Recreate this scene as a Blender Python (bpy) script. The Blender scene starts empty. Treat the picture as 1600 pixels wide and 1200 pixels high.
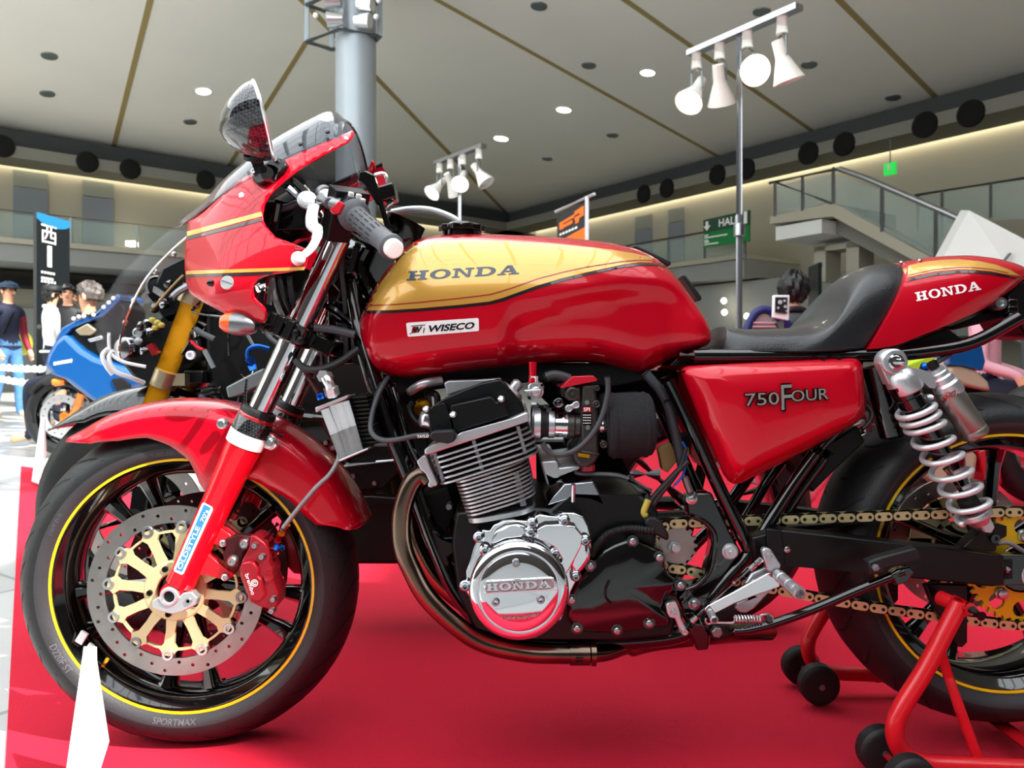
import bpy, bmesh, math, random
from mathutils import Vector, Matrix, geometry
from mathutils.bvhtree import BVHTree
random.seed(3)
V = Vector
PI = math.pi
SC = bpy.context.scene
COL = SC.collection

# ------------------------------------------------------------------ camera, world, sun, exposure
F, DC, HZ, CH = 1240.0, 1.45, 565.0, 0.689      # focal length in pixels, distance to the bike plane, horizon row, camera height
cam_data = bpy.data.cameras.new('camera')
cam_data.sensor_width = 36.0
cam_data.lens = F / 1600.0 * 36.0
cam_data.shift_y = -(600.0 - HZ) / 1600.0
cam_data.clip_start = 0.05
cam_data.clip_end = 200
cam = bpy.data.objects.new('camera', cam_data)
COL.objects.link(cam)
cam.location = (0, -DC, CH)
cam.rotation_euler = (PI / 2, 0, 0)
SC.camera = cam
cam_data.dof.use_dof = True
cam_data.dof.focus_distance = 1.33
cam_data.dof.aperture_fstop = 9.0

world = bpy.data.worlds.new('world')
SC.world = world
world.use_nodes = True
wn = world.node_tree.nodes
wbg = wn['Background']
wbg.inputs[0].default_value = (0.93, 0.97, 1.0, 1)
wbg.inputs[1].default_value = 2.0

SUN_DIR = V((-0.85, 0.60, -1.0)).normalized()
sun_data = bpy.data.lights.new('sun', 'SUN')
sun_data.energy = 6.5
sun_data.angle = math.radians(0.53)
sun_data.color = (1.0, 0.96, 0.9)
sun = bpy.data.objects.new('sun', sun_data)
COL.objects.link(sun)
sun.rotation_euler = SUN_DIR.to_track_quat('-Z', 'Y').to_euler()
sun.location = (6, -5, 8)

SC.view_settings.view_transform = 'Standard'
SC.view_settings.look = 'None'
SC.view_settings.exposure = 0.95
SC.view_settings.gamma = 1.0
SC.view_settings.use_curve_mapping = False
SC.cycles.max_bounces = 8
SC.cycles.caustics_reflective = False
SC.cycles.caustics_refractive = False

# ------------------------------------------------------------------ helpers
def P(px, py, Y=0.0):
    d = (Y + DC) / F
    return V(((px - 800) * d, Y, CH - (py - HZ) * d))

def G(px, py):
    dep = CH * F / (py - HZ)
    return V(((px - 800) * dep / F, dep - DC, 0))

def lin(h):
    h = h.lstrip('#')
    out = []
    for i in (0, 2, 4):
        c = int(h[i:i + 2], 16) / 255.0
        out.append(c / 12.92 if c <= 0.04045 else ((c + 0.055) / 1.055) ** 2.4)
    return (out[0], out[1], out[2], 1.0)

MATS = {}
def mat(name, hexc, rough=0.5, metal=0.0, coat=0.0, bump=0.0, bscale=60.0, vary=0.0, vscale=8.0, trans=0.0, emit=0.0, alpha=1.0, ior=1.45, spec=0.5, coatr=0.03, sheen=0.0):
    m = bpy.data.materials.new(name)
    m.use_nodes = True
    nt = m.node_tree
    b = nt.nodes['Principled BSDF']
    c = lin(hexc)
    b.inputs['Base Color'].default_value = c
    b.inputs['Roughness'].default_value = rough
    b.inputs['Metallic'].default_value = metal
    b.inputs['Coat Weight'].default_value = coat
    b.inputs['Coat Roughness'].default_value = coatr
    b.inputs['Transmission Weight'].default_value = trans
    b.inputs['IOR'].default_value = ior
    b.inputs['Alpha'].default_value = alpha
    b.inputs['Specular IOR Level'].default_value = spec
    b.inputs['Sheen Weight'].default_value = sheen
    if emit:
        b.inputs['Emission Color'].default_value = c
        b.inputs['Emission Strength'].default_value = emit
    tc = nt.nodes.new('ShaderNodeTexCoord')
    if vary:
        n = nt.nodes.new('ShaderNodeTexNoise')
        n.inputs['Scale'].default_value = vscale
        n.inputs['Detail'].default_value = 4
        nt.links.new(tc.outputs['Object'], n.inputs['Vector'])
        r = nt.nodes.new('ShaderNodeMapRange')
        r.inputs['From Min'].default_value = 0.3
        r.inputs['From Max'].default_value = 0.7
        r.inputs['To Min'].default_value = 1 - vary
        r.inputs['To Max'].default_value = 1 + vary
        nt.links.new(n.outputs['Fac'], r.inputs['Value'])
        h = nt.nodes.new('ShaderNodeHueSaturation')
        h.inputs['Color'].default_value = c
        nt.links.new(r.outputs[0], h.inputs['Value'])
        nt.links.new(h.outputs[0], b.inputs['Base Color'])
    if bump:
        n2 = nt.nodes.new('ShaderNodeTexNoise')
        n2.inputs['Scale'].default_value = bscale
        n2.inputs['Detail'].default_value = 3
        nt.links.new(tc.outputs['Object'], n2.inputs['Vector'])
        bp = nt.nodes.new('ShaderNodeBump')
        bp.inputs['Strength'].default_value = bump
        bp.inputs['Distance'].default_value = 0.002
        nt.links.new(n2.outputs['Fac'], bp.inputs['Height'])
        nt.links.new(bp.outputs[0], b.inputs['Normal'])
    MATS[name] = m
    return m

def nodes_of(m):
    return m.node_tree, m.node_tree.nodes['Principled BSDF'], m.node_tree.nodes['Texture Coordinate']

ORG = {}
def tag(o, label=None, cat=None, group=None, kind=None):
    if label: o['label'] = label
    if cat: o['category'] = cat
    if group: o['group'] = group
    if kind: o['kind'] = kind
    return o

def thing(name, label, cat, loc=(0, 0, 0), group=None, rotz=0.0):
    o = bpy.data.objects.new(name, None)
    o.empty_display_size = 0.05
    COL.objects.link(o)
    o.location = loc
    o.rotation_euler = (0, 0, rotz)
    ORG[o.name] = V(loc)
    return tag(o, label, cat, group)

def cr(pts, n=6, closed=False):
    """Catmull-Rom through the points"""
    out = []
    N = len(pts)
    segs = N if closed else N - 1
    for i in range(segs):
        if closed:
            p0, p1, p2, p3 = pts[(i - 1) % N], pts[i], pts[(i + 1) % N], pts[(i + 2) % N]
        else:
            p1, p2 = pts[i], pts[i + 1]
            p0 = pts[i - 1] if i > 0 else p1 * 2 - p2
            p3 = pts[i + 2] if i + 2 < N else p2 * 2 - p1
        for k in range(n):
            t = k / n
            out.append(0.5 * ((2 * p1) + (p2 - p0) * t + (2 * p0 - 5 * p1 + 4 * p2 - p3) * t * t + (3 * p1 - p0 - 3 * p2 + p3) * t ** 3))
    if not closed:
        out.append(pts[-1].copy())
    return out

def cr2(pts, n=5, closed=False):
    return [(p.x, p.y) for p in cr([V((a, b, 0)) for a, b in pts], n, closed)]

def axes(d):
    d = d.normalized()
    up = V((0, 0, 1)) if abs(d.z) < 0.9 else V((0, 1, 0))
    a = d.cross(up).normalized()
    return a, a.cross(d).normalized()

class MB:
    def __init__(s):
        s.v, s.f, s.mi, s.cur = [], [], [], 0
    def add(s, vs, fs):
        o = len(s.v)
        s.v += [V(p) for p in vs]
        for f in fs:
            s.f.append(tuple(i + o for i in f))
            s.mi.append(s.cur)
        return s
    def box(s, c, size, R=None):
        c = V(c)
        x, y, z = (k / 2 for k in size)
        vs = [V((a * x, b * y, d * z)) for a in (-1, 1) for b in (-1, 1) for d in (-1, 1)]
        if R is not None:
            vs = [R @ p for p in vs]
        return s.add([p + c for p in vs], [(0, 1, 3, 2), (4, 6, 7, 5), (0, 4, 5, 1), (2, 3, 7, 6), (0, 2, 6, 4), (1, 5, 7, 3)])
    def prism(s, loop, off, holes=()):
        loops = [list(loop)] + [list(h) for h in holes]
        flat = [p for l in loops for p in l]
        n = len(flat)
        if holes or len(flat) > 4:
            tris = geometry.tessellate_polygon(loops)
        else:
            tris = [tuple(range(n))]
        vs = flat + [p + off for p in flat]
        fs = [tuple(t) for t in tris] + [tuple(i + n for i in reversed(t)) for t in tris]
        b = 0
        for l in loops:
            k = len(l)
            for i in range(k):
                j = (i + 1) % k
                fs.append((b + i, b + j, b + j + n, b + i + n))
            b += k
        return s.add(vs, fs)
    def pp(s, pts, y0, y1, holes=()):
        """prism from a side-view outline at depth y0, pushed straight back to y1"""
        return s.prism([P(a, b, y0) for a, b in pts], V((0, y1 - y0, 0)), [[P(a, b, y0) for a, b in h] for h in holes])
    def tube(s, path, r, n=10, caps=True, closed=False, flat=1.0):
        path = [V(p) for p in path]
        N = len(path)
        rs = r if isinstance(r, (list, tuple)) else [r] * N
        if len(rs) != N:
            rs = [rs[0] + (rs[-1] - rs[0]) * i / (N - 1) for i in range(N)]
        vs = []
        a = None
        for i in range(N):
            if closed:
                t = path[(i + 1) % N] - path[i - 1]
            else:
                t = path[min(i + 1, N - 1)] - path[max(i - 1, 0)]
            t.normalize()
            if a is None:
                a, b = axes(t)
            else:
                a = (a - t * a.dot(t))
                if a.length < 1e-6: a, b = axes(t)
                a.normalize()
                b = t.cross(a).normalized()
            for k in range(n):
                w = 2 * PI * k / n
                vs.append(path[i] + (a * math.cos(w) + b * math.sin(w) * flat) * rs[i])
        fs = []
        for i in range(N if closed else N - 1):
            j = (i + 1) % N
            for k in range(n):
                l = (k + 1) % n
                fs.append((i * n + k, i * n + l, j * n + l, j * n + k))
        if caps and not closed:
            fs.append(tuple(reversed(range(n))))
            fs.append(tuple(range((N - 1) * n, N * n)))
        return s.add(vs, fs)
    def cyl(s, p0, p1, r0, r1=None, n=20):
        return s.tube([p0, p1], [r0, r0 if r1 is None else r1], n)
    def lathe(s, c, axis, prof, n=32, sx=1.0, closed=False, ph=0.0, cap=True):
        """prof: (distance along axis, radius)"""
        c, axis = V(c), V(axis).normalized()
        a, b = axes(axis)
        vs, fs = [], []
        for t, r in prof:
            for k in range(n):
                w = 2 * PI * k / n + ph
                q = axis * t + (a * math.cos(w) + b * math.sin(w)) * r
                q.x *= sx
                vs.append(c + q)
        m = len(prof)
        for i in range(m if closed else m - 1):
            j = (i + 1) % m
            for k in range(n):
                l = (k + 1) % n
                fs.append((i * n + k, i * n + l, j * n + l, j * n + k))
        if cap and not closed:
            if prof[0][1] > 1e-6: fs.append(tuple(reversed(range(n))))
            if prof[-1][1] > 1e-6: fs.append(tuple(range((m - 1) * n, m * n)))
        return s.add(vs, fs)
    def loft(s, rings, closed=True, caps=True):
        n = len(rings[0])
        vs = [p for r in rings for p in r]
        fs = []
        for i in range(len(rings) - 1):
            for k in range(n if closed else n - 1):
                l = (k + 1) % n
                fs.append((i * n + k, i * n + l, (i + 1) * n + l, (i + 1) * n + k))
        if caps and closed:
            fs.append(tuple(reversed(range(n))))
            fs.append(tuple(range((len(rings) - 1) * n, len(rings) * n)))
        return s.add(vs, fs)
    def ball(s, c, r, n=16, m=10, R=None):
        r = (r, r, r) if not isinstance(r, (tuple, list)) else r
        c = V(c)
        vs, fs = [], []
        for i in range(m + 1):
            th = PI * i / m
            for k in range(n):
                w = 2 * PI * k / n
                q = V((r[0] * math.sin(th) * math.cos(w), r[1] * math.sin(th) * math.sin(w), r[2] * math.cos(th)))
                vs.append(c + (R @ q if R is not None else q))
        for i in range(m):
            for k in range(n):
                l = (k + 1) % n
                fs.append((i * n + k, (i + 1) * n + k, (i + 1) * n + l, i * n + l))
        return s.add(vs, fs)
    def mirror(s):
        n = len(s.v)
        s.v += [V((p.x, -p.y, p.z)) for p in s.v]
        s.f += [tuple(i + n for i in reversed(f)) for f in s.f]
        s.mi += list(s.mi)
        return s
    def bvh(s):
        return BVHTree.FromPolygons([tuple(p) for p in s.v], s.f, epsilon=0.0)
    def build(s, name, m, parent=None, smooth=40, bevel=0.0, seg=2, sub=0, solid=0.0, fix=True, weld=1e-5):
        me = bpy.data.meshes.new(name)
        org = V((0, 0, 0))
        if parent is not None:
            org = ORG[parent.name]
        me.from_pydata([tuple(p - org) for p in s.v], [], s.f)
        ms = m if isinstance(m, (list, tuple)) else [m]
        for k in ms:
            me.materials.append(MATS[k] if isinstance(k, str) else k)
        if len(ms) > 1:
            me.polygons.foreach_set('material_index', s.mi)
        bm = bmesh.new()
        bm.from_mesh(me)
        if weld:
            bmesh.ops.remove_doubles(bm, verts=bm.verts, dist=weld)
            bmesh.ops.dissolve_degenerate(bm, edges=bm.edges, dist=1e-6)
        if fix:
            bmesh.ops.recalc_face_normals(bm, faces=bm.faces)
        bm.to_mesh(me)
        bm.free()
        if smooth:
            me.polygons.foreach_set('use_smooth', [True] * len(me.polygons))
            if smooth < 180:
                me.set_sharp_from_angle(angle=math.radians(smooth))
        o = bpy.data.objects.new(name, me)
        COL.objects.link(o)
        if parent is not None:
            o.parent = parent
            ORG[o.name] = org
        else:
            ORG[o.name] = org
        if solid:
            md = o.modifiers.new('solid', 'SOLIDIFY')
            md.thickness = abs(solid)
            md.offset = -1 if solid > 0 else 1
        if bevel:
            md = o.modifiers.new('bevel', 'BEVEL')
            md.width = bevel
            md.segments = seg
            md.limit_method = 'ANGLE'
            md.angle_limit = math.radians(35)
            md.harden_normals = False
        if sub:
            md = o.modifiers.new('sub', 'SUBSURF')
            md.levels = sub
            md.render_levels = sub
        return o

def struct(o):
    o['kind'] = 'structure'
    return o

CAMP = V((0, -DC, CH))
def cast(bvh, px, py, off=0.0, yfall=-0.1):
    d = (P(px, py, 0) - CAMP).normalized()
    loc, nor, idx, dist = bvh.ray_cast(CAMP, d)
    if loc is None:
        loc, nor, idx, dist = bvh.find_nearest(P(px, py, yfall))
        if loc is None: return P(px, py, yfall)
    if nor.dot(d) > 0: nor = -nor
    return loc + nor * off

def inside(poly, x, y):
    c = False
    j = len(poly) - 1
    for i in range(len(poly)):
        if (poly[i][1] > y) != (poly[j][1] > y) and x < (poly[j][0] - poly[i][0]) * (y - poly[i][1]) / (poly[j][1] - poly[i][1]) + poly[i][0]:
            c = not c
        j = i
    return c

def densify(poly, step):
    out = []
    for i in range(len(poly)):
        a, b = V(poly[i]), V(poly[(i + 1) % len(poly)])
        k = max(1, int((b - a).length / step))
        out += [tuple(a + (b - a) * (t / k)) for t in range(k)]
    return out

def skin(poly, bvh, off=0.0006, step=8.0, yfall=-0.1, holes=()):
    """a sheet laid on a surface: the outline comes from the side view"""
    poly = densify(poly, step)
    hs = [densify(h, step) for h in holes]
    pts = list(poly)
    loops = [list(range(len(poly)))]
    for h in hs:
        loops.append(list(range(len(pts), len(pts) + len(h))))
        pts += h
    x0, x1 = min(p[0] for p in poly), max(p[0] for p in poly)
    y0, y1 = min(p[1] for p in poly), max(p[1] for p in poly)
    nb = len(pts)
    x = x0 + step / 2
    while x < x1:
        y = y0 + step / 2
        while y < y1:
            if inside(poly, x, y) and not any(inside(h, x, y) for h in hs):
                if min((V((x, y)) - V(q)).length for q in pts[:nb]) > step * 0.45:
                    pts.append((x, y))
            y += step
        x += step
    edges = [(l[i], l[(i + 1) % len(l)]) for l in loops for i in range(len(l))]
    vo, eo, fo, *_ = geometry.delaunay_2d_cdt([V(p) for p in pts], edges, [], 0, 1e-4)
    mb = MB()
    fs = []
    for f in fo:
        cx = sum(vo[i].x for i in f) / len(f)
        cy = sum(vo[i].y for i in f) / len(f)
        if inside(poly, cx, cy) and not any(inside(h, cx, cy) for h in hs):
            fs.append(tuple(f))
    mb.add([cast(bvh, p.x, p.y, off, yfall) for p in vo], fs)
    return mb

def band(line, w):
    """outline of a stripe of width w (or list) along a side-view polyline"""
    L, R = [], []
    n = len(line)
    for i in range(n):
        a, b = V(line[max(i - 1, 0)]), V(line[min(i + 1, n - 1)])
        t = (b - a).normalized()
        nn = V((-t.y, t.x))
        ww = w[i] if isinstance(w, (list, tuple)) else w
        L.append(tuple(V(line[i]) + nn * ww / 2))
        R.append(tuple(V(line[i]) - nn * ww / 2))
    return L + R[::-1]

# ---- lettering
def rc(a, b, c, d): return [(a, b), (c, b), (c, d), (a, d)]
def arcs(cx, cy, ro, ri, a0, a1, n):
    out = []
    for i in range(n):
        p, q = math.radians(a0 + (a1 - a0) * i / n), math.radians(a0 + (a1 - a0) * (i + 1) / n)
        out.append([(cx + ro[0] * math.cos(p), cy + ro[1] * math.sin(p)), (cx + ro[0] * math.cos(q), cy + ro[1] * math.sin(q)),
                    (cx + ri[0] * math.cos(q), cy + ri[1] * math.sin(q)), (cx + ri[0] * math.cos(p), cy + ri[1] * math.sin(p))])
    return out
SLAB = {
 'H': (1.18, [rc(.15, 0, .42, 1), rc(.74, 0, 1.01, 1), rc(.42, .42, .74, .58), rc(.02, 0, .15, .16), rc(.42, 0, .53, .16), rc(.02, .84, .15, 1), rc(.42, .84, .53, 1),
             rc(.63, 0, .74, .16), rc(1.01, 0, 1.14, .16), rc(.63, .84, .74, 1), rc(1.01, .84, 1.14, 1)]),
 'O': (1.22, arcs(.61, .5, (.58, .52), (.30, .36), 0, 360, 20)),
 'N': (1.22, [rc(.14, .15, .32, .9), [(.14, 1), (.40, 1), (1.04, 0), (.84, 0)], rc(.86, .1, 1.04, .84), rc(.02, 0, .46, .15), rc(.0, .85, .3, 1), rc(.70, .84, 1.18, 1)]),
 'D': (1.20, [rc(.14, .16, .40, .84), rc(.02, .84, .56, 1), rc(.02, 0, .56, .16)] + arcs(.54, .5, (.62, .5), (.34, .34), -90, 90, 12)),
 'A': (1.26, [[(.16, .14), (.34, .14), (.70, 1), (.48, 1)], [(.50, 1), (.76, 1), (1.12, .14), (.82, .14)], rc(.36, .30, .84, .44), rc(.02, 0, .50, .14), rc(.66, 0, 1.24, .14)]),
}
def slab_polys(word, gap=0.06):
    x, out = 0.0, []
    for ch in word:
        w, ps = SLAB[ch]
        out += [[(a + x, b) for a, b in p] for p in ps]
        x += w + gap
    return out, x - gap

TXT = {}
def text_mesh(s, bold=0.0, space=1.0):
    key = (s, bold, space)
    if key in TXT: return TXT[key]
    cu = bpy.data.curves.new('lettering', 'FONT')
    cu.body = s
    cu.offset = bold
    cu.space_character = space
    cu.resolution_u = 3
    o = bpy.data.objects.new('lettering', cu)
    COL.objects.link(o)
    bpy.context.view_layer.update()
    e = o.evaluated_get(bpy.context.evaluated_depsgraph_get())
    me = e.to_mesh()
    vs = [(v.co.x, v.co.y) for v in me.vertices]
    fs = [tuple(p.vertices) for p in me.polygons]
    e.to_mesh_clear()
    bpy.data.objects.remove(o)
    bpy.data.curves.remove(cu)
    if vs:
        x0, x1 = min(v[0] for v in vs), max(v[0] for v in vs)
        y0, y1 = min(v[1] for v in vs), max(v[1] for v in vs)
        h = y1 - y0
        vs = [((a - x0) / h, (b - y0) / h) for a, b in vs]
        TXT[key] = (vs, fs, (x1 - x0) / h)
    else:
        TXT[key] = ([], [], 1.0)
    return TXT[key]

def put_text(mb, s, fmap, bold=0.0, space=1.0):
    """fmap takes (0..1 along the word, 0..1 up) to a point"""
    vs, fs, w = text_mesh(s, bold, space)
    mb.add([fmap(a / w, b) for a, b in vs], fs)

def put_polys(mb, polys, w, fmap):
    for p in polys:
        mb.add([fmap(a / w, b) for a, b in p], [tuple(range(len(p)))])

def px_map(bvh, x0, y0, x1, y1, ux, uy, off, yfall=-0.1):
    """word from (x0,y0) to (x1,y1) along its baseline, (ux,uy) up, laid on a surface"""
    return lambda a, b: cast(bvh, x0 + (x1 - x0) * a + ux * b, y0 + (y1 - y0) * a + uy * b, off, yfall)

def pl_map(x0, y0, x1, y1, ux, uy, Y):
    return lambda a, b: P(x0 + (x1 - x0) * a + ux * b, y0 + (y1 - y0) * a + uy * b, Y)

def copyto(o, parent, M=None, off=None, name=None):
    c = o.copy()
    COL.objects.link(c)
    c.parent = parent
    if off is not None: c.location = V(o.location) + V(off)
    ORG[c.name] = ORG.get(parent.name, V((0, 0, 0)))
    return c

def copytree(root, loc, rotz=0.0, label=None, group=None):
    r = root.copy()
    COL.objects.link(r)
    r.location = loc
    r.rotation_euler = (0, 0, rotz)
    if label: r['label'] = label
    if group: r['group'] = group
    for ch in list(root.children):
        c = ch.copy(); COL.objects.link(c); c.parent = r
        for g in list(ch.children):
            d = g.copy(); COL.objects.link(d); d.parent = c
    return r

def bolt(mb, px, py, Y, r, h=0.006, hexa=True):
    """bolt head seen end on"""
    c = P(px, py, Y)
    mb.lathe(c, (0, -1, 0), [(0, r * 1.0), (h * .3, r), (h * .3, r * .8), (h, r * .75), (h, r * .38), (h * .45, r * .34)], 12)
    return mb
# ------------------------------------------------------------------ materials
mat('paint_red', '#c00420', 0.25, 0.12, 0.6, coatr=0.02, spec=0.25)
mat('panel_red', '#d8102c', 0.4)
mat('paint_gold', '#d6a548', 0.3, 0.35, 1.0, coatr=0.02)
mat('stripe_black', '#0b0d12', 0.3, 0, 1.0)
mat('stripe_red', '#a3101c', 0.3, 0, 1.0)
mat('fork_red', '#d0081c', 0.25, 0.0, 0.6, spec=0.3)
mat('inner_red', '#7a0a16', 0.5)
mat('chrome', '#e4e6ea', 0.05, 1.0)
mat('chrome_dark', '#9a9ca2', 0.12, 1.0)
mat('spring_silver', '#d4d6da', 0.32, 0.45)
mat('reservoir_grey', '#96938c', 0.35, 0.85)
mat('alu', '#c9ccd0', 0.34, 0.8, bump=0.15, bscale=400)
mat('alu_bright', '#e6e8ea', 0.25, 0.9)
mat('alu_polished', '#dddfe3', 0.12, 1.0)
mat('alu_dull', '#8f9194', 0.45, 1.0, bump=0.1, bscale=300)
mat('lever_white', '#e9eaec', 0.35, 0.3)
mat('black_gloss', '#060607', 0.12, 0, 0.8)
mat('black_satin', '#08090a', 0.35, 0, 0, bump=0.12, bscale=500, spec=0.35)
mat('black_matte', '#0c0d0e', 0.6, spec=0.3)
mat('rubber', '#101113', 0.55, bump=0.25, bscale=260)
mat('tyre', '#161719', 0.5, bump=0.3, bscale=220, vary=0.15, vscale=30)
mat('tyre_side', '#2f2f32', 0.55, bump=0.2, bscale=220, vary=0.08, vscale=20)
mat('tyre_letter', '#505055', 0.6)
mat('groove', '#050506', 0.8)
mat('rim_black', '#070708', 0.1, 0.2, 1.0)
mat('rim_yellow', '#f8cf10', 0.35, 0, 0.5)
mat('disc_steel', '#9a9692', 0.35, 1.0, bump=0.2, bscale=90, vary=0.12, vscale=25)
mat('carrier_gold', '#d8cb9c', 0.38, 0.55, vary=0.05)
mat('sprocket_gold', '#e0b51c', 0.35, 0.5)
mat('chain_gold', '#cfbf90', 0.34, 0.7)
mat('chain_dark', '#1a1612', 0.5, 0.6)
mat('caliper_red', '#9c1424', 0.35, 0.5, 0.4)
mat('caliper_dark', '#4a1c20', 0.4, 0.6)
mat('bolt_steel', '#c4c6c8', 0.28, 1.0)
mat('white_print', '#f4f4f2', 0.4)
mat('sticker_blue', '#2f7fbe', 0.4)
mat('sticker_white', '#f2f3f3', 0.3, 0, 0.4)
mat('grip_grey', '#515459', 0.6, bump=0.15, bscale=300)
mat('grip_dark', '#1b1d20', 0.7)
mat('cap_white', '#f3f3f0', 0.4)
mat('leather', '#1c1e21', 0.36, 0, 0.15, bump=0.35, bscale=320)
mat('foam', '#1f2023', 0.95, bump=1.0, bscale=420, vary=0.4, vscale=500)
mat('carb_grey', '#4a4744', 0.42, 0.7)
mat('clear_hose', '#c9cdd0', 0.15, 0, 0.5, trans=0.5)
mat('hose_black', '#17181a', 0.5)
mat('hose_grey', '#3d4145', 0.45)
mat('braid', '#8d8f92', 0.4, 0.8, bump=0.6, bscale=900)
mat('lens_orange', '#ff5a14', 0.15, 0, 0.6, trans=0.25)
mat('blue_alu', '#1464c8', 0.3, 0.7)
mat('gold_fit', '#d79a1c', 0.3, 0.8)
mat('red_alu', '#c01828', 0.3, 0.7)
mat('stand_red', '#c81420', 0.35, 0, 0.5, vary=0.06, vscale=30)
mat('carpet', '#c0022a', 0.95, bump=0.6, bscale=380, vary=0.10, vscale=260)
mat('floor_tile', '#c2c3c1', 0.35, vary=0.04, vscale=3)
mat('ceiling', '#eeece2', 0.85, vary=0.02, vscale=0.6)
mat('ceiling_joint', '#a08e5c', 0.8)
mat('soffit_dark', '#3e4342', 0.8)
mat('soffit', '#7c7a70', 0.8)
mat('wall_cream', '#a9a593', 0.85, vary=0.04, vscale=0.4)
mat('wall_grey', '#8e908c', 0.8, vary=0.04, vscale=0.4)
mat('wall_white', '#d9dad6', 0.7)
mat('transom_grey', '#8d9288', 0.6)
mat('signal_body', '#7d8084', 0.28, 0.85)
mat('door_grey', '#7d858c', 0.6)
mat('vent_black', '#050505', 0.9)
mat('pillar_dark', '#14191c', 0.35, 0, 0.3)
mat('sign_cyan', '#1f6d9c', 0.5)
mat('sign_green', '#0f7a3c', 0.5)
mat('sign_green_dark', '#1c4a34', 0.5)
mat('wall_sun_block', '#3d3733', 0.8)
mat('cove_lamp', '#fff2d6', 0.5, emit=4.5)
mat('exit_green', '#19a83c', 0.5, emit=.7)
mat('column_grey', '#a3adb3', 0.35, 0.2)
mat('steel_grey', '#80888a', 0.4, 0.6)
mat('lamp_shell', '#e8e6dd', 0.4)
mat('lamp_white', '#fff1d8', 0.5, emit=6.0)
mat('downlight', '#fff6e0', 0.5, emit=7.0)
mat('pole_steel', '#b4b8bc', 0.3, 1.0)
mat('banner_orange', '#f0701c', 0.6)
mat('banner_dark', '#2a2a2c', 0.6)
mat('card_white', '#f2f4f8', 0.4)
mat('rope_white', '#f2f2f0', 0.6)
mat('gold_fork', '#dc960f', 0.25, 0.6)
mat('titan', '#b8a98c', 0.35, 0.9)
mat('blue_paint', '#084d8c', 0.25, 0.1, 1.0)
mat('blue_dark', '#123a78', 0.3, 0.1, 0.8)
mat('orange_paint', '#f08018', 0.3, 0.2, 0.5)
mat('skin', '#d9a07e', 0.55)
mat('hair_black', '#0c0b0c', 0.45, bump=0.8, bscale=120)
mat('hair_grey', '#4c4642', 0.5, bump=0.8, bscale=120)
mat('cloth_burgundy', '#7c1428', 0.7, bump=0.5, bscale=40)
mat('cloth_navy', '#181d33', 0.8, bump=0.5, bscale=40)
mat('cloth_black', '#101114', 0.6, bump=0.5, bscale=40)
mat('leather_jacket', '#1d1d22', 0.35, bump=0.7, bscale=30)
mat('cloth_white', '#f0eee8', 0.8, bump=0.4, bscale=40)
mat('denim', '#4a78a8', 0.85, bump=0.4, bscale=200, vary=0.2, vscale=12)
mat('cloth_cap', '#2f4258', 0.8)
mat('cloth_pink', '#dca4b0', 0.8, bump=0.4, bscale=40)
mat('shoe_tan', '#c8b090', 0.7)
mat('bag_yellow', '#d8dc50', 0.6)
mat('lime', '#a8d020', 0.5)
mat('chair_blue', '#1c2360', 0.5)
mat('chair_mesh', '#a08c8c', 0.8)
mat('beige_plastic', '#a89a84', 0.5)
mat('red_cap', '#c81830', 0.3, 0.2, 0.6)
mat('yellow_wire', '#b5a648', 0.5)
mat('tape_tan', '#a88c5a', 0.6)
mat('rust', '#5a2a1c', 0.7, vary=0.3, vscale=60)
mat('stripe_purple', '#33294a', 0.6)
mat('photo_dark', '#1c1e22', 0.4)
mat('photo_light', '#b8bcc0', 0.4)

# windscreens and glass
mat('screen_smoke', '#27323c', 0.03, 0, 0.8, alpha=0.5, spec=0.9)
mat('screen_clear', '#8a9094', 0.03, 0, 0, alpha=0.06, spec=0.8)
mat('rail_glass', '#9fb4ae', 0.05, 0, 0, alpha=0.30, spec=0.6)

# titanium header pipes: tint runs through straw and brown with the heat
m = mat('header_pipe', '#7a6a5c', 0.22, 1.0)
nt, b, tc = nodes_of(m)
n = nt.nodes.new('ShaderNodeTexNoise'); n.inputs['Scale'].default_value = 9; n.inputs['Detail'].default_value = 2
r = nt.nodes.new('ShaderNodeValToRGB')
r.color_ramp.elements[0].position = 0.3; r.color_ramp.elements[0].color = lin('#5c5049')
r.color_ramp.elements[1].position = 0.75; r.color_ramp.elements[1].color = lin('#85745f')
e = r.color_ramp.elements.new(0.5); e.color = lin('#6e5c50')
nt.links.new(tc.outputs['Object'], n.inputs['Vector']); nt.links.new(n.outputs['Fac'], r.inputs['Fac']); nt.links.new(r.outputs['Color'], b.inputs['Base Color'])

# carbon weave on the mirror shell
m = mat('carbon', '#202224', 0.12, 0.3, 1.0)
nt, b, tc = nodes_of(m)
mp = nt.nodes.new('ShaderNodeMapping'); mp.inputs['Rotation'].default_value = (0.5, 0.6, 0.7)
ck = nt.nodes.new('ShaderNodeTexChecker'); ck.inputs['Scale'].default_value = 260
ck.inputs['Color1'].default_value = lin('#141618'); ck.inputs['Color2'].default_value = lin('#3c4044')
nt.links.new(tc.outputs['Object'], mp.inputs['Vector']); nt.links.new(mp.outputs[0], ck.inputs['Vector']); nt.links.new(ck.outputs['Color'], b.inputs['Base Color'])

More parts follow.
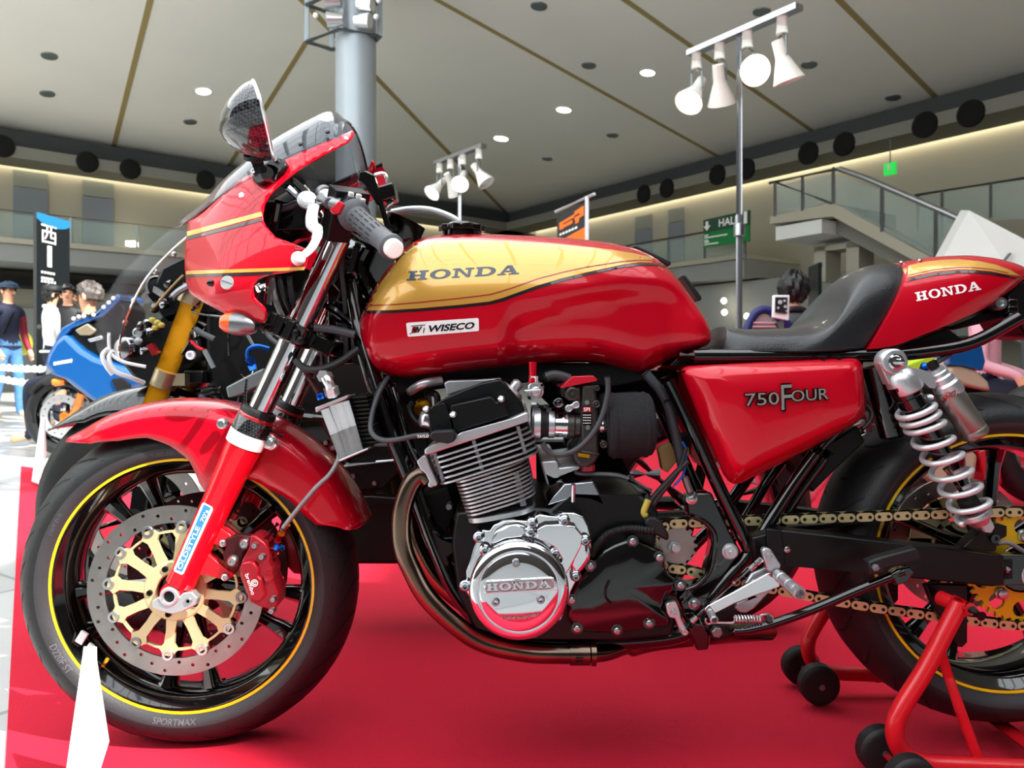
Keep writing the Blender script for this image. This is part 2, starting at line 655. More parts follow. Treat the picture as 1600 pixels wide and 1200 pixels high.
# floor: big pale tiles with joints
m = mat('hall_floor', '#c2c3c1', 0.3)
nt, b, tc = nodes_of(m)
br = nt.nodes.new('ShaderNodeTexBrick'); br.offset = 0.0
br.inputs['Scale'].default_value = 1.0; br.inputs['Mortar Size'].default_value = 0.008; br.inputs['Brick Width'].default_value = 0.9; br.inputs['Row Height'].default_value = 0.9
br.inputs['Color1'].default_value = lin('#b8b9b7'); br.inputs['Color2'].default_value = lin('#a6a8a7'); br.inputs['Mortar'].default_value = lin('#8a8b88')
mp = nt.nodes.new('ShaderNodeMapping'); mp.inputs['Rotation'].default_value = (0, 0, 0.6)
nt.links.new(tc.outputs['Object'], mp.inputs['Vector']); nt.links.new(mp.outputs[0], br.inputs['Vector']); nt.links.new(br.outputs['Color'], b.inputs['Base Color'])
# ------------------------------------------------------------------ the hall
CN = V((0.05, 28.55, 0))                        # far corner of the hall
DL = V((1380, 1240, 0)).normalized()            # left wall runs away along DL to the corner
DR = V((-860, 1240, 0)).normalized()            # right wall runs away along DR to the corner
NL = V((DL.y, -DL.x, 0))                        # towards the room
NR = V((-DR.y, DR.x, 0))

def ray(px, py): return V(((px - 800) / F, 1.0, -(py - HZ) / F))
def hitplane(px, py, p0, n):
    d = ray(px, py)
    return CAMP + d * ((p0 - CAMP).dot(n) / d.dot(n))
def WL(px, py, off=0.0): return hitplane(px, py, CN + NL * off, NL)
def WR(px, py, off=0.0): return hitplane(px, py, CN + NR * off, NR)
def zc(py): return CH + (HZ - py) * 30.0 / F     # height read at the far corner

def wall_run(side, s0, s1, z0, z1, o0, o1, mb=None):
    """a box along a wall: s metres back from the corner, z heights, o metres into the room"""
    D, N = (DL, NL) if side == 'L' else (DR, NR)
    mb = mb or MB()
    vs = []
    for s in (s0, s1):
        for o in (o0, o1):
            for z in (z0, z1):
                vs.append(CN - D * s + N * o + V((0, 0, z)))
    return mb.add(vs, [(0, 1, 3, 2), (4, 6, 7, 5), (0, 4, 5, 1), (2, 3, 7, 6), (0, 2, 6, 4), (1, 5, 7, 3)])

def sl(p, side):
    """metres back from the corner of a point"""
    D = DL if side == 'L' else DR
    return -(p - CN).dot(D)

# floor and carpet
mb = MB(); mb.add([V((-45, -6.5, -.0065)), V((45, -6.5, -.0065)), V((45, 36, -.0065)), V((-45, 36, -.0065)), V((-45, -6.5, -.2)), V((45, -6.5, -.2)), V((45, 36, -.2)), V((-45, 36, -.2))],
    [(0, 1, 2, 3), (7, 6, 5, 4), (0, 4, 5, 1), (1, 5, 6, 2), (2, 6, 7, 3), (3, 7, 4, 0)])
floor = struct(mb.build('floor', 'hall_floor', smooth=0))
edge0, edge1 = G(33, 728), G(8, 1200)
ed = (edge1 - edge0).normalized()
gp = [edge0, edge1 + ed * 0.9, V((2.6, edge1.y - 1.2, 0)), V((4.5, 3.2, 0)), G(1500, 690), G(648, 690), G(645, 800), G(545, 800)]
gp = [V((p.x, p.y, 0.0)) for p in gp]
mb = MB(); mb.prism(gp, V((0, 0, -0.006)))
carpet = mb.build('red_carpet', 'carpet', smooth=0)
tag(carpet, 'red display carpet under the red and gold motorcycle', 'carpet')

# walls
ZB0, ZB1, ZS = zc(363), zc(344), zc(374)
for side, nm in (('L', 'wall_left'), ('R', 'wall_right')):
    w = struct(wall_run(side, -0.3, 52 if side == 'L' else 44, -0.1, ZB1 + 0.3 if 0 else 8.0, -0.3, 0).build(nm, 'wall_cream', smooth=0))
    b = wall_run(side, -1.2, 34, ZS, ZB0, 0.38, 1.4).build('soffit_beam', 'soffit', w, smooth=0)
    b = wall_run(side, -1.2, 34, ZB0, ZB1 + 0.02, 0.0, 0.9).build('vent_band', 'soffit_dark', w, smooth=0)
# round vents along the dark band
for px, py in [(4, 228), (137, 253), (204, 264), (322, 281)]:
    p = WL(px, py, 1.43)
    mb = MB(); mb.lathe(p, NL, [(-.05, .25), (.0, .25), (.02, .23), (.03, .14), (.02, .0)], 20)
    mb.build('vent', 'vent_black', bpy.data.objects['wall_left'])
for px, py in [(1005, 303), (1041, 294), (1120, 273), (1165, 264), (1262, 239), (1318, 225), (1444, 195), (1516, 177)]:
    p = WR(px, py, 1.43)
    mb = MB(); mb.lathe(p, NR, [(-.05, .26), (.0, .26), (.02, .24), (.03, .14), (.02, .0)], 20)
    mb.build('vent', 'vent_black', bpy.data.objects['wall_right'])

# sloped ceiling, two planes meeting on the hip
ER = V((1300, 1240, -215)).normalized()
EL = V((-767, 1240, -241)).normalized()
CT = CN + V((0, 0, ZB1))
nR = DR.cross(ER).normalized(); nL = DL.cross(EL).normalized()
if nR.z > 0: nR = -nR
if nL.z > 0: nL = -nL
hip = nR.cross(nL).normalized()
if hip.y > 0: hip = -hip
T = 17.0
H1 = CT + hip * T
ceil = MB()
for D, n in ((DL, nL), (DR, nR)):
    loop = [CT + D * 1.0 * 0, CT - D * 36, H1 - D * 36, H1]
    ceil.prism(loop, -n * 0.25)
ceiling = struct(ceil.build('ceiling', 'ceiling', smooth=0))
def CL(px, py): return hitplane(px, py, CT, nL)
def CR_(px, py): return hitplane(px, py, CT, nR)
def strip(a, b, n, w, h, mb):
    t = (b - a).normalized(); s = t.cross(n).normalized() * w / 2
    return mb.prism([a - s + n * h, b - s + n * h, b + s + n * h, a + s + n * h], -n * (h + .03))
for fn, n, pts in [(CL, nL, (236, -5, 174, 243)), (CL, nL, (478, 66, 352, 268)), (CR_, nR, (680, -2, 1136, 252)), (CR_, nR, (974, -2, 1287, 217)), (CR_, nR, (1309, -2, 1472, 162))]:
    mb = MB(); strip(fn(*pts[:2]), fn(*pts[2:]), n, 0.11, 0.01, mb)
    mb.build('joint', 'ceiling_joint', ceiling, smooth=0)
mb = MB(); strip(CT, H1, (nL + nR).normalized(), 0.12, 0.02, mb); mb.build('joint', 'ceiling_joint', ceiling, smooth=0)

DLAB = {(318, 142): 'round lit downlight above the carbon mirror, leftmost on the ceiling', (510, 184): 'round lit downlight just left of the round column beside the windscreen', (783, 216): 'round lit downlight beside the far lamp cluster',
        (881, 171): 'round lit downlight in the middle of the right ceiling slope', (1012, 113): 'round lit downlight left of the tall lamp stand'}
for (px, py), lab in DLAB.items():
    left = px < 690
    p = CL(px, py) if px < 420 else CR_(px, py)
    n = nL if px < 420 else nR
    if px == 510: p, n = CL(px, py), nL
    r = 11 / F * (p.y + DC) * 1.05
    t = thing('downlight', lab, 'downlight', p, 'lit downlights in the ceiling')
    mb = MB(); mb.lathe(p, n, [(-.02, r * 1.12), (.015, r * 1.12), (.02, r * .98), (-.01, r * .95)], 24, cap=False); mb.build('trim_ring', 'wall_white', t)
    mb = MB(); mb.lathe(p, n, [(-.02, r * .96), (.008, r * .96), (.012, 0)], 24); mb.build('lens', 'downlight', t)
for px, py in [(77, 87), (74, 146), (297, 190), (668, 218), (920, 102), (855, 248), (957, 211), (1395, 152), (842, 9), (1190, 18), (1264, 101)]:
    fn, n = (CL, nL) if px < 640 else (CR_, nR)
    p = fn(px, py)
    mb = MB(); mb.lathe(p, n, [(-.02, .16), (.02, .15), (.03, .1), (.015, .0)], 14); mb.build('ceiling_sprinkler', 'steel_grey', ceiling)

# left wall: upper floor, balcony, rail, openings
def door(side, px0, px1, py0, py1, m, name, n):
    f = WL if side == 'L' else WR
    a, b = f(px0, py0, 0.0), f(px1, py1, 0.0)
    d = struct(wall_run(side, sl(a, side), sl(b, side), min(a.z, b.z) - .0, max(a.z, b.z), -.02, .06).build(name + '_%d' % n, m, smooth=0))
    w = wall_run(side, sl(a, side), sl(b, side), max(a.z, b.z) + .03, max(a.z, b.z) + .42, -.02, .05).build('transom', 'transom_grey', d, smooth=0)
    return d
def balcony(side, s0, s1, px, rail_y, top_y, lit_y, bot_y, posts):
    f = WL if side == 'L' else WR
    o = 2.2
    zr, zt, zl, zb = (f(px, y, o).z for y in (rail_y, top_y, lit_y, bot_y))
    w = bpy.data.objects['wall_left' if side == 'L' else 'wall_right']
    b = struct(wall_run(side, s0, s1, zl, zt, 0, o + .04).build('trim_%d' % (1 if side == 'L' else 2), 'wall_cream', smooth=0))
    wall_run(side, s0, s1, zb, zl - .01, 0, o - .05).build('fascia', 'wall_grey', b, smooth=0)
    r = thing('balcony_railing', 'glass balcony railing along the %s upper floor' % ('left' if side == 'L' else 'right'), 'railing', CN + V((0, 0, zt)))
    D, N = (DL, NL) if side == 'L' else (DR, NR)
    base = CN + N * (o - .1)
    mb = MB(); mb.tube([base - D * s0 + V((0, 0, zr)), base - D * s1 + V((0, 0, zr))], .035, 8); mb.build('handrail', 'steel_grey', r)
    step = (s1 - s0) / posts
    for i in range(posts + 1):
        q = base - D * (s0 + step * i)
        mb = MB(); mb.tube([q + V((0, 0, zt - .12)), q + V((0, 0, zr))], .03, 8); mb.build('post', 'steel_grey', r)
        if i < posts:
            wall_run(side, s0 + step * i + .05, s0 + step * (i + 1) - .05, zt + .03, zr - .06, o - .12, o - .10).build('glass_panel', 'rail_glass', r, smooth=0)
    return zt, zb
zt, zb = balcony('L', 2.7, 24, 20, 328, 372, 380, 408, 15)
door('L', 20, 74, 372, 299, 'door_grey', 'door', 1)
door('L', 128, 177, 385, 313, 'door_grey', 'door', 2)
p = WL(206, 381, .5)
mb = MB(); mb.box(p, (.22, .22, .12)); l = mb.build('wall_lamp', 'downlight', smooth=0); tag(l, 'small glowing lamp behind the left glass balcony railing', 'lamp')
wall_run('L', 2.0, 34, -0.05, zb - .9, 0.02, 0.25).build('lower_panel', 'wall_grey', bpy.data.objects['wall_left'], smooth=0)
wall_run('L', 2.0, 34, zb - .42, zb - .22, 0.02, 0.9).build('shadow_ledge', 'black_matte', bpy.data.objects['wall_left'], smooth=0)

zt2, zb2 = balcony('R', 2.7, 12.5, 1120, 358, 402, 409, 436, 8)
door('R', 994, 1020, 425, 356, 'door_grey', 'door', 3)
door('R', 1046, 1070, 410, 346, 'door_grey', 'door', 4)
wall_run('R', 1.0, 34, zb2 - 1.5, zb2 - .05, 0.02, 1.6).build('lower_panel', 'wall_grey', bpy.data.objects['wall_right'], smooth=0)

# lamps under the right balcony
for i, (px, py, lab) in enumerate([(1131, 470, 'small orange ceiling lamp under the right balcony'), (1132, 488, 'small white lamp under the balcony, below the orange one'), (1167, 494, 'small white lamp under the balcony above the blue chair')]):
    p = WR(px, py, 1.9)
    mb = MB(); mb.ball(p, .07, 10, 6); l = mb.build('lamp', 'downlight'); tag(l, lab, 'lamp', 'lamps under the balcony')

# HALL sign on the railing
t = thing('hall_sign', 'green hanging HALL 1 sign with white arrow on the balcony railing', 'sign', WR(1135, 390, 2.5))
a, b, c_, d = WR(1099, 344, 2.5), WR(1170, 328, 2.5), WR(1170, 377, 2.5), WR(1099, 387, 2.5)
mid = lambda u, v: a.lerp(b, u).lerp(d.lerp(c_, u), v)
for nm, v0, v1, m in (('upper_board', 0, .48, 'sign_green_dark'), ('lower_board', .48, 1, 'sign_green')):
    mb = MB(); mb.prism([mid(0, v0), mid(1, v0), mid(1, v1), mid(0, v1)], -NR * .06); mb.build(nm, m, t, smooth=0)
mb = MB()
sgn = lambda x0, x1, y0, y1: (lambda u, v: mid(x0 + (x1 - x0) * u, y1 + (y0 - y1) * v) + NR * .012)
put_text(mb, 'HALL', sgn(.36, .80, .10, .36), bold=.02)
put_text(mb, '1', sgn(.90, .97, .02, .42), bold=.02)
for q in ([(.06, .08), (.12, .08), (.12, .28), (.06, .28)], [(.01, .24), (.17, .24), (.09, .42)]):
    mb.add([mid(u, v) + NR * .012 for u, v in q], [tuple(range(len(q)))])
for k, (x1, y) in enumerate([(.12, .56), (.55, .64), (.12, .74), (.14, .80), (.35, .88)]):
    mb.add([mid(u, v) + NR * .012 for u, v in [(.03, y), (x1, y), (x1, y + .045), (.03, y + .045)]], [(0, 1, 2, 3)])
mb.build('lettering', 'white_print', t, smooth=0, fix=False)

# exit sign hanging
t = thing('exit_sign', 'small glowing green exit sign hanging below the right soffit', 'sign', WR(1391, 264, 3.0))
a = WR(1391, 264, 3.0)
mb = MB(); mb.box(a, (.22, .06, .22), Matrix.Rotation(math.atan2(DR.y, DR.x), 3, 'Z')); mb.build('panel', 'exit_green', t, smooth=0)
mb = MB(); mb.tube([a + V((0, 0, .1)), a + V((0, 0, .55))], .012, 6); mb.build('hanger', 'steel_grey', t)
mb = MB(); q = a + NR * .04
mb.box(q + V((0, 0, .02)), (.05, .02, .1)); mb.box(q + V((.04, 0, -.03)), (.08, .02, .03)); mb.build('pictogram', 'white_print', t, smooth=0)

# staircase on the right: landing, flight, glass balustrade
OF = 4.2
st = thing('staircase', 'cream concrete staircase with glass balustrade descending to the right', 'staircase', V((WR(1290, 330, OF).x, WR(1290, 330, OF).y, 0)))
def wr_prism(pts, off, th, name, m):
    mb = MB(); mb.prism([WR(a, b, off) for a, b in pts], -NR * th); return mb.build(name, m, st, smooth=0)
wr_prism([(1203, 338), (1299, 317), (1311, 321), (1470, 408), (1600, 478), (1600, 500), (1452, 420), (1300, 338), (1203, 350)], OF, .25, 'stringer', 'wall_cream')
wr_prism([(1300, 338), (1452, 420), (1600, 500), (1600, 540), (1430, 430), (1284, 352)], OF - .5, 2.0, 'flight', 'soffit')
wr_prism([(1203, 338), (1299, 317), (1299, 338), (1203, 350)], OF - .25, 2.2, 'landing', 'soffit')
wr_prism([(1212, 355), (1284, 342), (1284, 364), (1212, 376)], OF - .05, 1.8, 'landing_box', 'wall_white')
wr_prism([(1272, 383), (1290, 381), (1290, 440), (1272, 440)], OF - .8, .5, 'support', 'wall_cream')
wr_prism([(1322, 378), (1342, 376), (1342, 440), (1322, 440)], OF - .8, .5, 'support', 'wall_cream')
wr_prism([(1272, 386), (1342, 377), (1342, 386), (1272, 394)], OF - .8, .5, 'cross_beam', 'wall_cream')
mb = MB(); mb.tube([WR(1202, 286, OF), WR(1302, 265, OF)], .03, 8); mb.tube([WR(1210, 284, OF), WR(1300, 318, OF)], .025, 8); mb.build('rail', 'steel_grey', st)
mb = MB(); mb.tube([WR(1302, 265, OF), WR(1312, 264, OF), WR(1350, 277, OF), WR(1480, 333, OF), WR(1600, 390, OF)], .05, 10); mb.build('handrail', 'pole_steel', st)
for a, b, c_, d in [(1211, 286, 1211, 338), (1254, 277, 1254, 329), (1302, 265, 1302, 318), (1378, 290, 1378, 362), (1462, 325, 1462, 410), (1545, 362, 1545, 450)]:
    mb = MB(); mb.tube([WR(a, b, OF), WR(c_, d, OF)], .03, 8); mb.build('post', 'steel_grey', st)
for q in ([(1214, 290), (1251, 281), (1251, 326), (1214, 334)], [(1257, 281), (1299, 271), (1299, 315), (1257, 325)], [(1306, 272), (1374, 296), (1374, 356), (1306, 319)], [(1382, 298), (1458, 330), (1458, 404), (1382, 363)], [(1466, 334), (1541, 367), (1541, 446), (1466, 410)], [(1549, 372), (1600, 395), (1600, 476), (1549, 452)]):
    mb = MB(); mb.prism([WR(a, b, OF) for a, b in q], -NR * .02); mb.build('glass_panel', 'rail_glass', st, smooth=0)
# upper gallery rail at the right edge
t = thing('gallery_railing', 'glass gallery railing behind the staircase at the right edge', 'railing', WR(1500, 300, 2.5))
mb = MB(); mb.tube([WR(1430, 305, 2.4), WR(1620, 275, 2.4)], .03, 8); mb.build('handrail', 'steel_grey', t)
for a, b, c_ in [(1434, 304, 360), (1472, 298, 372), (1548, 286, 340)]:
    mb = MB(); mb.tube([WR(a, b, 2.4), WR(a, c_, 2.4)], .025, 8); mb.build('post', 'steel_grey', t)
for q in ([(1438, 308), (1469, 302), (1469, 350), (1438, 350)], [(1476, 300), (1545, 290), (1545, 345), (1476, 350)], [(1551, 288), (1620, 278), (1620, 340), (1551, 345)]):
    mb = MB(); mb.prism([WR(a, b, 2.4) for a, b in q], -NR * .02); mb.build('glass_panel', 'rail_glass', t, smooth=0)
# tilted white display panel at the right edge
def PD(px, py, dep): return P(px, py, dep - DC)
mb = MB(); mb.prism([PD(1514, 328, 8.6), PD(1610, 378, 7.9), PD(1610, 470, 7.9), PD(1465, 418, 8.6)], V((.05, .25, .05)))
o = mb.build('display_panel', 'wall_white', smooth=0, bevel=.01); tag(o, 'big tilted white panel at the right edge behind the tail', 'panel')
mb = MB(); mb.prism([PD(1578, 395, 8.05), PD(1581, 396, 8.05), PD(1544, 442, 8.25), PD(1541, 441, 8.25)], V((.0, .03, .0))); 
jo = mb.build('panel_joint', 'steel_grey', o, smooth=0)
for a, b in ((1490, 8.75), (1600, 8.2)):
    q = PD(a, 425, b)
    mb = MB(); mb.tube([V((q.x, q.y, 0)), V((q.x, q.y, q.z + .25))], .03, 8); mb.build('leg', 'steel_grey', o)

# round column with its lamp cage
DCOL = (CL(556, -40).y + DC) * .93
KC = DCOL / 17
cx, cy = (556 - 800) / F * DCOL, DCOL - DC
col = thing('column', 'round pale grey column rising behind the windscreen', 'column', (cx, cy, 0))
mb = MB(); mb.lathe((cx, cy, 0), (0, 0, 1), [(0, .43 * KC), (10.2, .43 * KC)], 40); mb.build('shaft', 'column_grey', col)
mb = MB(); mb.lathe((cx, cy, 0), (0, 0, 1), [(0, .47 * KC), (.25, .47 * KC), (.27, .44 * KC)], 40); mb.build('foot_ring', 'steel_grey', col)
cage = thing('lamp_cage', 'grey tube cage of spotlights fixed around the round column', 'lamp cage', (cx, cy, CH + 503 / F * DCOL))
zb_ = CH + 503 / F * DCOL
ring = [(533, 45), (479, 65), (518, 77), (577, 73), (593, 57)]
pts = []
for a, b in ring:
    dep = (zb_ - CH) * F / (HZ - b)
    pts.append(V(((a - 800) * dep / F, dep - DC, zb_)))
for i, q in enumerate(pts):
    mb = MB(); mb.tube([q, q + V((0, 0, 1.6))], .045, 8); mb.build('upright', 'steel_grey', cage)
    for h in (0, .62, 1.25):
        mb = MB(); mb.tube([q + V((0, 0, h)), pts[(i + 1) % 5] + V((0, 0, h))], .04, 8); mb.build('rail', 'steel_grey', cage)
for i, (dx, h) in enumerate([(-.32, .12), (-.36, .42), (-.3, .75), (.28, .1), (.32, .36), (.28, .68)]):
    q = V((cx + dx, cy - .5, zb_ + h))
    mb = MB(); mb.lathe(q, (math.copysign(1, dx), -.2, -.1), [(-.2, .10), (.05, .13), (.06, .11), (.03, 0)], 14); mb.build('spotlight', 'alu_bright', cage)
    mb = MB(); mb.ball(q + V((math.copysign(.18, dx), -.2, -.02)), .045, 8, 6); mb.build('lens', 'card_white', cage)

# glazed front and roof of the hall behind and above the camera: daylight comes from there, the unseen solid bays are added to keep the sun off
YF = -6.0
mb = MB()
for i in range(-9, 4):
    mb.box((-0.2 + i * 2.2, YF, 7.3), (.05, .10, 7.4))
for k in range(1, 4):
    mb.box((-7.2, YF, 3.4 + k * 2.0), (30, .10, .045))
struct(mb.build('window_1', 'steel_grey', smooth=0))
mb = MB()
for i in range(-12, 15):
    mb.box((i * 1.3, -1.0, 11.1), (.10, 10.5, .2))
for k in range(6):
    mb.box((0, -5.8 + k * 2.0, 11.1), (36, .10, .2))
struct(mb.build('window_2', 'steel_grey', smooth=0))
xe = -0.30 + 0.85 / 0.6 * 6
mb = MB(); mb.box((xe + 8, YF, 5.5), (16, .4, 11)); mb.box(((xe - 22) / 2, YF, 1.8), (xe + 22, .3, 3.6)); mb.box(((xe + 1.6) / 2, YF, 6.05), (xe - 1.6, .3, 4.9)); struct(mb.build('wall_sun_block', 'wall_sun_block', smooth=0))  # unseen dark wall, added to block the sun and darken reflections
# cove lamps washing the top of the upper walls
for side, nm in (('L', 'wall_left'), ('R', 'wall_right')):
    wall_run(side, .6, 30, ZS + .13, ZS + .19, .04, .16).build('cove_lamp', 'cove_lamp', bpy.data.objects[nm], smooth=0)
# ------------------------------------------------------------------ lamp stands, signs, people, ropes
def lamp_stand(name, label, px_r, py_r, px_l, py_l, dep_r, dep_l, pole_px, pole_dep, heads, joint_z=None):
    a, b = PD(px_r, py_r, dep_r), PD(px_l, py_l, dep_l)
    pole = PD(pole_px, 300, pole_dep); pole.z = 0
    t = thing(name, label, 'lamp stand', pole)
    top = a.lerp(b, .5).z - .02
    mb = MB(); mb.tube([pole, pole + V((0, 0, top))], [.030, .024], 12); mb.build('pole', 'pole_steel', t)
    mb = MB(); mb.lathe(pole, (0, 0, 1), [(0, .28), (.02, .28), (.035, .04), (.2, .035)], 20); mb.build('foot', 'black_satin', t)
    if joint_z:
        mb = MB(); mb.lathe(pole + V((0, 0, joint_z)), (0, 0, 1), [(-.06, .03), (-.05, .05), (.05, .05), (.06, .03)], 12); mb.build('collar', 'pole_steel', t)
    d = (b - a).normalized()
    s = d.cross(V((0, 0, 1))).normalized()
    mb = MB()
    for o, h, w in ((V((0, 0, 0)), .05, .05),):
        q = [a - s * w + V((0, 0, -h / 2)), a + s * w + V((0, 0, -h / 2)), a + s * w + V((0, 0, h / 2)), a - s * w + V((0, 0, h / 2))]
        mb.prism(q, b - a)
    mb.build('track', 'pole_steel', t, smooth=0)
    for u, dirv, lit in heads:
        p = a.lerp(b, u)
        ad = MB(); ad.cyl(p + V((0, 0, -.02)), p + V((0, 0, -.17)), .045, .05, 14); h = ad.build('lamp_holder', 'lamp_shell', t)
        dv = V(dirv).normalized()
        piv = p + V((0, 0, -.36))
        y = MB()
        sd = dv.cross(V((0, 0, 1)))
        sd = sd.normalized() if sd.length > .1 else V((1, 0, 0))
        for k in (-1, 1):
            y.tube([p + V((0, 0, -.16)), p + sd * .055 * k + V((0, 0, -.2)), piv + sd * .06 * k], .009, 6)
        y.build('yoke', 'steel_grey', h)
        sh = MB()
        sh.lathe(piv - dv * .14, dv, [(0, .0), (.0, .05), (.12, .053), (.15, .056), (.34, .128), (.35, .132), (.34, .122), (.3, .10), (.16, .045)], 24)
        sh.build('shade', 'lamp_shell', h)
        if lit:
            bl = MB(); bl.lathe(piv - dv * .14, dv, [(.28, .0), (.28, .085), (.315, .104), (.325, .08), (.33, 0)], 24); bl.build('bulb', 'lamp_white', h)
        else:
            bl = MB(); bl.lathe(piv - dv * .14, dv, [(.28, .0), (.28, .085), (.31, .09), (.32, 0)], 24); bl.build('bulb', 'card_white', h)
    return t
def aim(px, py, dep, px2, py2): pass
lamp_stand('lamp_stand', 'tall chrome lamp stand with four white spotlights, nearest right of centre', 1249, 10, 1078, 84, 6.5, 7.5, 1155, 7.0,
           [(.14, (.30, .1, -.9), False), (.44, (.05, -1, -.38), True), (.70, (.22, .45, -.85), False), (.93, (-.50, -.50, -.80), True)], joint_z=1.85)
lamp_stand('lamp_stand', 'distant lamp stand with four white spotlights, right of the column', 756, 227, 681, 255, 11.3, 12.3, 718, 11.8,
           [(.10, (.55, -.2, -.8), False), (.42, (-.15, -.75, -.65), True), (.68, (.35, .5, -.7), False), (.92, (-.6, -.55, -.8), True)])

# dark pillar sign at the left
def pillar_sign(px0, px1, y0, y1, dep0, dep1, name, label, full):
    a, b = PD(px0, y0, dep0), PD(px1, y1, dep1)
    nrm = V(((b - a).y, -(b - a).x, 0)).normalized()
    if nrm.y > 0: nrm = -nrm
    t = thing(name, label, 'sign', V((a.x, a.y, 0)))
    ba, bb = V((a.x, a.y, 0)), V((b.x, b.y, 0))
    h0, h1 = a.z, b.z
    mb = MB(); mb.prism([ba, bb, bb + V((0, 0, h1)), ba + V((0, 0, h0))], -nrm * .06); mb.build('board', 'pillar_dark', t, smooth=0)
    mb = MB()
    L = lambda u, v: ba.lerp(bb, u) + V((0, 0, (h0 + (h1 - h0) * u) * v)) + nrm * .012
    n = 8
    lo = [L(i / n, .968 - .030 * math.sin(PI * i / n) ** .7) for i in range(n + 1)]
    hi = [L(i / n, .999) for i in range(n + 1)]
    mb.prism(lo + hi[::-1], -nrm * .02); mb.build('blue_cap', 'sign_cyan', t, smooth=0)
    return t, L
t, L = pillar_sign(57, 109, 331, 346, 12.0, 12.6, 'pillar_sign', 'tall black pillar sign with a white boxed character and number 1', True)
mb = MB()
def lr(u0, u1, py0, py1):
    H = PD(57, 331, 12).z
    v = lambda y: (CH + (HZ - y) * 12.2 / F) / H
    return lambda a, b: L(u0 + (u1 - u0) * a, v(py0) + (v(py1) - v(py0)) * b)
fm = lr(.12, .58, 380, 350)
for q in ([(0, 0), (.08, 0), (.08, 1), (0, 1)], [(.92, 0), (1, 0), (1, 1), (.92, 1)], [(0, .92), (1, .92), (1, 1), (0, 1)], [(0, 0), (1, 0), (1, .08), (0, .08)]):
    pass
# 西 stroke by stroke
for q in ([(0, .88), (1, .88), (1, .97), (0, .97)], [(.05, .02), (.14, .02), (.14, .66), (.05, .66)], [(.86, .02), (.95, .02), (.95, .66), (.86, .66)], [(.05, .58), (.95, .58), (.95, .67), (.05, .67)],
          [(.05, .04), (.95, .04), (.95, .13), (.05, .13)], [(.33, .45), (.42, .45), (.42, .88), (.33, .88)], [(.20, .24), (.27, .20), (.42, .46), (.34, .5)], [(.58, .34), (.67, .34), (.67, .88), (.58, .88)], [(.58, .30), (.84, .30), (.84, .38), (.58, .38)]):
    mb.add([fm(*k) for k in q], [(0, 1, 2, 3)])
put_text(mb, '1', lr(.30, .43, 416, 383), bold=.02)
for k, (u1, y) in enumerate([(.55, 424), (.5, 433), (.58, 438)]):
    f2 = lr(.12, u1, y + 3.5, y)
    for j in range(5):
        mb.add([f2(j / 5, 0), f2(j / 5 + .13, 0), f2(j / 5 + .13, 1), f2(j / 5, 1)], [(0, 1, 2, 3)])
mb.build('lettering', 'white_print', t, smooth=0, fix=False)
t, L = pillar_sign(1268, 1284, 418, 410, 15.0, 14.4, 'pillar_sign', 'narrow dark pillar sign with blue top left of the seat hump', True)
mb = MB()
for k in range(5):
    y = .86 - k * .045
    mb.add([L(.15, y), L(.8, y), L(.8, y + .02), L(.15, y + .02)], [(0, 1, 2, 3)])
mb.build('lettering', 'wall_grey', t, smooth=0, fix=False)

# orange banner on its pole
t = thing('banner', 'orange and dark advertising banner on a white pole beyond the tank', 'banner', PD(917, 620, 8.0) * V((1, 1, 0)) if False else V((PD(917, 600, 8.0).x, 8 - DC, 0)))
pt = PD(917, 307, 8.0)
mb = MB(); mb.tube([V((pt.x, pt.y, 0)), pt], .02, 8); mb.build('pole', 'card_white', t)
a, b = PD(868, 331, 8.5), PD(929, 303, 7.9)
mb = MB(); mb.tube([a, b], .016, 8); mb.build('arm', 'card_white', t)
a, b, c_, d = PD(870, 338, 8.5), PD(915, 317, 8.05), PD(915, 420, 8.05), PD(872, 420, 8.5)
fl = lambda u, v: a.lerp(b, u).lerp(d.lerp(c_, u), v)
fl2 = lambda u, v: fl(u, v) + V((0, -.012, 0))
mb = MB(); mb.prism([fl(0, 0), fl(1, 0), fl(1, 1), fl(0, 1)], V((0, .01, 0))); mb.build('cloth', 'banner_dark', t, smooth=0)
mb = MB()
for q in ([(.08, .15), (.62, .10), (.62, .15), (.08, .20)], [(.08, .22), (.55, .18), (.55, .24), (.08, .28)], [(.08, .15), (.22, .14), (.22, .28), (.08, .28)], [(.62, .06), (.94, .03), (.94, .10), (.62, .13)], [(.80, .04), (.94, .03), (.94, .17), (.80, .18)], [(.62, .16), (.94, .13), (.94, .18), (.62, .21)], [(.66, .18), (.80, .17), (.76, .26), (.64, .27)],
          [(0, .50), (1, .36), (1, 1), (0, 1)]):
    mb.add([fl2(*k) for k in q], [tuple(range(4))])
mb.build('orange_print', 'banner_orange', t, smooth=0, fix=False)
mb = MB()
for k in range(6):
    u = .08 + k * .11
    mb.add([fl2(u, .355 - u * .06), fl2(u + .08, .35 - u * .06), fl2(u + .08, .385 - u * .06), fl2(u, .395 - u * .06)], [(0, 1, 2, 3)])
mb.build('white_print', 'white_print', t, smooth=0, fix=False)

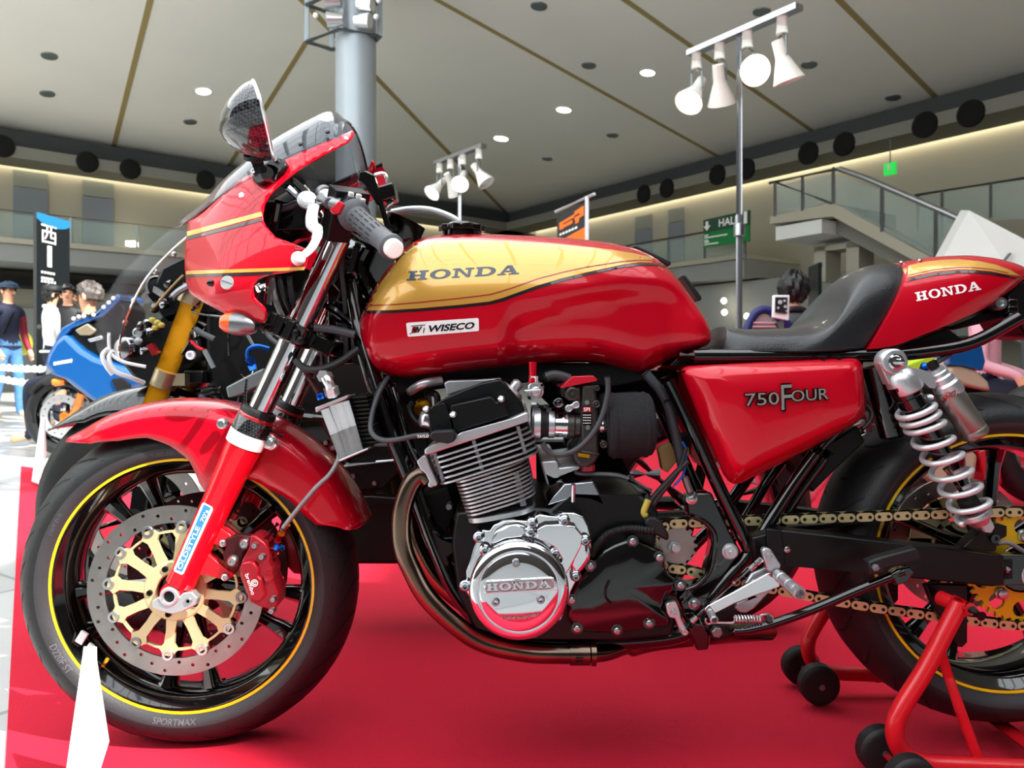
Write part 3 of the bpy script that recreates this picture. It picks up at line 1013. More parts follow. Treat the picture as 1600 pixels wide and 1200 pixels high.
# ------------------------------------------------------------------ people
def skin_body(joints, bones, root):
    names = list(joints)
    me = bpy.data.meshes.new('body')
    me.from_pydata([joints[n][0] for n in names], [(names.index(a), names.index(b)) for a, b in bones], [])
    o = bpy.data.objects.new('body', me)
    COL.objects.link(o)
    sk = o.modifiers.new('skin', 'SKIN')
    sk.use_smooth_shade = True
    lay = me.skin_vertices[0].data if me.skin_vertices else None
    for i, n in enumerate(names):
        r = joints[n][1]
        lay[i].radius = r if isinstance(r, tuple) else (r, r)
        lay[i].use_root = (n == root)
    o.modifiers.new('sub', 'SUBSURF').levels = 2
    bpy.context.view_layer.update()
    dg = bpy.context.evaluated_depsgraph_get()
    m2 = bpy.data.meshes.new_from_object(o.evaluated_get(dg))
    bpy.data.objects.remove(o)
    return m2

def seg_dist(p, a, b):
    ab = b - a
    t = max(0, min(1, (p - a).dot(ab) / max(ab.length_squared, 1e-9)))
    return (p - (a + ab * t)).length

def person(label, loc, h, yaw, cols, pose='stand', head_turn=0.0, hair='short', hair_mat='hair_black', cap=None, bag=None, group=None, armpose=0):
    """cols: top, sleeve, trousers, shoe. Built facing -Y, then turned."""
    t = thing('person', label, 'person', loc, group, rotz=yaw)
    ORG[t.name] = V((0, 0, 0))
    k = h / 1.72
    S = lambda x, y, z: V((x, y, z)) * k
    J = {}
    drop = 0.0
    if pose == 'sit': drop = .42
    J['pelvis'] = (S(0, 0, .95 - drop), (.135 * k, .10 * k))
    J['waist'] = (S(0, -.01, 1.08 - drop), (.135 * k, .095 * k))
    J['chest'] = (S(0, 0, 1.27 - drop), (.165 * k, .11 * k))
    J['collar'] = (S(0, .01, 1.41 - drop), (.11 * k, .075 * k))
    J['neck'] = (S(0, 0, 1.49 - drop), .05 * k)
    J['head0'] = (S(0, -.015, 1.56 - drop), .062 * k)
    J['head1'] = (S(0, -.01, 1.63 - drop), .082 * k)
    J['head2'] = (S(0, 0, 1.70 - drop), .062 * k)
    bones = [('pelvis', 'waist'), ('waist', 'chest'), ('chest', 'collar'), ('collar', 'neck'), ('neck', 'head0'), ('head0', 'head1'), ('head1', 'head2')]
    for s, n in ((-1, 'l'), (1, 'r')):
        J[n + 'sh'] = (S(.185 * s, .01, 1.39 - drop), .068 * k)
        fw = -.12 if armpose else 0.0
        J[n + 'el'] = (S(.25 * s, .03 + fw * .3, 1.11 - drop), .05 * k)
        J[n + 'wr'] = (S(.22 * s, -.10 + fw, .90 - drop + (.14 if armpose else 0)), .034 * k)
        J[n + 'ha'] = (S(.215 * s, -.14 + fw, .83 - drop + (.14 if armpose else 0)), (.04 * k, .022 * k))
        bones += [('collar', n + 'sh'), (n + 'sh', n + 'el'), (n + 'el', n + 'wr'), (n + 'wr', n + 'ha')]
        for q in range(4):
            f1 = n + 'f%d' % q
            J[f1] = (S((.205 + .013 * 0) * s + .0, -.165 + fw + .018 * (q - 1.5), .745 + (.014, .0, .004, .02)[q] - drop + (.14 if armpose else 0)), .0095 * k)
            bones.append((n + 'ha', f1))
        J[n + 't'] = (S(.19 * s, -.20 + fw, .80 - drop + (.14 if armpose else 0)), .011 * k)
        bones.append((n + 'ha', n + 't'))
        if pose == 'sit':
            J[n + 'hip'] = (S(.09 * s, -.04, .50), .095 * k)
            J[n + 'kn'] = (S(.11 * s, -.42, .50), .068 * k)
            J[n + 'an'] = (S(.11 * s, -.40, .09), .043 * k)
            J[n + 'to'] = (S(.12 * s, -.56, .04), .04 * k)
        else:
            J[n + 'hip'] = (S(.09 * s, 0, .87), .095 * k)
            J[n + 'kn'] = (S(.105 * s, -.02 - .05 * s, .48), .068 * k)
            J[n + 'an'] = (S(.11 * s, .02 - .09 * s, .09), .045 * k)
            J[n + 'to'] = (S(.13 * s, -.13 - .09 * s, .04), .04 * k)
        bones += [('pelvis', n + 'hip'), (n + 'hip', n + 'kn'), (n + 'kn', n + 'an'), (n + 'an', n + 'to')]
    me = skin_body(J, bones, 'pelvis')
    me.name = 'body'
    reg = {'skin': 0, 'top': 1, 'sleeve': 2, 'trousers': 3, 'shoe': 4}
    segs = []
    for a, b in bones:
        if a in ('neck', 'head0', 'head1') or b[1:3] == 'ha' or a[1:] == 'ha': c = 0
        elif b[1:] in ('el', 'wr') : c = 2
        elif b in ('neck',): c = 0
        elif a == 'pelvis' and b == 'waist': c = 1
        elif b[1:] in ('hip', 'kn', 'an'): c = 3
        elif b[1:] == 'to': c = 4
        else: c = 1
        segs.append((J[a][0], J[b][0], c, (J[a][1] if not isinstance(J[a][1], tuple) else J[a][1][0])))
    for mname in ('skin', cols[0], cols[1], cols[2], cols[3]):
        me.materials.append(MATS[mname])
    for p in me.polygons:
        c = p.center
        best = min(segs, key=lambda sg: seg_dist(c, sg[0], sg[1]) / (sg[3] + .02))
        p.material_index = best[2]
        p.use_smooth = True
    o = bpy.data.objects.new('body', me)
    COL.objects.link(o); o.parent = t; ORG[o.name] = V((0, 0, 0))
    hc = S(0, -.01, 1.635 - drop)
    R = Matrix.Rotation(head_turn, 3, 'Z')
    Hm = lambda x, y, z: hc + (R @ V((x, y, z))) * k
    mb = MB(); mb.tube([Hm(0, -.088, .02), Hm(0, -.108, -.02), Hm(0, -.09, -.03)], [.008 * k, .016 * k, .012 * k], 8); mb.build('nose', 'skin', o)
    for s in (-1, 1):
        mb = MB(); mb.ball(Hm(.086 * s, .0, -.005), (.012 * k, .022 * k, .034 * k), 10, 8); mb.build('ear', 'skin', o)
        mb = MB(); mb.ball(Hm(.034 * s, -.078, .012), (.012 * k, .008 * k, .007 * k), 8, 6); mb.build('eye', 'black_satin', o)
    mb = MB(); mb.ball(Hm(0, -.082, -.055), (.022 * k, .008 * k, .006 * k), 8, 6); mb.build('mouth', 'caliper_red', o)
    # hair: a cap of locks over the crown and back
    mb = MB()
    vs, fs = [], []
    n, m = 28, 12
    random.seed(int(loc[0] * 10))
    for i in range(m + 1):
        th = (i / m) * (2.0 if hair == 'short' else 2.6)
        for q in range(n):
            w = 2 * PI * q / n
            front = max(0, -math.sin(w))
            lim = th * (1 - .52 * front)
            rr = .104 + .010 * math.sin(q * 2.4 + i) + random.uniform(-.004, .005)
            vs.append(Hm(rr * .93 * math.sin(lim) * math.cos(w), rr * 1.05 * math.sin(lim) * math.sin(w) + .008, .012 + rr * 1.12 * math.cos(lim)))
    for i in range(m):
        for q in range(n):
            fs.append((i * n + q, (i + 1) * n + q, (i + 1) * n + (q + 1) % n, i * n + (q + 1) % n))
    mb.add(vs, fs)
    mb.build('hair', hair_mat, t, solid=.012)
    if cap:
        mb = MB(); mb.lathe(Hm(0, .0, .045), R @ V((0, 0, 1)), [(0, .112 * k), (.03 * k, .114 * k), (.055 * k, .10 * k), (.075 * k, .05 * k), (.08 * k, 0)], 20); 
        mb.prism([Hm(-.075, -.09, .045), Hm(-.06, -.15, .038), Hm(.06, -.15, .038), Hm(.075, -.09, .045)], V((0, 0, .012)))
        mb.build('cap', cap, t)
    if bag:
        mb = MB(); mb.ball(S(.30, .10, .98), (.10 * k, .14 * k, .16 * k), 14, 10); bg = mb.build('shoulder_bag', bag, t)
        mb = MB(); mb.tube([S(.28, .1, 1.1), S(.2, .05, 1.44), S(0, -.1, 1.36), S(-.14, -.1, 1.1)], .014 * k, 6); mb.build('strap', 'black_satin', bg)
    mb = MB(); mb.tube([S(.075 * math.cos(a), .012 + .066 * math.sin(a), 1.47 - drop + .020 * math.sin(a)) for a in [2 * PI * i / 14 for i in range(14)]], .024 * k, 8, closed=True); mb.build('collar', cols[0], o)
    mb = MB(); mb.tube([S(.155 * math.cos(a), .115 * math.sin(a), .93 - drop) for a in [2 * PI * i / 16 for i in range(16)]], .016 * k, 8, closed=True); mb.build('hem', cols[0], o)
    return t

def gx(px, dep): return (px - 800) / F * dep
D1 = 9.4
person('man in a cap with dark vest, burgundy sleeves and jeans', (gx(12, D1), D1 - DC, 0), 1.60, 1.25, ('cloth_navy', 'cloth_burgundy', 'denim', 'shoe_tan'), cap='cloth_cap', bag='bag_yellow')
person('person in a white top and dark cap before the black pillar sign', (gx(80, 8.4), 8.4 - DC, 0), 1.47, 2.2, ('cloth_white', 'cloth_white', 'cloth_navy', 'shoe_tan'), hair='long', cap='cloth_black')
person('dark-haired person in black half hidden between two others', (gx(106, 10.0), 10.0 - DC, 0), 1.62, 0.4, ('cloth_black', 'cloth_black', 'cloth_navy', 'shoe_tan'))
person('man in profile with wavy greyish hair and dark jacket', (gx(140, 6.7), 6.7 - DC, 0), 1.75, -1.45, ('cloth_black', 'cloth_black', 'cloth_navy', 'shoe_tan'), hair_mat='hair_grey', pose='sit')
DP = 5.8
person('black-haired person in black leather jacket seen from behind', (gx(1240, DP), DP - DC, 0), 1.72, PI - .25, ('leather_jacket', 'leather_jacket', 'cloth_black', 'shoe_tan'), hair='long', armpose=1, pose='sit')
person('person mostly hidden behind the seat hump, only temple showing', (gx(1322, 10.5), 10.5 - DC, 0), 1.66, .6, ('cloth_navy', 'cloth_navy', 'denim', 'shoe_tan'))
person('person in a pink top seated behind the tail frame', (gx(1540, 5.6), 5.6 - DC, 0), 1.66, .9, ('cloth_pink', 'cloth_pink', 'cloth_navy', 'shoe_tan'), pose='sit', armpose=1)

for (px, dep, yw, lab) in ((140, 6.7, -1.45, 'low black stool under the man in profile, behind the blue motorcycle'), (1240, 5.8, PI - .25, 'low black stool under the person in the black leather jacket'), (1540, 5.6, .9, 'low black stool under the person in the pink top')):
    t = thing('stool', lab, 'stool', (gx(px, dep), dep - DC, 0))
    c = V((gx(px, dep), dep - DC, 0))
    mb = MB(); mb.lathe(c, (0, 0, 1), [(.36, .17), (.365, .18), (.385, .18), (.39, .16)], 24); mb.build('seat', 'black_satin', t)
    for k in range(4):
        a = PI / 4 + PI / 2 * k
        mb = MB(); mb.tube([c + V((.12 * math.cos(a), .12 * math.sin(a), .37)), c + V((.17 * math.cos(a), .17 * math.sin(a), .006))], .012, 8); mb.build('leg', 'steel_grey', t)

# white rope barriers at the left
for i, (pts, lab) in enumerate([([(-10, 573), (30, 576), (71, 577)], 'upper white barrier rope by the blue motorcycle'), ([(-10, 590), (30, 597), (82, 602)], 'lower white barrier rope by the blue motorcycle')]):
    q = cr([PD(a, b, 7.6) for a, b in pts], 10)
    mb = MB()
    for s in (0, 1):
        mb.tube([p + V((0, .018 * math.cos(k * 1.3 + s * PI), .018 * math.sin(k * 1.3 + s * PI))) for k, p in enumerate(q)], .02, 8)
    o = mb.build('barrier_rope', 'rope_white'); tag(o, lab, 'rope', 'barrier ropes')
pst = PD(76, 600, 7.6)
t = thing('barrier_post', 'grey barrier post holding the white ropes', 'post', (pst.x, pst.y, 0))
mb = MB(); mb.tube([V((pst.x, pst.y, 0)), V((pst.x, pst.y, PD(76, 570, 7.6).z))], .022, 10); mb.build('post', 'steel_grey', t)
mb = MB(); mb.lathe((pst.x, pst.y, 0), (0, 0, 1), [(0, .16), (.02, .16), (.03, .03)], 20); mb.build('foot', 'steel_grey', t)

# folding chair and framed photo board at the right
t = thing('chair', 'navy tubular chair with mesh back beyond the saddle', 'chair', (gx(1200, 4.7), 4.7 - DC, 0))
def cp(a, b, dd=0): return PD(a, b, 4.7 + dd)
arch = cr([cp(1160, 560), cp(1166, 520), cp(1176, 495), cp(1188, 485), cp(1200, 485), cp(1212, 492), cp(1236, 514), cp(1250, 560)], 6)
mb = MB(); mb.tube(arch, .026, 10); mb.build('back_frame', 'chair_blue', t)
mb = MB(); mb.prism([cp(1176, 515), cp(1182, 497), cp(1193, 491), cp(1204, 497), cp(1216, 515), cp(1220, 560), cp(1174, 560)], V((0, .01, 0))); mb.build('backrest', 'chair_mesh', t, smooth=0)
for k in range(4):
    mb = MB(); mb.prism([cp(1176, 503 + k * 6, -.02), cp(1212, 503 + k * 6, -.02), cp(1212, 505 + k * 6, -.02), cp(1176, 505 + k * 6, -.02)], V((0, .008, 0))); mb.build('strap', 'cloth_pink', t, smooth=0)
mb = MB(); c0 = cp(1205, 562); mb.box(c0 + V((0, .22, 0)), (.42, .42, .04)); mb.build('seat', 'chair_blue', t, bevel=.015)
for a, b in ((-.19, .03), (.19, .03), (-.19, .42), (.19, .42)):
    mb = MB(); mb.tube([c0 + V((a, b, 0)), V((c0.x + a * 1.1, c0.y + b, 0.007))], .014, 8); mb.build('leg', 'steel_grey', t)
t = thing('photo_board', 'white framed photo board on a post beside the seated-height black jacket', 'board', (gx(1221, 4.5), 4.5 - DC, 0))
t['label'] = 'white framed photo board in front of the black leather jacket'
q = lambda a, b, dd=0: PD(a, b, 4.5 + dd)
mb = MB(); mb.prism([q(1209, 461), q(1234, 461), q(1233, 501), q(1208, 496)], V((0, .03, 0))); mb.build('frame', 'card_white', t, bevel=.004)
mb = MB(); mb.prism([q(1212, 464.5, -.012), q(1230.5, 464.5, -.012), q(1230, 490, -.012), q(1211.5, 488, -.012)], V((0, .008, 0))); mb.build('photo', 'photo_dark', t, smooth=0)
mb = MB()
for a, b, r in ((1219, 472, 3.6), (1226, 470, 2.2), (1227, 479, 2.6), (1216, 481, 2), (1229, 486, 1.6)):
    mb.lathe(q(a, b, -.018), (0, -1, 0), [(0, r * 4.5 / F), (.002, 0)], 10)
mb.build('photo_shapes', 'photo_light', t)
mb = MB(); mb.tube([q(1221, 498, .03), V((q(1221, 498).x, 4.53 - DC, .0))], .014, 8); mb.build('post', 'steel_grey', t)
mb = MB(); mb.lathe((q(1221, 498).x, 4.53 - DC, 0), (0, 0, 1), [(0.006, .18), (.02, .18), (.03, .02)], 16); mb.build('foot', 'steel_grey', t)

# white tent signs on the carpet
def tent(label, apex_l, apex_r, base_l, base_m, base_r, th):
    """upright folded white card: left leaf and right leaf"""
    t = thing('table_sign', label, 'sign', (base_m.x, base_m.y, .006))
    for nm, q in (('front_leaf', [apex_l, apex_r, base_m, base_l]), ('side_leaf', [apex_r, apex_r + (base_r - base_m) * .02, base_r, base_m])):
        n = (q[1] - q[0]).cross(q[3] - q[0]).normalized()
        if n.dot(CAMP - q[0]) < 0: n = -n
        mb = MB(); mb.prism(q, -n * th); mb.build(nm, 'card_white', t, smooth=0)
    return t
def at(px, py, Y): return P(px, py, Y)
tent('nearest white folded card sign standing before the front tyre', P(131, 1010, -.20), P(148, 1010, -.21), P(101, 1218, -.30), P(151, 1222, -.33), P(171, 1158, -.16), .004)
g0 = G(56, 757)
tent('small white folded card sign at the carpet corner, farther back', P(64, 651, g0.y), P(70, 653, g0.y), P(49, 752, g0.y), P(63, 757, g0.y - .1), P(73, 708, g0.y + .3), .006)
# ------------------------------------------------------------------ the red and gold motorcycle
bike = thing('motorcycle', 'red and gold café racer motorcycle in the foreground on red carpet', 'motorcycle', (0, 0, 0))
bike['label'] = 'red and gold cafe racer motorcycle in the foreground on red carpet'

def annulus_holes(c, ro, ri, th, holes, n=72, sx=1.0):
    mk = lambda r, k, a0=0.0, cx=0.0, cz=0.0: [V((c.x + (cx + r * math.cos(a0 + 2 * PI * i / k)) * sx, c.y, c.z + cz + r * math.sin(a0 + 2 * PI * i / k))) for i in range(k)]
    mb = MB()
    hs = [mk(ri, n)] + [mk(hr, 8, 0, rr * math.cos(a), rr * math.sin(a)) for rr, a, hr in holes]
    mb.prism(mk(ro, n), V((0, th, 0)), hs)
    return mb

def ring_text(mb, s, c, y, r, ang, size, sx, flip=False, bold=.02):
    """raised letters round a sidewall; ang in degrees where the word is centred, tops pointing out"""
    vs, fs, w = text_mesh(s, bold)
    W = w * size
    def f(a, b):
        rr = r + (b - .5) * size if not flip else r - (b - .5) * size
        th = math.radians(ang) - ((a / w - .5) * W / r) * (1 if not flip else -1)
        return c + V((math.cos(th) * rr * sx, y(rr), math.sin(th) * rr))
    mb.add([f(a, b) for a, b in vs], fs)

def make_wheel(name, c, sx, prof, rim_hw, spokes, hub_hw, words, groove_n, mirror_groove=True):
    """prof: half profile of the tyre from the bead to the crown, (y, r)"""
    w = MB()
    h = rim_hw
    w.lathe(c, (0, 1, 0), [(-h - .003, .233), (-h - .004, .2195), (-h, .2165), (-h + .008, .206), (-h + .022, .196), (h - .022, .196), (h - .008, .206), (h, .2165), (h + .004, .2195), (h + .003, .233), (h - .012, .224), (0, .208), (-h + .012, .224)], 96, sx, closed=True)
    w.lathe(c, (0, 1, 0), [(-hub_hw, .03), (-hub_hw, .044), (-hub_hw * .6, .040), (0, .046), (hub_hw * .6, .040), (hub_hw, .044), (hub_hw, .03)], 40, sx)
    for a in spokes:
        a = math.radians(a)
        d = V((math.cos(a), 0, math.sin(a))); s = V((-math.sin(a), 0, math.cos(a)))
        rings = []
        for r, wd, th in ((.036, .013, .02), (.09, .0095, .014), (.16, .0105, .013), (.192, .015, .018), (.203, .022, .024)):
            q = []
            for k in range(8):
                t = 2 * PI * (k + .5) / 8
                v = d * r + s * wd * math.cos(t) * 1.08
                q.append(c + V((v.x * sx, th * math.sin(t) * 1.08, v.z)))
            rings.append(q)
        w.loft(rings)
    wo = w.build(name, 'rim_black', bike)
    for sg in (-1, 1):
        s = MB(); s.lathe(c, (0, 1, 0), [(sg * (h + .0042), .2212), (sg * (h + .0052), .2216), (sg * (h + .0052), .2258), (sg * (h + .0036), .2262)], 96, sx, closed=True)
        s.build('rim_stripe', 'rim_yellow', wo)
    full = prof + [(-y, r) for y, r in reversed(prof[:-1])]
    t = MB()
    n = 120
    k = min(i for i in range(len(prof)) if prof[i][1] > .2445)
    t.cur = 1; t.lathe(c, (0, 1, 0), full[:k + 1], n, sx, cap=False)
    t.cur = 0; t.lathe(c, (0, 1, 0), full[k:len(full) - k], n, sx, cap=False)
    t.cur = 1; t.lathe(c, (0, 1, 0), full[len(full) - k - 1:] + [full[0]], n, sx, cap=False)
    t.build('tyre', ['tyre', 'tyre_side'], wo)
    def surf(y):
        ya = -abs(y)
        for (y0, r0), (y1, r1) in zip(prof[k - 1:], prof[k:]):
            if min(y0, y1) <= ya <= max(y0, y1) and y1 != y0:
                return r0 + (r1 - r0) * (ya - y0) / (y1 - y0)
        return prof[-1][1]
    ym = abs(prof[k][0])
    g = MB()
    for i in range(groove_n):
        for sg in (-1, 1):
            a0 = 2 * PI * (i + (.5 if sg > 0 else 0)) / groove_n
            L, Rr = [], []
            for q in range(9):
                u = q / 8
                y = sg * ym * (.97 - .82 * u)
                a = a0 + .16 * u + .10 * math.sin(u * 2.4)
                wd = .0022 + .0020 * math.sin(PI * u)
                r = surf(y) + .0005
                for lst, da in ((L, -wd / r), (Rr, wd / r)):
                    lst.append(c + V((math.cos(a + da) * r * sx, y, math.sin(a + da) * r)))
            g.loft([L, Rr], closed=False, caps=False)
    g.build('tread_groove', 'groove', wo, fix=False)['kind'] = 'stuff'
    def ys(r):
        best = None
        for (y0, r0), (y1, r1) in zip(prof[:-1], prof[1:]):
            if min(r0, r1) <= r <= max(r0, r1) and abs(r1 - r0) > 1e-6:
                best = y0 + (y1 - y0) * (r - r0) / (r1 - r0); break
        return (best if best is not None else prof[0][0]) - .0008
    for s, ang, size, r, fl in words:
        tx = MB(); ring_text(tx, s, c, ys, r, ang, size, sx, fl)
        tx.build('sidewall_lettering', 'tyre_letter', wo, smooth=0, fix=False)
    return wo

FC = V((-.5835, 0, .2922)); FX = 1.04
fprof = [(-.047, .224), (-.054, .230), (-.0585, .238), (-.0600, .245), (-.0588, .255), (-.0545, .2645), (-.0465, .2735), (-.034, .2825), (-.018, .2895), (0, .2922)]
sp = [125 + 72 * k + d for k in range(5) for d in (-11, 11)]
fw = make_wheel('front_wheel', FC, FX, fprof, .0445, sp, .062,
                [('SPORTMAX', 268, .0105, .2365, True), ('D220F ST', 212, .0105, .2365, True), ('TUBELESS', 97, .007, .2365, False), ('(120/70 ZR17)', 152, .007, .2365, False)], 30)

m = MB(); m.box(P(128, 996, -.047), (.014, .006, .022), Matrix.Rotation(.55, 3, 'Y')); m.box(P(140, 1012, -.047), (.010, .006, .016), Matrix.Rotation(.6, 3, 'Y')); m.build('wheel_weight', 'white_print', fw, bevel=.001)
m = MB(); m.cyl(P(168, 1030, -.03), P(161, 1041, -.045), .004, .003, 10); m.build('valve', 'gold_fit', fw)
# brake discs with drilled holes, gold carriers, steel buttons
for sg in (-1, 1):
    yd = .072 * sg
    holes = [(.1245 + (.0075 * (i % 3)), 2 * PI * i / 36 + .05, .0031) for i in range(36)]
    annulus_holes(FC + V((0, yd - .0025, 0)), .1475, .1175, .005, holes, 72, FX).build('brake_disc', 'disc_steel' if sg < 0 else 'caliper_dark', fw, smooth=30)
    ca = MB()
    cc = FC + V((0, yd, 0))
    ca.lathe(cc, (0, 1, 0), [(-.004 + 0, .030), (-.006, .032), (-.006, .050), (-.003, .053), (.004, .053), (.004, .030)], 48, FX, closed=True)
    ca.lathe(cc, (0, 1, 0), [(-.002, .1005), (-.002, .1045), (.003, .1045), (.003, .1005)], 72, FX, closed=True)
    for i in range(12):
        a = math.radians(114 + 30 * i)
        d = V((math.cos(a), 0, math.sin(a))); s = V((-math.sin(a), 0, math.cos(a)))
        def q(r, wd): v = d * r + s * wd; return cc + V((v.x * FX, -.0045, v.z))
        ca.prism([q(.046, -.0095), q(.07, -.0075), q(.092, -.0085), q(.102, -.016), q(.106, -.012), q(.113, -.009), q(.113, .009), q(.106, .012), q(.102, .016), q(.092, .0085), q(.07, .0075), q(.046, .0095)], V((0, .006, 0)))
    ca.build('disc_carrier', 'carrier_gold', fw, smooth=30)
    bt = None
    for i in range(12):
        a = math.radians(114 + 30 * i)
        p = cc + V((math.cos(a) * .1115 * FX, -.002 * 0, math.sin(a) * .1115))
        m = MB(); m.lathe(p + V((0, -.0065 if sg < 0 else .0065, 0)), (0, 1 if sg < 0 else -1, 0), [(0, .0055), (0, .0095), (.0015, .0105), (.006, .0105), (.011, .0105), (.011, .0050), (.003, .0050)], 18, closed=True)
        m.build('disc_button', 'bolt_steel' if i % 4 else 'alu_dull', fw)
    for i in range(5):
        a = math.radians(40 + 72 * i)
        m = MB(); p = cc + V((math.cos(a) * .041 * FX, (-.0055 if sg < 0 else .0055), math.sin(a) * .041)); m.lathe(p, (0, sg, 0), [(-.002, .0055), (.004, .005), (.004, .0025), (.001, .002)], 10); m.build('disc_bolt', 'chain_dark', fw)

# ---- fork legs
YF_ = .095
def fk(py, sg=-1):
    """point on the fork line at image row py of the near leg"""
    p = P(285 + .4587 * (905 - py), py, -YF_)
    return V((p.x, YF_ * sg, p.z))
FA = (fk(600) - fk(905)).normalized()
for sg in (-1, 1):
    o = fk(905, sg)
    m = MB(); m.lathe(o, FA, [(-.012, .020), (-.008, .0245), (.03, .0245), (.10, .0255), (.17, .0268), (.215, .0285), (.24, .0305), (.262, .0305)], 32)
    m.lathe(V((o.x + FA.x * .0, o.y, o.z)) + V((-.010, 0, -.020)), (0, 1, 0), [(-.020, .017), (-.020, .0200), (.020, .0200), (.020, .017)], 24)
    leg = m.build('fork_leg', 'fork_red', bike)
    m = MB(); m.lathe(o, FA, [(.253, .0306), (.253, .0322), (.273, .0328), (.277, .0318), (.277, .028)], 32, cap=False); m.build('collar', 'white_print', leg)
    m = MB(); m.lathe(o, FA, [(.274, .0305), (.276, .0325), (.300, .0318), (.304, .030)], 32, cap=False); m.build('carbon_sleeve', 'carbon', leg)
    m = MB(); m.lathe(o, FA, [(.300, .0300), (.302, .0312), (.306, .0312), (.308, .030)], 32, cap=False); m.build('red_band', 'stripe_red', leg)
    m = MB(); m.lathe(o, FA, [(.306, .0285), (.307, .0302), (.314, .0302), (.318, .0285), (.320, .023)], 32, cap=False); m.build('dust_seal', 'rubber', leg)
    m = MB(); m.lathe(o, FA, [(.26, .0208), (.640, .0208), (.642, .019), (.648, .019)], 40); m.build('stanchion', 'chrome', leg)
    m = MB()
    for k in range(10):
        pass
    b0 = fk(652, sg) - V((FA.z, 0, -FA.x)) * .030
    m.prism([fk(664, sg) - V((FA.z, 0, -FA.x)) * .0325, fk(640, sg) - V((FA.z, 0, -FA.x)) * .032, fk(592, sg) + V((-.049, 0, .0)), fk(593, sg) + V((-.045, 0, 0)), fk(620, sg) + V((-.034, 0, 0)), fk(648, sg) - V((FA.z, 0, -FA.x)) * .022, fk(662, sg) - V((FA.z, 0, -FA.x)) * .024], V((0, .003, 0)))
    m.build('stone_guard', 'carbon', leg)
    # axle clamp and caliper lugs
    ax = P(262, 934, -.125); ax.y = .122 * sg
    m = MB(); m.lathe(ax, (0, sg, 0), [(-.030, .0165), (-.004, .0165), (0, .0150), (0, .0095), (-.02, .0092), (-.021, 0)], 28)
    zz = lambda a, b: V((P(a, b, -.122).x, .118 * sg, P(a, b, -.122).z))
    m.prism([zz(236, 940), zz(246, 934), zz(262, 946), zz(272, 942), zz(284, 928), zz(298, 926), zz(307, 936), zz(304, 947), zz(286, 956), zz(266, 961), zz(246, 956), zz(236, 950)], V((0, -.018 * sg, 0)))
    m.build('axle_clamp', 'alu', leg, bevel=.0015)
    m = MB(); m.lathe(ax + V((0, -.0045 * sg, 0)), (0, sg, 0), [(0, .0088), (.001, 0)], 16); m.build('axle_bore', 'black_satin', leg)
    m = MB(); m.lathe(zz(293, 940), (0, sg, 0), [(0, .006), (.003, .0055), (.003, .003), (0, .003)], 12); m.build('clamp_bolt', 'bolt_steel', leg)
    zl = lambda a, b: V((P(a, b, -.1).x, .100 * sg, P(a, b, -.1).z))
    for lug in ([(330, 827), (340, 825), (350, 828), (360, 836), (364, 842), (358, 852), (348, 855), (332, 850)], [(315, 868), (322, 862), (338, 877), (354, 890), (366, 896), (360, 904), (348, 906), (325, 900), (311, 899)]):
        m = MB(); m.prism([zl(*q) for q in lug], V((0, -.022 * sg, 0))); m.build('caliper_lug', 'fork_red', leg, bevel=.002)
    for a, b in ((350, 848), (353, 901)):
        m = MB(); m.lathe(V((zl(a, b).x, .101 * sg, zl(a, b).z)), (0, sg, 0), [(0, .0065), (.005, .006), (.006, .004), (.003, .0025)], 12); m.build('lug_bolt', 'bolt_steel', leg)
    if sg < 0:
        near_leg = leg

# sticker on the near leg
m = MB(); m.lathe(fk(905), FA, [(-.012, .020), (-.008, .0245), (.03, .0245), (.10, .0255), (.17, .0268), (.215, .0285), (.24, .0305), (.262, .0305)], 64)
lb = m.bvh()
sk = skin([(319, 785), (332, 792), (333, 796), (287, 896), (284, 898), (273, 893), (272, 889), (316, 787)], lb, .0005, 5)
sk.build('oldstyle_sticker', 'sticker_white', near_leg, fix=False)
skin([(319.5, 788), (329.5, 793.5), (284.5, 894), (275.5, 890)], lb, .0008, 5).build('sticker_field', 'sticker_blue', near_leg, fix=False)
m = MB()
put_text(m, "OLDSTYLE", px_map(lb, 283.5, 890.5, 313.5, 824, -6.2, -2.9, .0011), bold=.012, space=1.0)
put_text(m, "70's", px_map(lb, 318, 816, 326.5, 798, -5.2, -2.6, .0011), bold=.012)
m.build('sticker_lettering', 'white_print', near_leg, smooth=0, fix=False)

# caliper
cal = MB(); cal.pp([(391, 836), (401, 838), (413, 848), (419, 858), (422, 870), (420, 880), (426, 890), (425, 902), (429, 914), (434, 924), (434, 942), (430, 951), (425, 954), (405, 948), (390, 941), (384, 925), (376, 905), (373, 890), (380, 872), (389, 856)], -.128, -.078)
cal = cal.build('brake_caliper', 'caliper_red', bike, bevel=.004, seg=3)
m = MB(); m.pp([(377, 880), (388, 877), (398, 880), (404, 892), (402, 900), (409, 906), (411, 920), (414, 930), (410, 938), (398, 940), (390, 934), (383, 918), (376, 898)], -.136, -.12); m.build('piston_bulge', 'caliper_red', cal, bevel=.005, seg=3)
m = MB(); m.pp([(352, 842), (362, 838), (378, 836), (392, 838), (390, 852), (380, 866), (376, 884), (370, 892), (360, 888), (350, 876), (347, 866), (352, 858)], -.108, -.088); m.build('caliper_bracket', 'caliper_dark', cal, bevel=.002)
for a, b, r in ((383.6, 848.7, .0105), (364.7, 876, .0105), (399.5, 851.5, .006), (410.5, 869, .0065), (428, 935, .006), (426, 953, .006)):
    m = MB(); m.lathe(P(a, b, -.109 if r > .008 else -.128), (0, -1, 0), [(-.004, r), (.004, r), (.009, r * .6), (.009, r * .35), (.006, r * .3)], 16); m.build('caliper_bolt', 'bolt_steel', cal)
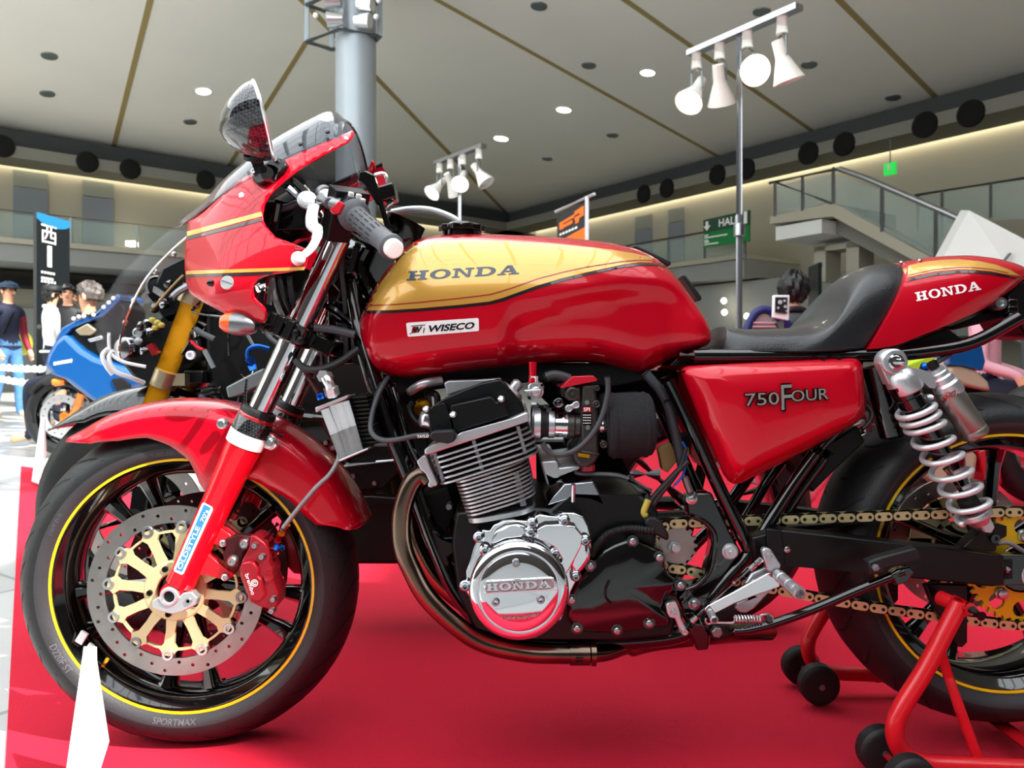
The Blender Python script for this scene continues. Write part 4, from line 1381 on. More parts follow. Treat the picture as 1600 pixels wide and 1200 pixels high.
m = MB(); m.lathe(P(420.6, 901, -.128), (0, -1, 0), [(-.003, .008), (.004, .008), (.005, .005)], 16); m.build('caliper_bolt', 'caliper_red', cal)
m = MB(); put_text(m, 'brembo', pl_map(382.5, 898, 393, 930, 6.0, -2.2, -.1368), bold=.0)
for q in arcs(0, 0, (1, 1), (.78, .78), 0, 360, 16): m.add([P(397.5 + a * 5.6, 911 - b * 5.6, -.1368) for a, b in q], [(0, 1, 2, 3)])
for q in arcs(0, 0, (.55, .55), (.3, .3), 20, 330, 10): m.add([P(397.5 + a * 5.6, 911 - b * 5.6, -.1368) for a, b in q], [(0, 1, 2, 3)])
m.build('caliper_lettering', 'white_print', cal, smooth=0, fix=False)
m = MB(); m.cyl(P(408, 845, -.11), P(424, 832, -.11), .0055, .005, 12); m.build('banjo_stub', 'caliper_red', cal)
m = MB(); m.cyl(P(422, 833, -.11), P(434, 818, -.11), .005, .004, 12); m.build('bleed_nipple', 'black_satin', cal)
m = MB(); m.cyl(P(428, 857, -.115), P(444, 855, -.115), .0045, .0045, 10); m.cyl(P(432, 857, -.115), P(440, 856, -.115), .006, .006, 8); m.build('blue_fitting', 'blue_alu', cal)
m = MB(); m.cyl(P(418, 856, -.115), P(429, 857, -.115), .006, .006, 10); m.build('red_union', 'caliper_red', cal)
# far caliper
m = MB(); m.pp([(391, 836), (413, 848), (422, 870), (426, 890), (434, 924), (430, 951), (405, 948), (384, 925), (373, 890), (380, 860)], -.125, -.08)
for i, p in enumerate(m.v): p.y = -p.y
m.build('brake_caliper', 'caliper_red', bike, bevel=.004)
# brake hose with anodised ends
hose = cr([P(440, 828, -.13), P(462, 800, -.135), P(492, 764, -.14), P(515, 742, -.14), P(528, 720, -.13), P(531, 700, -.11)], 8)
m = MB(); m.tube(hose, .0042, 10); ho = m.build('brake_hose', 'braid', bike)
m = MB(); m.cyl(P(449, 819, -.13), P(439, 835, -.125), .0058, .0058, 12); m.build('gold_sleeve', 'gold_fit', ho)
m = MB(); m.cyl(P(439, 834, -.125), P(433, 845, -.12), .007, .0065, 8); m.build('red_nut', 'red_alu', ho)
m = MB(); m.cyl(P(433, 845, -.12), P(431, 858, -.118), .0045, .0045, 10); m.build('blue_end', 'blue_alu', ho)

# ---- front fender: arched shell round the wheel, deeper at the fork
FCc = FC
def fend_profile():
    A = [(127, .008), (120, .038), (110, .055), (100, .062), (92, .08), (84, .105), (78, .14), (74, .152), (70, .14), (64, .115), (56, .10), (48, .095), (40, .085), (32, .08), (26, .070), (21, .030), (19.5, .012)]
    out = []
    for i in range(len(A) - 1):
        for k in range(4):
            u = k / 4
            out.append((A[i][0] + (A[i + 1][0] - A[i][0]) * u, A[i][1] + (A[i + 1][1] - A[i][1]) * u))
    return out + [A[-1]]
rings = []
for ang, dep in fend_profile():
    a = math.radians(ang)
    wd = .074 * (1.0 if 20 < ang < 115 else max(.45, 1 - (ang - 115) / 22 * .55) if ang >= 115 else .8)
    R0 = .331
    cyy = []
    n = 9
    for k in range(-n, n + 1):
        u = k / n
        th = u * PI / 2
        if abs(u) < .62:
            t = u / .62 * PI / 2
            y = wd * math.sin(t); r = R0 - .030 + .030 * math.cos(t) ** .9 if math.cos(t) > 0 else R0 - .03
            r = r if dep > .03 else R0 - dep * (1 - math.cos(t))
        else:
            t = (abs(u) - .62) / .38
            y = math.copysign(wd * (1 + .02 * t), u); r = R0 - .03 - max(dep - .03, 0) * t if dep > .03 else R0 - dep
        cyy.append(FCc + V((math.cos(a) * r * FX, y, math.sin(a) * r)))
    rings.append(cyy)
m = MB(); m.loft(rings, closed=False, caps=False)
fender = m.build('front_fender', 'paint_red', bike, smooth=50, solid=.003)
for a, b, sg in ((422, 692, -1), (347, 662, -1)):
    m = MB(); m.lathe(P(a, b, -.098), (0, -1, 0), [(-.01, .009), (.002, .009), (.003, .006), (.007, .0055), (.007, .003)], 14); m.build('fender_bolt', 'bolt_steel', fender)
m = MB(); m.pp([(408, 678), (420, 681), (429, 690), (431, 698), (424, 704), (412, 700), (404, 692)], -.098, -.075); m.build('fender_tab', 'white_print', fender, bevel=.002)
m = MB(); m.cyl(P(418, 672, -.10), P(442, 682, -.095), .0035, .003, 8); m.build('reflector_stalk', 'black_satin', fender)

# ---- triple clamps
for py, nm, w in ((520, 'lower_clamp', .034), (345, 'upper_clamp', .030)):
    m = MB()
    for sg in (-1, 1):
        o = fk(py, sg)
        m.lathe(o, FA, [(-w / 2, .030), (-w / 2, .0335), (w / 2, .0335), (w / 2, .030)], 28)
    n_ = V((FA.z, 0, -FA.x))
    o = fk(py, -1); o2 = fk(py, 1)
    q = [o + n_ * .0 - FA * w * .42, o + n_ * .07 - FA * w * .42, o + n_ * .07 + FA * w * .42, o + n_ * .0 + FA * w * .42]
    m.prism(q, o2 - o)
    cl = m.build(nm, 'black_gloss', bike, bevel=.003)
# clamp blocks holding the indicator, two bands with bolts
n_ = V((FA.z, 0, -FA.x))
for k, (a, b, r) in enumerate([(436, 508, .0), (451, 515, 0), (424, 503, 0)]):
    m = MB(); ang = math.atan2(FA.z, FA.x)
    m.box(P(a, b, -.132), (.034, .016, .0145), Matrix.Rotation(-ang, 3, 'Y')); m.build('clamp_block', 'black_satin', bike, bevel=.003)
for k, (a, b) in enumerate([(462, 520), (448, 500), (470, 532)]):
    m = MB(); m.lathe(P(a, b, -.132), (0, -1, 0), [(-.01, .007), (.004, .007), (.006, .004)], 10); m.build('clamp_bolt', 'black_satin', bike)

# ---- indicator
ia, ib = P(346, 503, -.155), P(398, 509, -.15)
d = (ib - ia).normalized()
m = MB(); m.lathe(ia, d, [(.016, .0175), (.02, .0185), (.034, .0188), (.048, .016), (.056, .0115), (.058, 0)], 28); ind = m.build('turn_signal', 'signal_body', bike)
m = MB(); m.lathe(ia, d, [(-.003, 0), (-.001, .010), (.006, .0155), (.017, .0175)], 28, cap=False); m.build('orange_lens', 'lens_orange', ind)
m = MB(); m.cyl(P(396, 509, -.15), P(412, 510, -.14), .008, .010, 12); m.cyl(P(410, 510, -.14), P(428, 508, -.13), .0125, .011, 12); m.build('stalk', 'black_satin', ind)
# ------------------------------------------------------------------ fairing
fs = [(292, 475, .100, 300, 342), (325, 530, .135, 330, 322), (350, 545, .155, 355, 297), (375, 545, .168, 374, 279), (405, 545, .180, 400, 258), (430, 545, .188, 428, 235),
      (465, 545, .196, 463, 214), (500, 545, .200, 497, 196), (530, 545, .200, 528, 184), (552, 545, .198, 551, 199), (600, 545, .192, 600, 215)]
zcrease = P(0, 466, -.16).z
rings = []
dense = cr([V((a, b, c)) for a, b, c, d, e in fs], 4), cr([V((d, e, 0)) for a, b, c, d, e in fs], 4)
for B_, T_ in zip(*dense):
    pb, pt = P(B_.x, B_.y, -B_.z), P(T_.x, T_.y, 0)
    ring_ = []
    N = 22
    for k in range(N + 1):
        th = (k / N) * PI / 2
        h = math.sin(th) ** (2 / 2.5) if k else 0
        yy = B_.z * (math.cos(th) ** (2 / 2.5) if k < N else 0)
        p = pb.lerp(pt, h)
        if p.z < zcrease: yy = max(.02, yy - (zcrease - p.z) * .55)
        ring_.append(V((p.x, -yy, p.z)))
    ring_ += [V((p.x, -p.y, p.z)) for p in reversed(ring_[:-1])]
    rings.append(ring_)
base = MB(); base.loft(rings, closed=False, caps=False)
fb = base.bvh()
out = [(296, 346), (306, 342.5), (320, 332), (340, 313.5), (356, 298.5), (372, 282.5), (400, 270), (427, 258), (470, 239.5), (520, 218), (550, 205), (553, 209), (552, 214), (545, 222), (497, 248), (473, 262), (447, 282), (430, 297), (422, 306), (414, 319), (410.6, 337), (412, 346), (416, 354), (431, 371), (472, 386), (485, 392),
       (477, 420), (450, 426), (420, 430), (404, 436), (397, 444), (395.5, 452), (397.5, 465), (414, 481), (418, 491), (414, 504), (395, 500), (355, 491), (325, 475), (306, 464), (297, 456), (292, 442), (290, 420), (289.5, 400), (291, 380), (294, 358)]
m = skin(out, fb, 0.0, 7.0)
m.mirror()
rows = len(rings[0])
# centre strip over the nose, just inside the side panels
st_ = MB(); st_.loft([[p + V((.0015, 0, -.0015)) for p in r[14:rows - 14]] for r in rings[:13]], closed=False, caps=False)
m.add(st_.v, st_.f)
fairing = m.build('fairing', 'paint_red', bike, smooth=60, fix=False, weld=0)
md = fairing.modifiers.new('solid', 'SOLIDIFY'); md.thickness = .003; md.offset = 0
def fdecal(name, poly, mt, off=.0022):
    s = skin(poly, fb, off, 6); return s.build(name, mt, fairing, fix=False, weld=0)
fdecal('gold_stripe', [(294, 362.5), (409.5, 331.5), (411, 338.5), (294, 370)], 'paint_gold')
fdecal('black_stripe', [(293.5, 371), (411, 341.5), (411.5, 346), (293.5, 376)], 'stripe_black')
fdecal('gold_stripe', [(292.5, 423.5), (478, 417.5), (476, 422.5), (292.5, 429)], 'paint_gold')
fdecal('black_stripe', [(292.5, 429.5), (430, 425.5), (425, 429.5), (293, 433.5)], 'stripe_black')
p = cast(fb, 356.7, 442.5); m = MB(); m.lathe(p, (0, -1, .12), [(-.004, .0115), (.005, .0115), (.0065, .0105), (.0065, 0)], 28); so = m.build('fairing_screw', 'alu_bright', fairing)
m = MB(); m.box(p + V((0, -.0068, .001)), (.018, .001, .0022), Matrix.Rotation(.35, 3, 'Y')); m.build('screw_slot', 'steel_grey', fairing)
p = cast(fb, 330, 442.5); m = MB(); m.lathe(p, (0, -1, 0), [(-.004, .0055), (.006, .0055), (.007, .004)], 14); m.build('fairing_bolt', 'black_gloss', fairing)
p = cast(fb, 378, 306); m = MB(); m.ball(p + V((0, -.001, 0)), .0052, 12, 8); m.build('rivet', 'white_print', fairing)
p = cast(fb, 541, 217); m = MB(); m.ball(p + V((0, -.001, 0)), .004, 12, 8); m.build('rivet', 'white_print', fairing)
# windscreen: the shell above the slanting edge of the fairing
bm = bmesh.new()
vv = [bm.verts.new(p) for p in base.v[:len(base.v) - 4 * rows]]
for f in [q for q in base.f if max(q) < len(base.v) - 4 * rows]: bm.faces.new([vv[i] for i in f])
pa, pb2 = cast(fb, 376, 280), cast(fb, 548, 206.5)
dd = pb2 - pa
nn = V((-dd.z, 0, dd.x)).normalized()
if nn.z < 0: nn = -nn
pa = pa - nn * .012
bmesh.ops.bisect_plane(bm, geom=bm.verts[:] + bm.edges[:] + bm.faces[:], plane_co=pa, plane_no=nn, clear_inner=True)
bm.verts.index_update()
sm = MB(); sm.add([v.co.copy() for v in bm.verts], [tuple(v.index for v in f.verts) for f in bm.faces])
bm.free()
for v in sm.v: v += V((.0, -.001 if v.y < 0 else .001, .0015)) * 0
scr = sm.build('windscreen', 'screen_smoke', bike, smooth=60, weld=0)
md = scr.modifiers.new('solid', 'SOLIDIFY'); md.thickness = .002; md.offset = 1
# black beading on the rear rim of the screen
edge_pts = [p for p in rings[-5] if (p - pa).dot(nn) > 0]
m = MB(); m.tube(edge_pts, .0022, 8); m.build('screen_edge', 'black_gloss', scr)
for a, b in ((512, 207), (470, 226)):
    p = cast(fb, a, b); m = MB(); m.lathe(p, (0, -1, .6), [(-.003, .0045), (.004, .0042), (.005, .0025)], 12); m.build('screen_screw', 'black_gloss', scr)
# inner red panel on the far side with a black rubber edge
ip = [P(494, 297, .165), P(545, 277, .165), P(596, 257, .17), P(604, 270, .175), P(606, 292, .175), P(590, 310, .17), P(530, 330, .165), P(500, 320, .165)]
m = MB(); m.prism(ip, V((0, .004, 0))); dp = m.build('dash_panel', 'panel_red', bike, bevel=.001)
m = MB(); m.tube([P(490, 300, .16), P(545, 278, .16), P(597, 256, .165)], .0045, 8); m.build('rubber_edge', 'rubber', dp)
m = MB(); m.lathe(P(566, 263, .163), (0, -1, 0), [(0, .005), (.004, .004), (.004, .002)], 12); m.build('panel_bolt', 'steel_grey', dp)
# headlamp in the nose
m = MB(); m.lathe(P(305, 405, 0) * V((1, 0, 1)) + V((.03, 0, 0)), (-1, 0, 0), [(-.12, .03), (-.06, .075), (0, .085), (.008, .08), (.014, .05), (.016, 0)], 32); m.build('headlamp', 'chrome', bike)
# stays, clocks, wiring behind the fairing
ck = MB()
for y in (-.06, .06):
    ck.lathe(P(478, 322, y), V((1, 0, .55)), [(-.05, .03), (-.04, .036), (.01, .037), (.016, .034)], 24)
ck.box(P(470, 352, 0), (.09, .20, .05)); ck.build('instrument_cluster', 'black_satin', bike, bevel=.003)
for y in (-.06, .06):
    m = MB(); c0 = P(478, 322, y); dv = V((1, 0, .55)).normalized(); m.lathe(c0 + dv * .017, dv, [(0, .033), (.001, 0)], 24); m.build('clock_face', 'white_print', bike)
for pts, r, mt in [([(446, 290, -.15), (470, 312, -.14), (500, 338, -.10)], .006, 'chrome_dark'), ([(452, 276, -.15), (500, 322, -.13)], .006, 'black_gloss'), ([(436, 312, -.14), (430, 345, -.13), (424, 372, -.12)], .007, 'black_gloss'),
                   ([(472, 312, -.12), (455, 322, -.12), (434, 330, -.12), (424, 360, -.12), (426, 385, -.12)], .006, 'hose_grey'), ([(440, 395, -.1), (470, 375, -.09), (500, 372, -.07)], .004, 'red_alu'),
                   ([(425, 432, -.12), (428, 460, -.12), (440, 492, -.11), (452, 510, -.1)], .005, 'alu_dull'), ([(436, 432, -.11), (446, 470, -.1), (460, 498, -.08)], .004, 'hose_black'), ([(452, 432, -.1), (458, 470, -.09), (470, 496, -.07)], .005, 'hose_grey'),
                   ([(402, 452, -.13), (416, 448, -.12), (424, 446, -.12)], .006, 'chrome'), ([(424, 430, -.12), (421, 452, -.12), (418, 476, -.12)], .007, 'chrome')]:
    m = MB(); m.tube(cr([P(*q) for q in pts], 6), r, 8); m.build('stay' if mt.startswith('chrome') or mt == 'black_gloss' else 'cable', mt, bike)
m = MB()
for a, b, y, s in ((450, 348, -.08, .022), (436, 372, -.06, .026), (462, 392, -.02, .03), (480, 350, .02, .03), (430, 470, -.03, .04), (450, 440, .0, .045), (440, 410, .05, .05)):
    m.box(P(a, b, y), (s * 1.3, s, s * 1.6), Matrix.Rotation(.45, 3, 'Y'))
m.build('wiring_box', 'black_matte', bike, bevel=.003)

# ------------------------------------------------------------------ mirror
T0, T1 = P(394, 131, -.27), P(427, 250, -.25)
axd = (T1 - T0).normalized(); wdir = V((-.30, .954, 0)); outd = wdir.cross(axd).normalized()
if outd.x > 0: outd = -outd
sil = [(394, 131), (384, 140), (366.7, 156.7), (352, 175), (345, 190), (343, 207), (347, 217), (356, 226), (370, 236), (385, 244), (403, 249), (427, 250)]
rings = []
for i in range(1, 24):
    u = i / 24
    # bulge: furthest silhouette point to the left at this fraction
    c = T0.lerp(T1, u)
    best = 0
    for (a, b), (a2, b2) in zip(sil, sil[1:]):
        p, q = P(a, b, -.26), P(a2, b2, -.26)
        p.y = q.y = c.y
        f0, f1 = (p - T0).dot(axd), (q - T0).dot(axd)
        L_ = (c - T0).dot(axd)
        if min(f0, f1) <= L_ <= max(f0, f1) and abs(f1 - f0) > 1e-6:
            w = (L_ - f0) / (f1 - f0)
            best = max(best, (p.lerp(q, w) - T0).dot(outd))
    wd = .062 * math.sin(PI * min(1, u ** .8)) ** .6 + .004
    r = []
    for k in range(17):
        th = PI * k / 16
        r.append(c + outd * best * math.sin(th) ** .8 - wdir * math.cos(th) * wd)
    rings.append(r)
m = MB(); m.loft(rings, closed=False, caps=False)
n0 = len(rings[0])
m.add([T0 + outd * .004, T1 + outd * .002], [])
k0 = len(m.v) - 2
for k in range(n0 - 1):
    m.f.append((k, k + 1, k0)); m.mi.append(0)
    m.f.append(((len(rings) - 1) * n0 + k, (len(rings) - 1) * n0 + k + 1, k0 + 1)); m.mi.append(0)
mir = m.build('mirror', 'carbon', bike, smooth=70)
g = MB(); rim_ = [r[0] for r in rings] + [T1] + [r[-1] for r in reversed(rings)] + [T0]
g.prism([p + outd * .003 for p in rim_], outd * -.002); g.build('mirror_glass', 'chrome', mir, smooth=0)
m = MB(); m.tube(rim_, .0022, 6, closed=True); m.build('mirror_rim', 'alu_bright', mir)
m = MB(); m.cyl(P(399, 244, -.25), P(407, 268, -.235), .010, .0085, 16); m.lathe(P(398, 243, -.25), (P(407, 268, -.235) - P(399, 244, -.25)), [(-.004, .016), (.002, .017), (.005, .012)], 20); m.build('mirror_stem', 'black_satin', mir)
p = cast(fb, 430, 268)
m = MB(); m.prism([cast(fb, a, b, .001) for a, b in [(399, 282), (403, 274), (425, 257), (440, 252), (449, 254), (453, 262), (447, 272), (430, 284), (412, 292), (402, 290)]], V((-.002, -.012, .003))); mb_ = m.build('mirror_base', 'black_satin', mir, bevel=.003)
m = MB(); m.cyl(P(424, 262, -.20), P(420, 280, -.205), .011, .011, 18); m.cyl(P(420, 270, -.18), P(417, 270, -.225), .010, .010, 16); m.build('mirror_joint', 'black_gloss', mir)
for a, b in ((406, 277), (438, 259), (421, 278)):
    p = cast(fb, a, b, .016); m = MB(); m.lathe(p, (0, -1, .1), [(-.004, .0045), (.003, .0042), (.003, .0022), (.001, .002)], 12); m.build('mirror_bolt', 'bolt_steel', mir)

# ------------------------------------------------------------------ clip-on bars, lever, switches
b0, b1 = P(553, 336, -.165), P(612, 386, -.275)
bd = (b1 - b0).normalized()
bl = (b1 - b0).length
m = MB(); m.lathe(b0, bd, [(-.004, .012), (-.004, .026), (.004, .0265), (.010, .0245), (.014, .0195), (.030, .0182), (bl - .030, .0168), (bl - .012, .0175), (bl - .006, .0195), (bl, .0195), (bl + .002, .016)], 36); grip = m.build('handlebar_grip', 'grip_grey', bike)
m = MB()
a_, b_ = axes(bd)
for i in range(14):
    w = 2 * PI * i / 14
    rd = a_ * math.cos(w) + b_ * math.sin(w)
    tg = bd.cross(rd)
    for q0, q1 in ((.022, .036), (.042, .058), (.064, .080), (.088, .106)):
        if q1 > bl - .02: q0, q1 = bl * .70, bl * .80
        for dw in (-.0012,):
            r0 = .0186 - .0014 * q0 / bl + .0002
            r1 = .0186 - .0014 * q1 / bl + .0002
            m.add([b0 + bd * q0 + rd * r0 + tg * .0011, b0 + bd * q0 + rd * r0 - tg * .0011, b0 + bd * q1 + rd * r1 - tg * .0011, b0 + bd * q1 + rd * r1 + tg * .0011], [(0, 1, 2, 3)])
m.build('grip_rib', 'grip_dark', grip, fix=False, smooth=0)['kind'] = 'stuff'
m = MB(); m.lathe(b0, bd, [(bl + .0005, .0145), (bl + .010, .0145), (bl + .013, .0125), (bl + .0135, 0)], 28); m.build('bar_end', 'cap_white', grip)
# bar tube back to the clamp
m = MB(); m.tube([b0, b0 - bd * .07], .0112, 16); m.build('handlebar', 'black_gloss', bike)
# switch housing
R_ = bd.to_track_quat('Y', 'Z').to_matrix()
m = MB(); m.lathe(b0 - bd * .034, bd, [(0, .023), (.002, .028), (.026, .028), (.028, .025)], 8, ph=.4); m.box(P(527, 352, -.145), (.040, .035, .048), R_); m.box(P(545, 306, -.14), (.060, .035, .022), R_); sw = m.build('switch_housing', 'black_satin', bike, bevel=.004)
m = MB(); m.prism([P(514, 328, -.215), P(530, 313, -.218), P(538, 318, -.22), P(530, 334, -.22), P(521, 335, -.216)], V((0, .012, 0))); m.build('red_switch', 'red_alu', sw, bevel=.002)
for a, b in ((548, 306), (560, 309), (566, 316)):
    m = MB(); m.box(P(a, b, -.165), (.008, .008, .012), R_); m.build('switch_button', 'white_print', sw, bevel=.001)
# clutch perch and lever
m = MB(); m.lathe(P(480, 314, -.15), V((.15, -1, .25)), [(-.006, .0135), (.0, .0155), (.006, .0155), (.008, .012)], 28); m.lathe(P(480, 314, -.157), V((.15, -1, .25)), [(0, .002), (.002, .0022)], 8); pr = m.build('clutch_adjuster', 'alu', bike)
m = MB(); m.tube([P(497, 322, -.16), P(515, 318, -.16), P(532, 322, -.16)], [.010, .012, .014], 12); m.cyl(P(500, 312, -.15), P(514, 318, -.17), .009, .009, 12); m.build('lever_perch', 'alu_dull', bike)
pts = cr([P(490, 322, -.170), P(487, 338, -.185), P(488, 352, -.20), P(496, 360, -.215), P(494, 374, -.235), P(487, 387, -.25), P(477, 397, -.262), P(467, 403, -.27)], 5)
rr = [.0095, .0098, .0100, .0082, .0070, .0068, .0066, .0066]
n_ = len(pts)
m = MB(); m.tube(pts, [rr[min(int(i / 5), 7)] for i in range(n_)], 12, flat=.75); m.ball(P(466, 404, -.272), .0108, 16, 10); m.build('clutch_lever', 'lever_white', bike, smooth=60)
m = MB(); m.cyl(P(507, 304, -.11), P(528, 318, -.15), .0135, .0125, 18); m.lathe(P(505, 302, -.105), P(528, 318, -.15) - P(505, 302, -.105), [(-.008, .010), (.0, .015), (.012, .015)], 18); m.build('fork_top', 'alu', bike)
# far side: master cylinder with bracket and wire loops
m = MB(); m.prism([P(559, 270, -.08), P(572, 266, -.08), P(584, 272, -.08), P(612, 358, -.08), P(604, 366, -.08), P(592, 322, -.08), P(566, 288, -.08), P(558, 282, -.08)], V((0, .018, 0))); m.build('cable_bracket', 'black_gloss', bike, bevel=.003)
m = MB(); m.prism([P(580, 294, -.07), P(614, 284, -.07), P(618, 308, -.07), P(586, 318, -.07)], V((0, .05, 0))); m.build('switch_box', 'black_gloss', bike, bevel=.003)
m = MB(); m.prism([P(522, 308, -.1), P(568, 288, -.1), P(572, 293, -.1), P(530, 314, -.1)], V((0, .02, 0))); m.build('bracket_arm', 'hose_grey', bike)
for pts in ([(582, 275, -.06), (598, 271, -.05), (604, 277, -.05), (606, 290, -.05)], [(612, 310, -.05), (614, 316, -.05), (606, 322, -.05), (602, 330, -.05)]):
    m = MB(); m.tube(cr([P(*q) for q in pts], 5), .0035, 8); m.build('wire_loop', 'alu_bright', bike)
m = MB(); m.prism([P(608, 352, .0), P(622, 346, .0), P(626, 352, .0), P(612, 362, .0)], V((0, .05, 0))); m.build('brake_lever_end', 'black_satin', bike)
m = MB(); m.tube(cr([P(606, 333, .05), P(640, 327, .05), P(672, 328, .03), P(700, 337, .01), P(715, 346, 0), P(721, 356, 0)], 6), .0062, 12); m.build('breather_hose', 'clear_hose', bike)
m = MB(); m.cyl(P(622, 366, .0), P(632, 385, -.01), .02, .024, 16); m.cyl(P(596, 366, .12), P(616, 372, .25), .017, .016, 16); m.build('throttle_end', 'alu_dull', bike)
# headstock, inner wiring behind the forks
m = MB(); m.tube([V((fk(560).x + .085, 0, fk(560).z)), V((fk(330).x + .085, 0, fk(330).z))], .034, 20); m.build('headstock', 'black_gloss', bike)
for pts, r, mt in [([(538, 360, -.06), (534, 420, -.06), (539, 470, -.05), (541, 560, -.05)], .0045, 'hose_grey'), ([(560, 380, -.03), (548, 430, -.03), (556, 480, -.02), (560, 540, -.02)], .006, 'hose_black'), ([(508, 476, -.05), (530, 490, -.05), (560, 515, -.06)], .008, 'black_gloss'), ([(486, 512, -.1), (520, 515, -.1), (555, 523, -.1)], .007, 'hose_grey'),
                   ([(460, 560, -.12), (475, 575, -.125), (500, 577, -.125), (530, 566, -.12), (560, 545, -.11)], .0065, 'hose_black'), ([(475, 578, -.09), (490, 600, -.1), (503, 618, -.12)], .0045, 'caliper_dark'), ([(498, 516, -.02), (503, 550, -.02), (506, 590, -.02)], .004, 'hose_black'), ([(545, 400, 0), (570, 440, 0), (590, 500, 0)], .012, 'black_gloss'),
                   ([(575, 385, -.02), (562, 415, -.02), (572, 450, -.02)], .010, 'black_gloss')]:
    m = MB(); m.tube(cr([P(*q) for q in pts], 6), r, 8); m.build('cable', mt, bike)
m = MB()
random.seed(11)
for k in range(16):
    m.box(P(random.uniform(520, 600), random.uniform(400, 560), random.uniform(.0, .06)), (random.uniform(.02, .05), .03, random.uniform(.02, .05)), Matrix.Rotation(random.uniform(0, 1), 3, 'Y'))
m.box(P(575, 480, .06), (.14, .06, .22)); m.build('wiring_cover', 'black_gloss', bike, bevel=.003)

# ------------------------------------------------------------------ tank
TS = [(554, 502, -.08, 508, .055), (560, 481, -.08, 532, .085), (572, 455, -.08, 564, .105), (586, 428, -.07, 583, .118), (606, 405, -.05, 590, .126), (630, 381, -.03, 592, .132), (664, 371, -.01, 590, .137), (727, 368.5, 0, 582, .141),
      (802, 370, 0, 574, .143), (877, 373.5, 0, 567, .142), (930, 378, 0, 567, .140), (965, 382.5, 0, 575, .136), (995, 389, 0, 583, .130), (1012, 394, 0, 584, .127), (1030, 402, 0, 577, .123), (1050, 416, 0, 567, .118), (1070, 436, -.02, 559, .113),
      (1095, 470, -.04, 549, .105), (1112, 498, -.06, 541, .090), (1120, 520, -.07, 533, .060)]
sst = lambda x, a, b: (lambda t: t * t * (3 - 2 * t))(max(0, min(1, (x - a) / (b - a))))
stripe_y = [(554, 491), (652, 485), (765, 474), (802, 462.5), (840, 449), (915, 429), (971, 417), (1027, 414), (1054, 419), (1130, 450)]
def interp(tab, x):
    if x <= tab[0][0]: return tab[0][1]
    for (a, b), (c, d) in zip(tab, tab[1:]):
        if x <= c: return b + (d - b) * (x - a) / (c - a)
    return tab[-1][1]
vals = cr([V((a, b, c)) for a, b, c, d, e in TS], 9), cr([V((d, e, 0)) for a, b, c, d, e in TS], 9)
rings = []
for A_, B_ in zip(*vals):
    x = P(A_.x, 0, -.10).x
    zt_, zb_2 = P(0, A_.y, A_.z).z, P(0, B_.x, -.11).z
    w = max(B_.y, .02)
    zm = zb_2 + (zt_ - zb_2) * .46
    r = []
    N = 72
    for k in range(N + 1):
        ph = PI * k / N
        cs, sn = math.cos(ph), math.sin(ph)
        if cs >= 0:
            e = 2.25
            y = w * sn ** (2 / e); z = zm + (zt_ - zm) * cs ** (2 / e)
        else:
            e = 4.2
            y = w * sn ** (2 / 3.2) if sn > 0 else 0; z = zm - (zm - zb_2) * (-cs) ** (2 / e)
        # knee recess below the stripe
        py = HZ - (z - CH) * F / (DC - .12)
        sy = interp(stripe_y, A_.x)
        dent = sst(A_.x, 778, 812) * (1 - sst(A_.x, 1040, 1105)) * sst(py, sy + 16, sy + 62) 
        y -= .020 * dent * sst(y, .03, .10)
        r.append(V((x, -y, z)))
    r += [V((p.x, -p.y, p.z)) for p in reversed(r[1:-1])]
    rings.append(r)
tm = MB(); tm.loft(rings)
tank = tm.build('fuel_tank', 'paint_red', bike, smooth=70)
tb = tm.bvh()
gold = [(621, 390), (637, 381), (664, 377), (690, 375.5), (740, 375), (802, 377.5), (860, 381), (915, 386), (955, 390.5), (990, 396), (1018, 402.5), (1036, 408.5), (1044, 413.5), (1027, 411), (1000, 410), (971, 414), (915, 426), (878, 435), (840, 446), (802, 459.5), (785, 465.5), (765, 471), (720, 476), (652, 482), (610, 484.5), (566, 485.5), (569, 474), (575, 461), (589, 432), (605, 408)]
def tdecal(name, poly, mt, off, step=7):
    s = skin(poly, tb, off, step); return s.build(name, mt, tank, fix=False, weld=0, smooth=180)
tdecal('gold_panel', gold, 'paint_gold', .0006)
blk = [(563, 488.5), (610, 487.5), (652, 485), (720, 479), (765, 474), (785, 469), (802, 462.5), (840, 449), (878, 438), (915, 429), (971, 417), (1000, 413.5), (1027, 414), (1046, 417.5)]
tdecal('black_stripe', band(blk, [4] * 5 + [4.4] * 4 + [3.6] * 3 + [2.6, 1.5]), 'stripe_black', .0010, 6)
rl = [(571, 478), (610, 476.5), (652, 473), (720, 466), (765, 460.6), (785, 455), (802, 449.5), (840, 436), (878, 426), (915, 418), (971, 409), (1000, 407), (1020, 407.5)]
tdecal('red_line', band(rl, 1.7), 'stripe_red', .0010, 6)
mat('slate_print', '#36475c', 0.4, 0, 0.5)
ps, w = slab_polys('HONDA', .05)
m = MB(); put_polys(m, ps, w, px_map(tb, 635, 438.8, 811.5, 428.5, 3, -14.5, .0013)); m.mirror() if False else None
m.build('tank_lettering', 'slate_print', tank, smooth=0, fix=False)
skin([(637, 504.3), (746, 496.8), (748, 498.5), (748.5, 515.5), (747, 517.3), (639, 526.2), (637, 524.5), (634.8, 506)], tb, .0008, 7).build('wiseco_sticker', 'sticker_white', tank, fix=False)
m = MB(); put_text(m, 'WISECO', (lambda f: lambda a, b: f(a + .025 * b, b))(px_map(tb, 667, 519.6, 740, 513.7, 1.2, -10.8, .0013)), bold=.035)
m.build('sticker_lettering', 'stripe_black', tank, smooth=0, fix=False)
m = MB(); mp_ = px_map(tb, 640, 522, 662, 520.2, 2.6, -13, .0013)
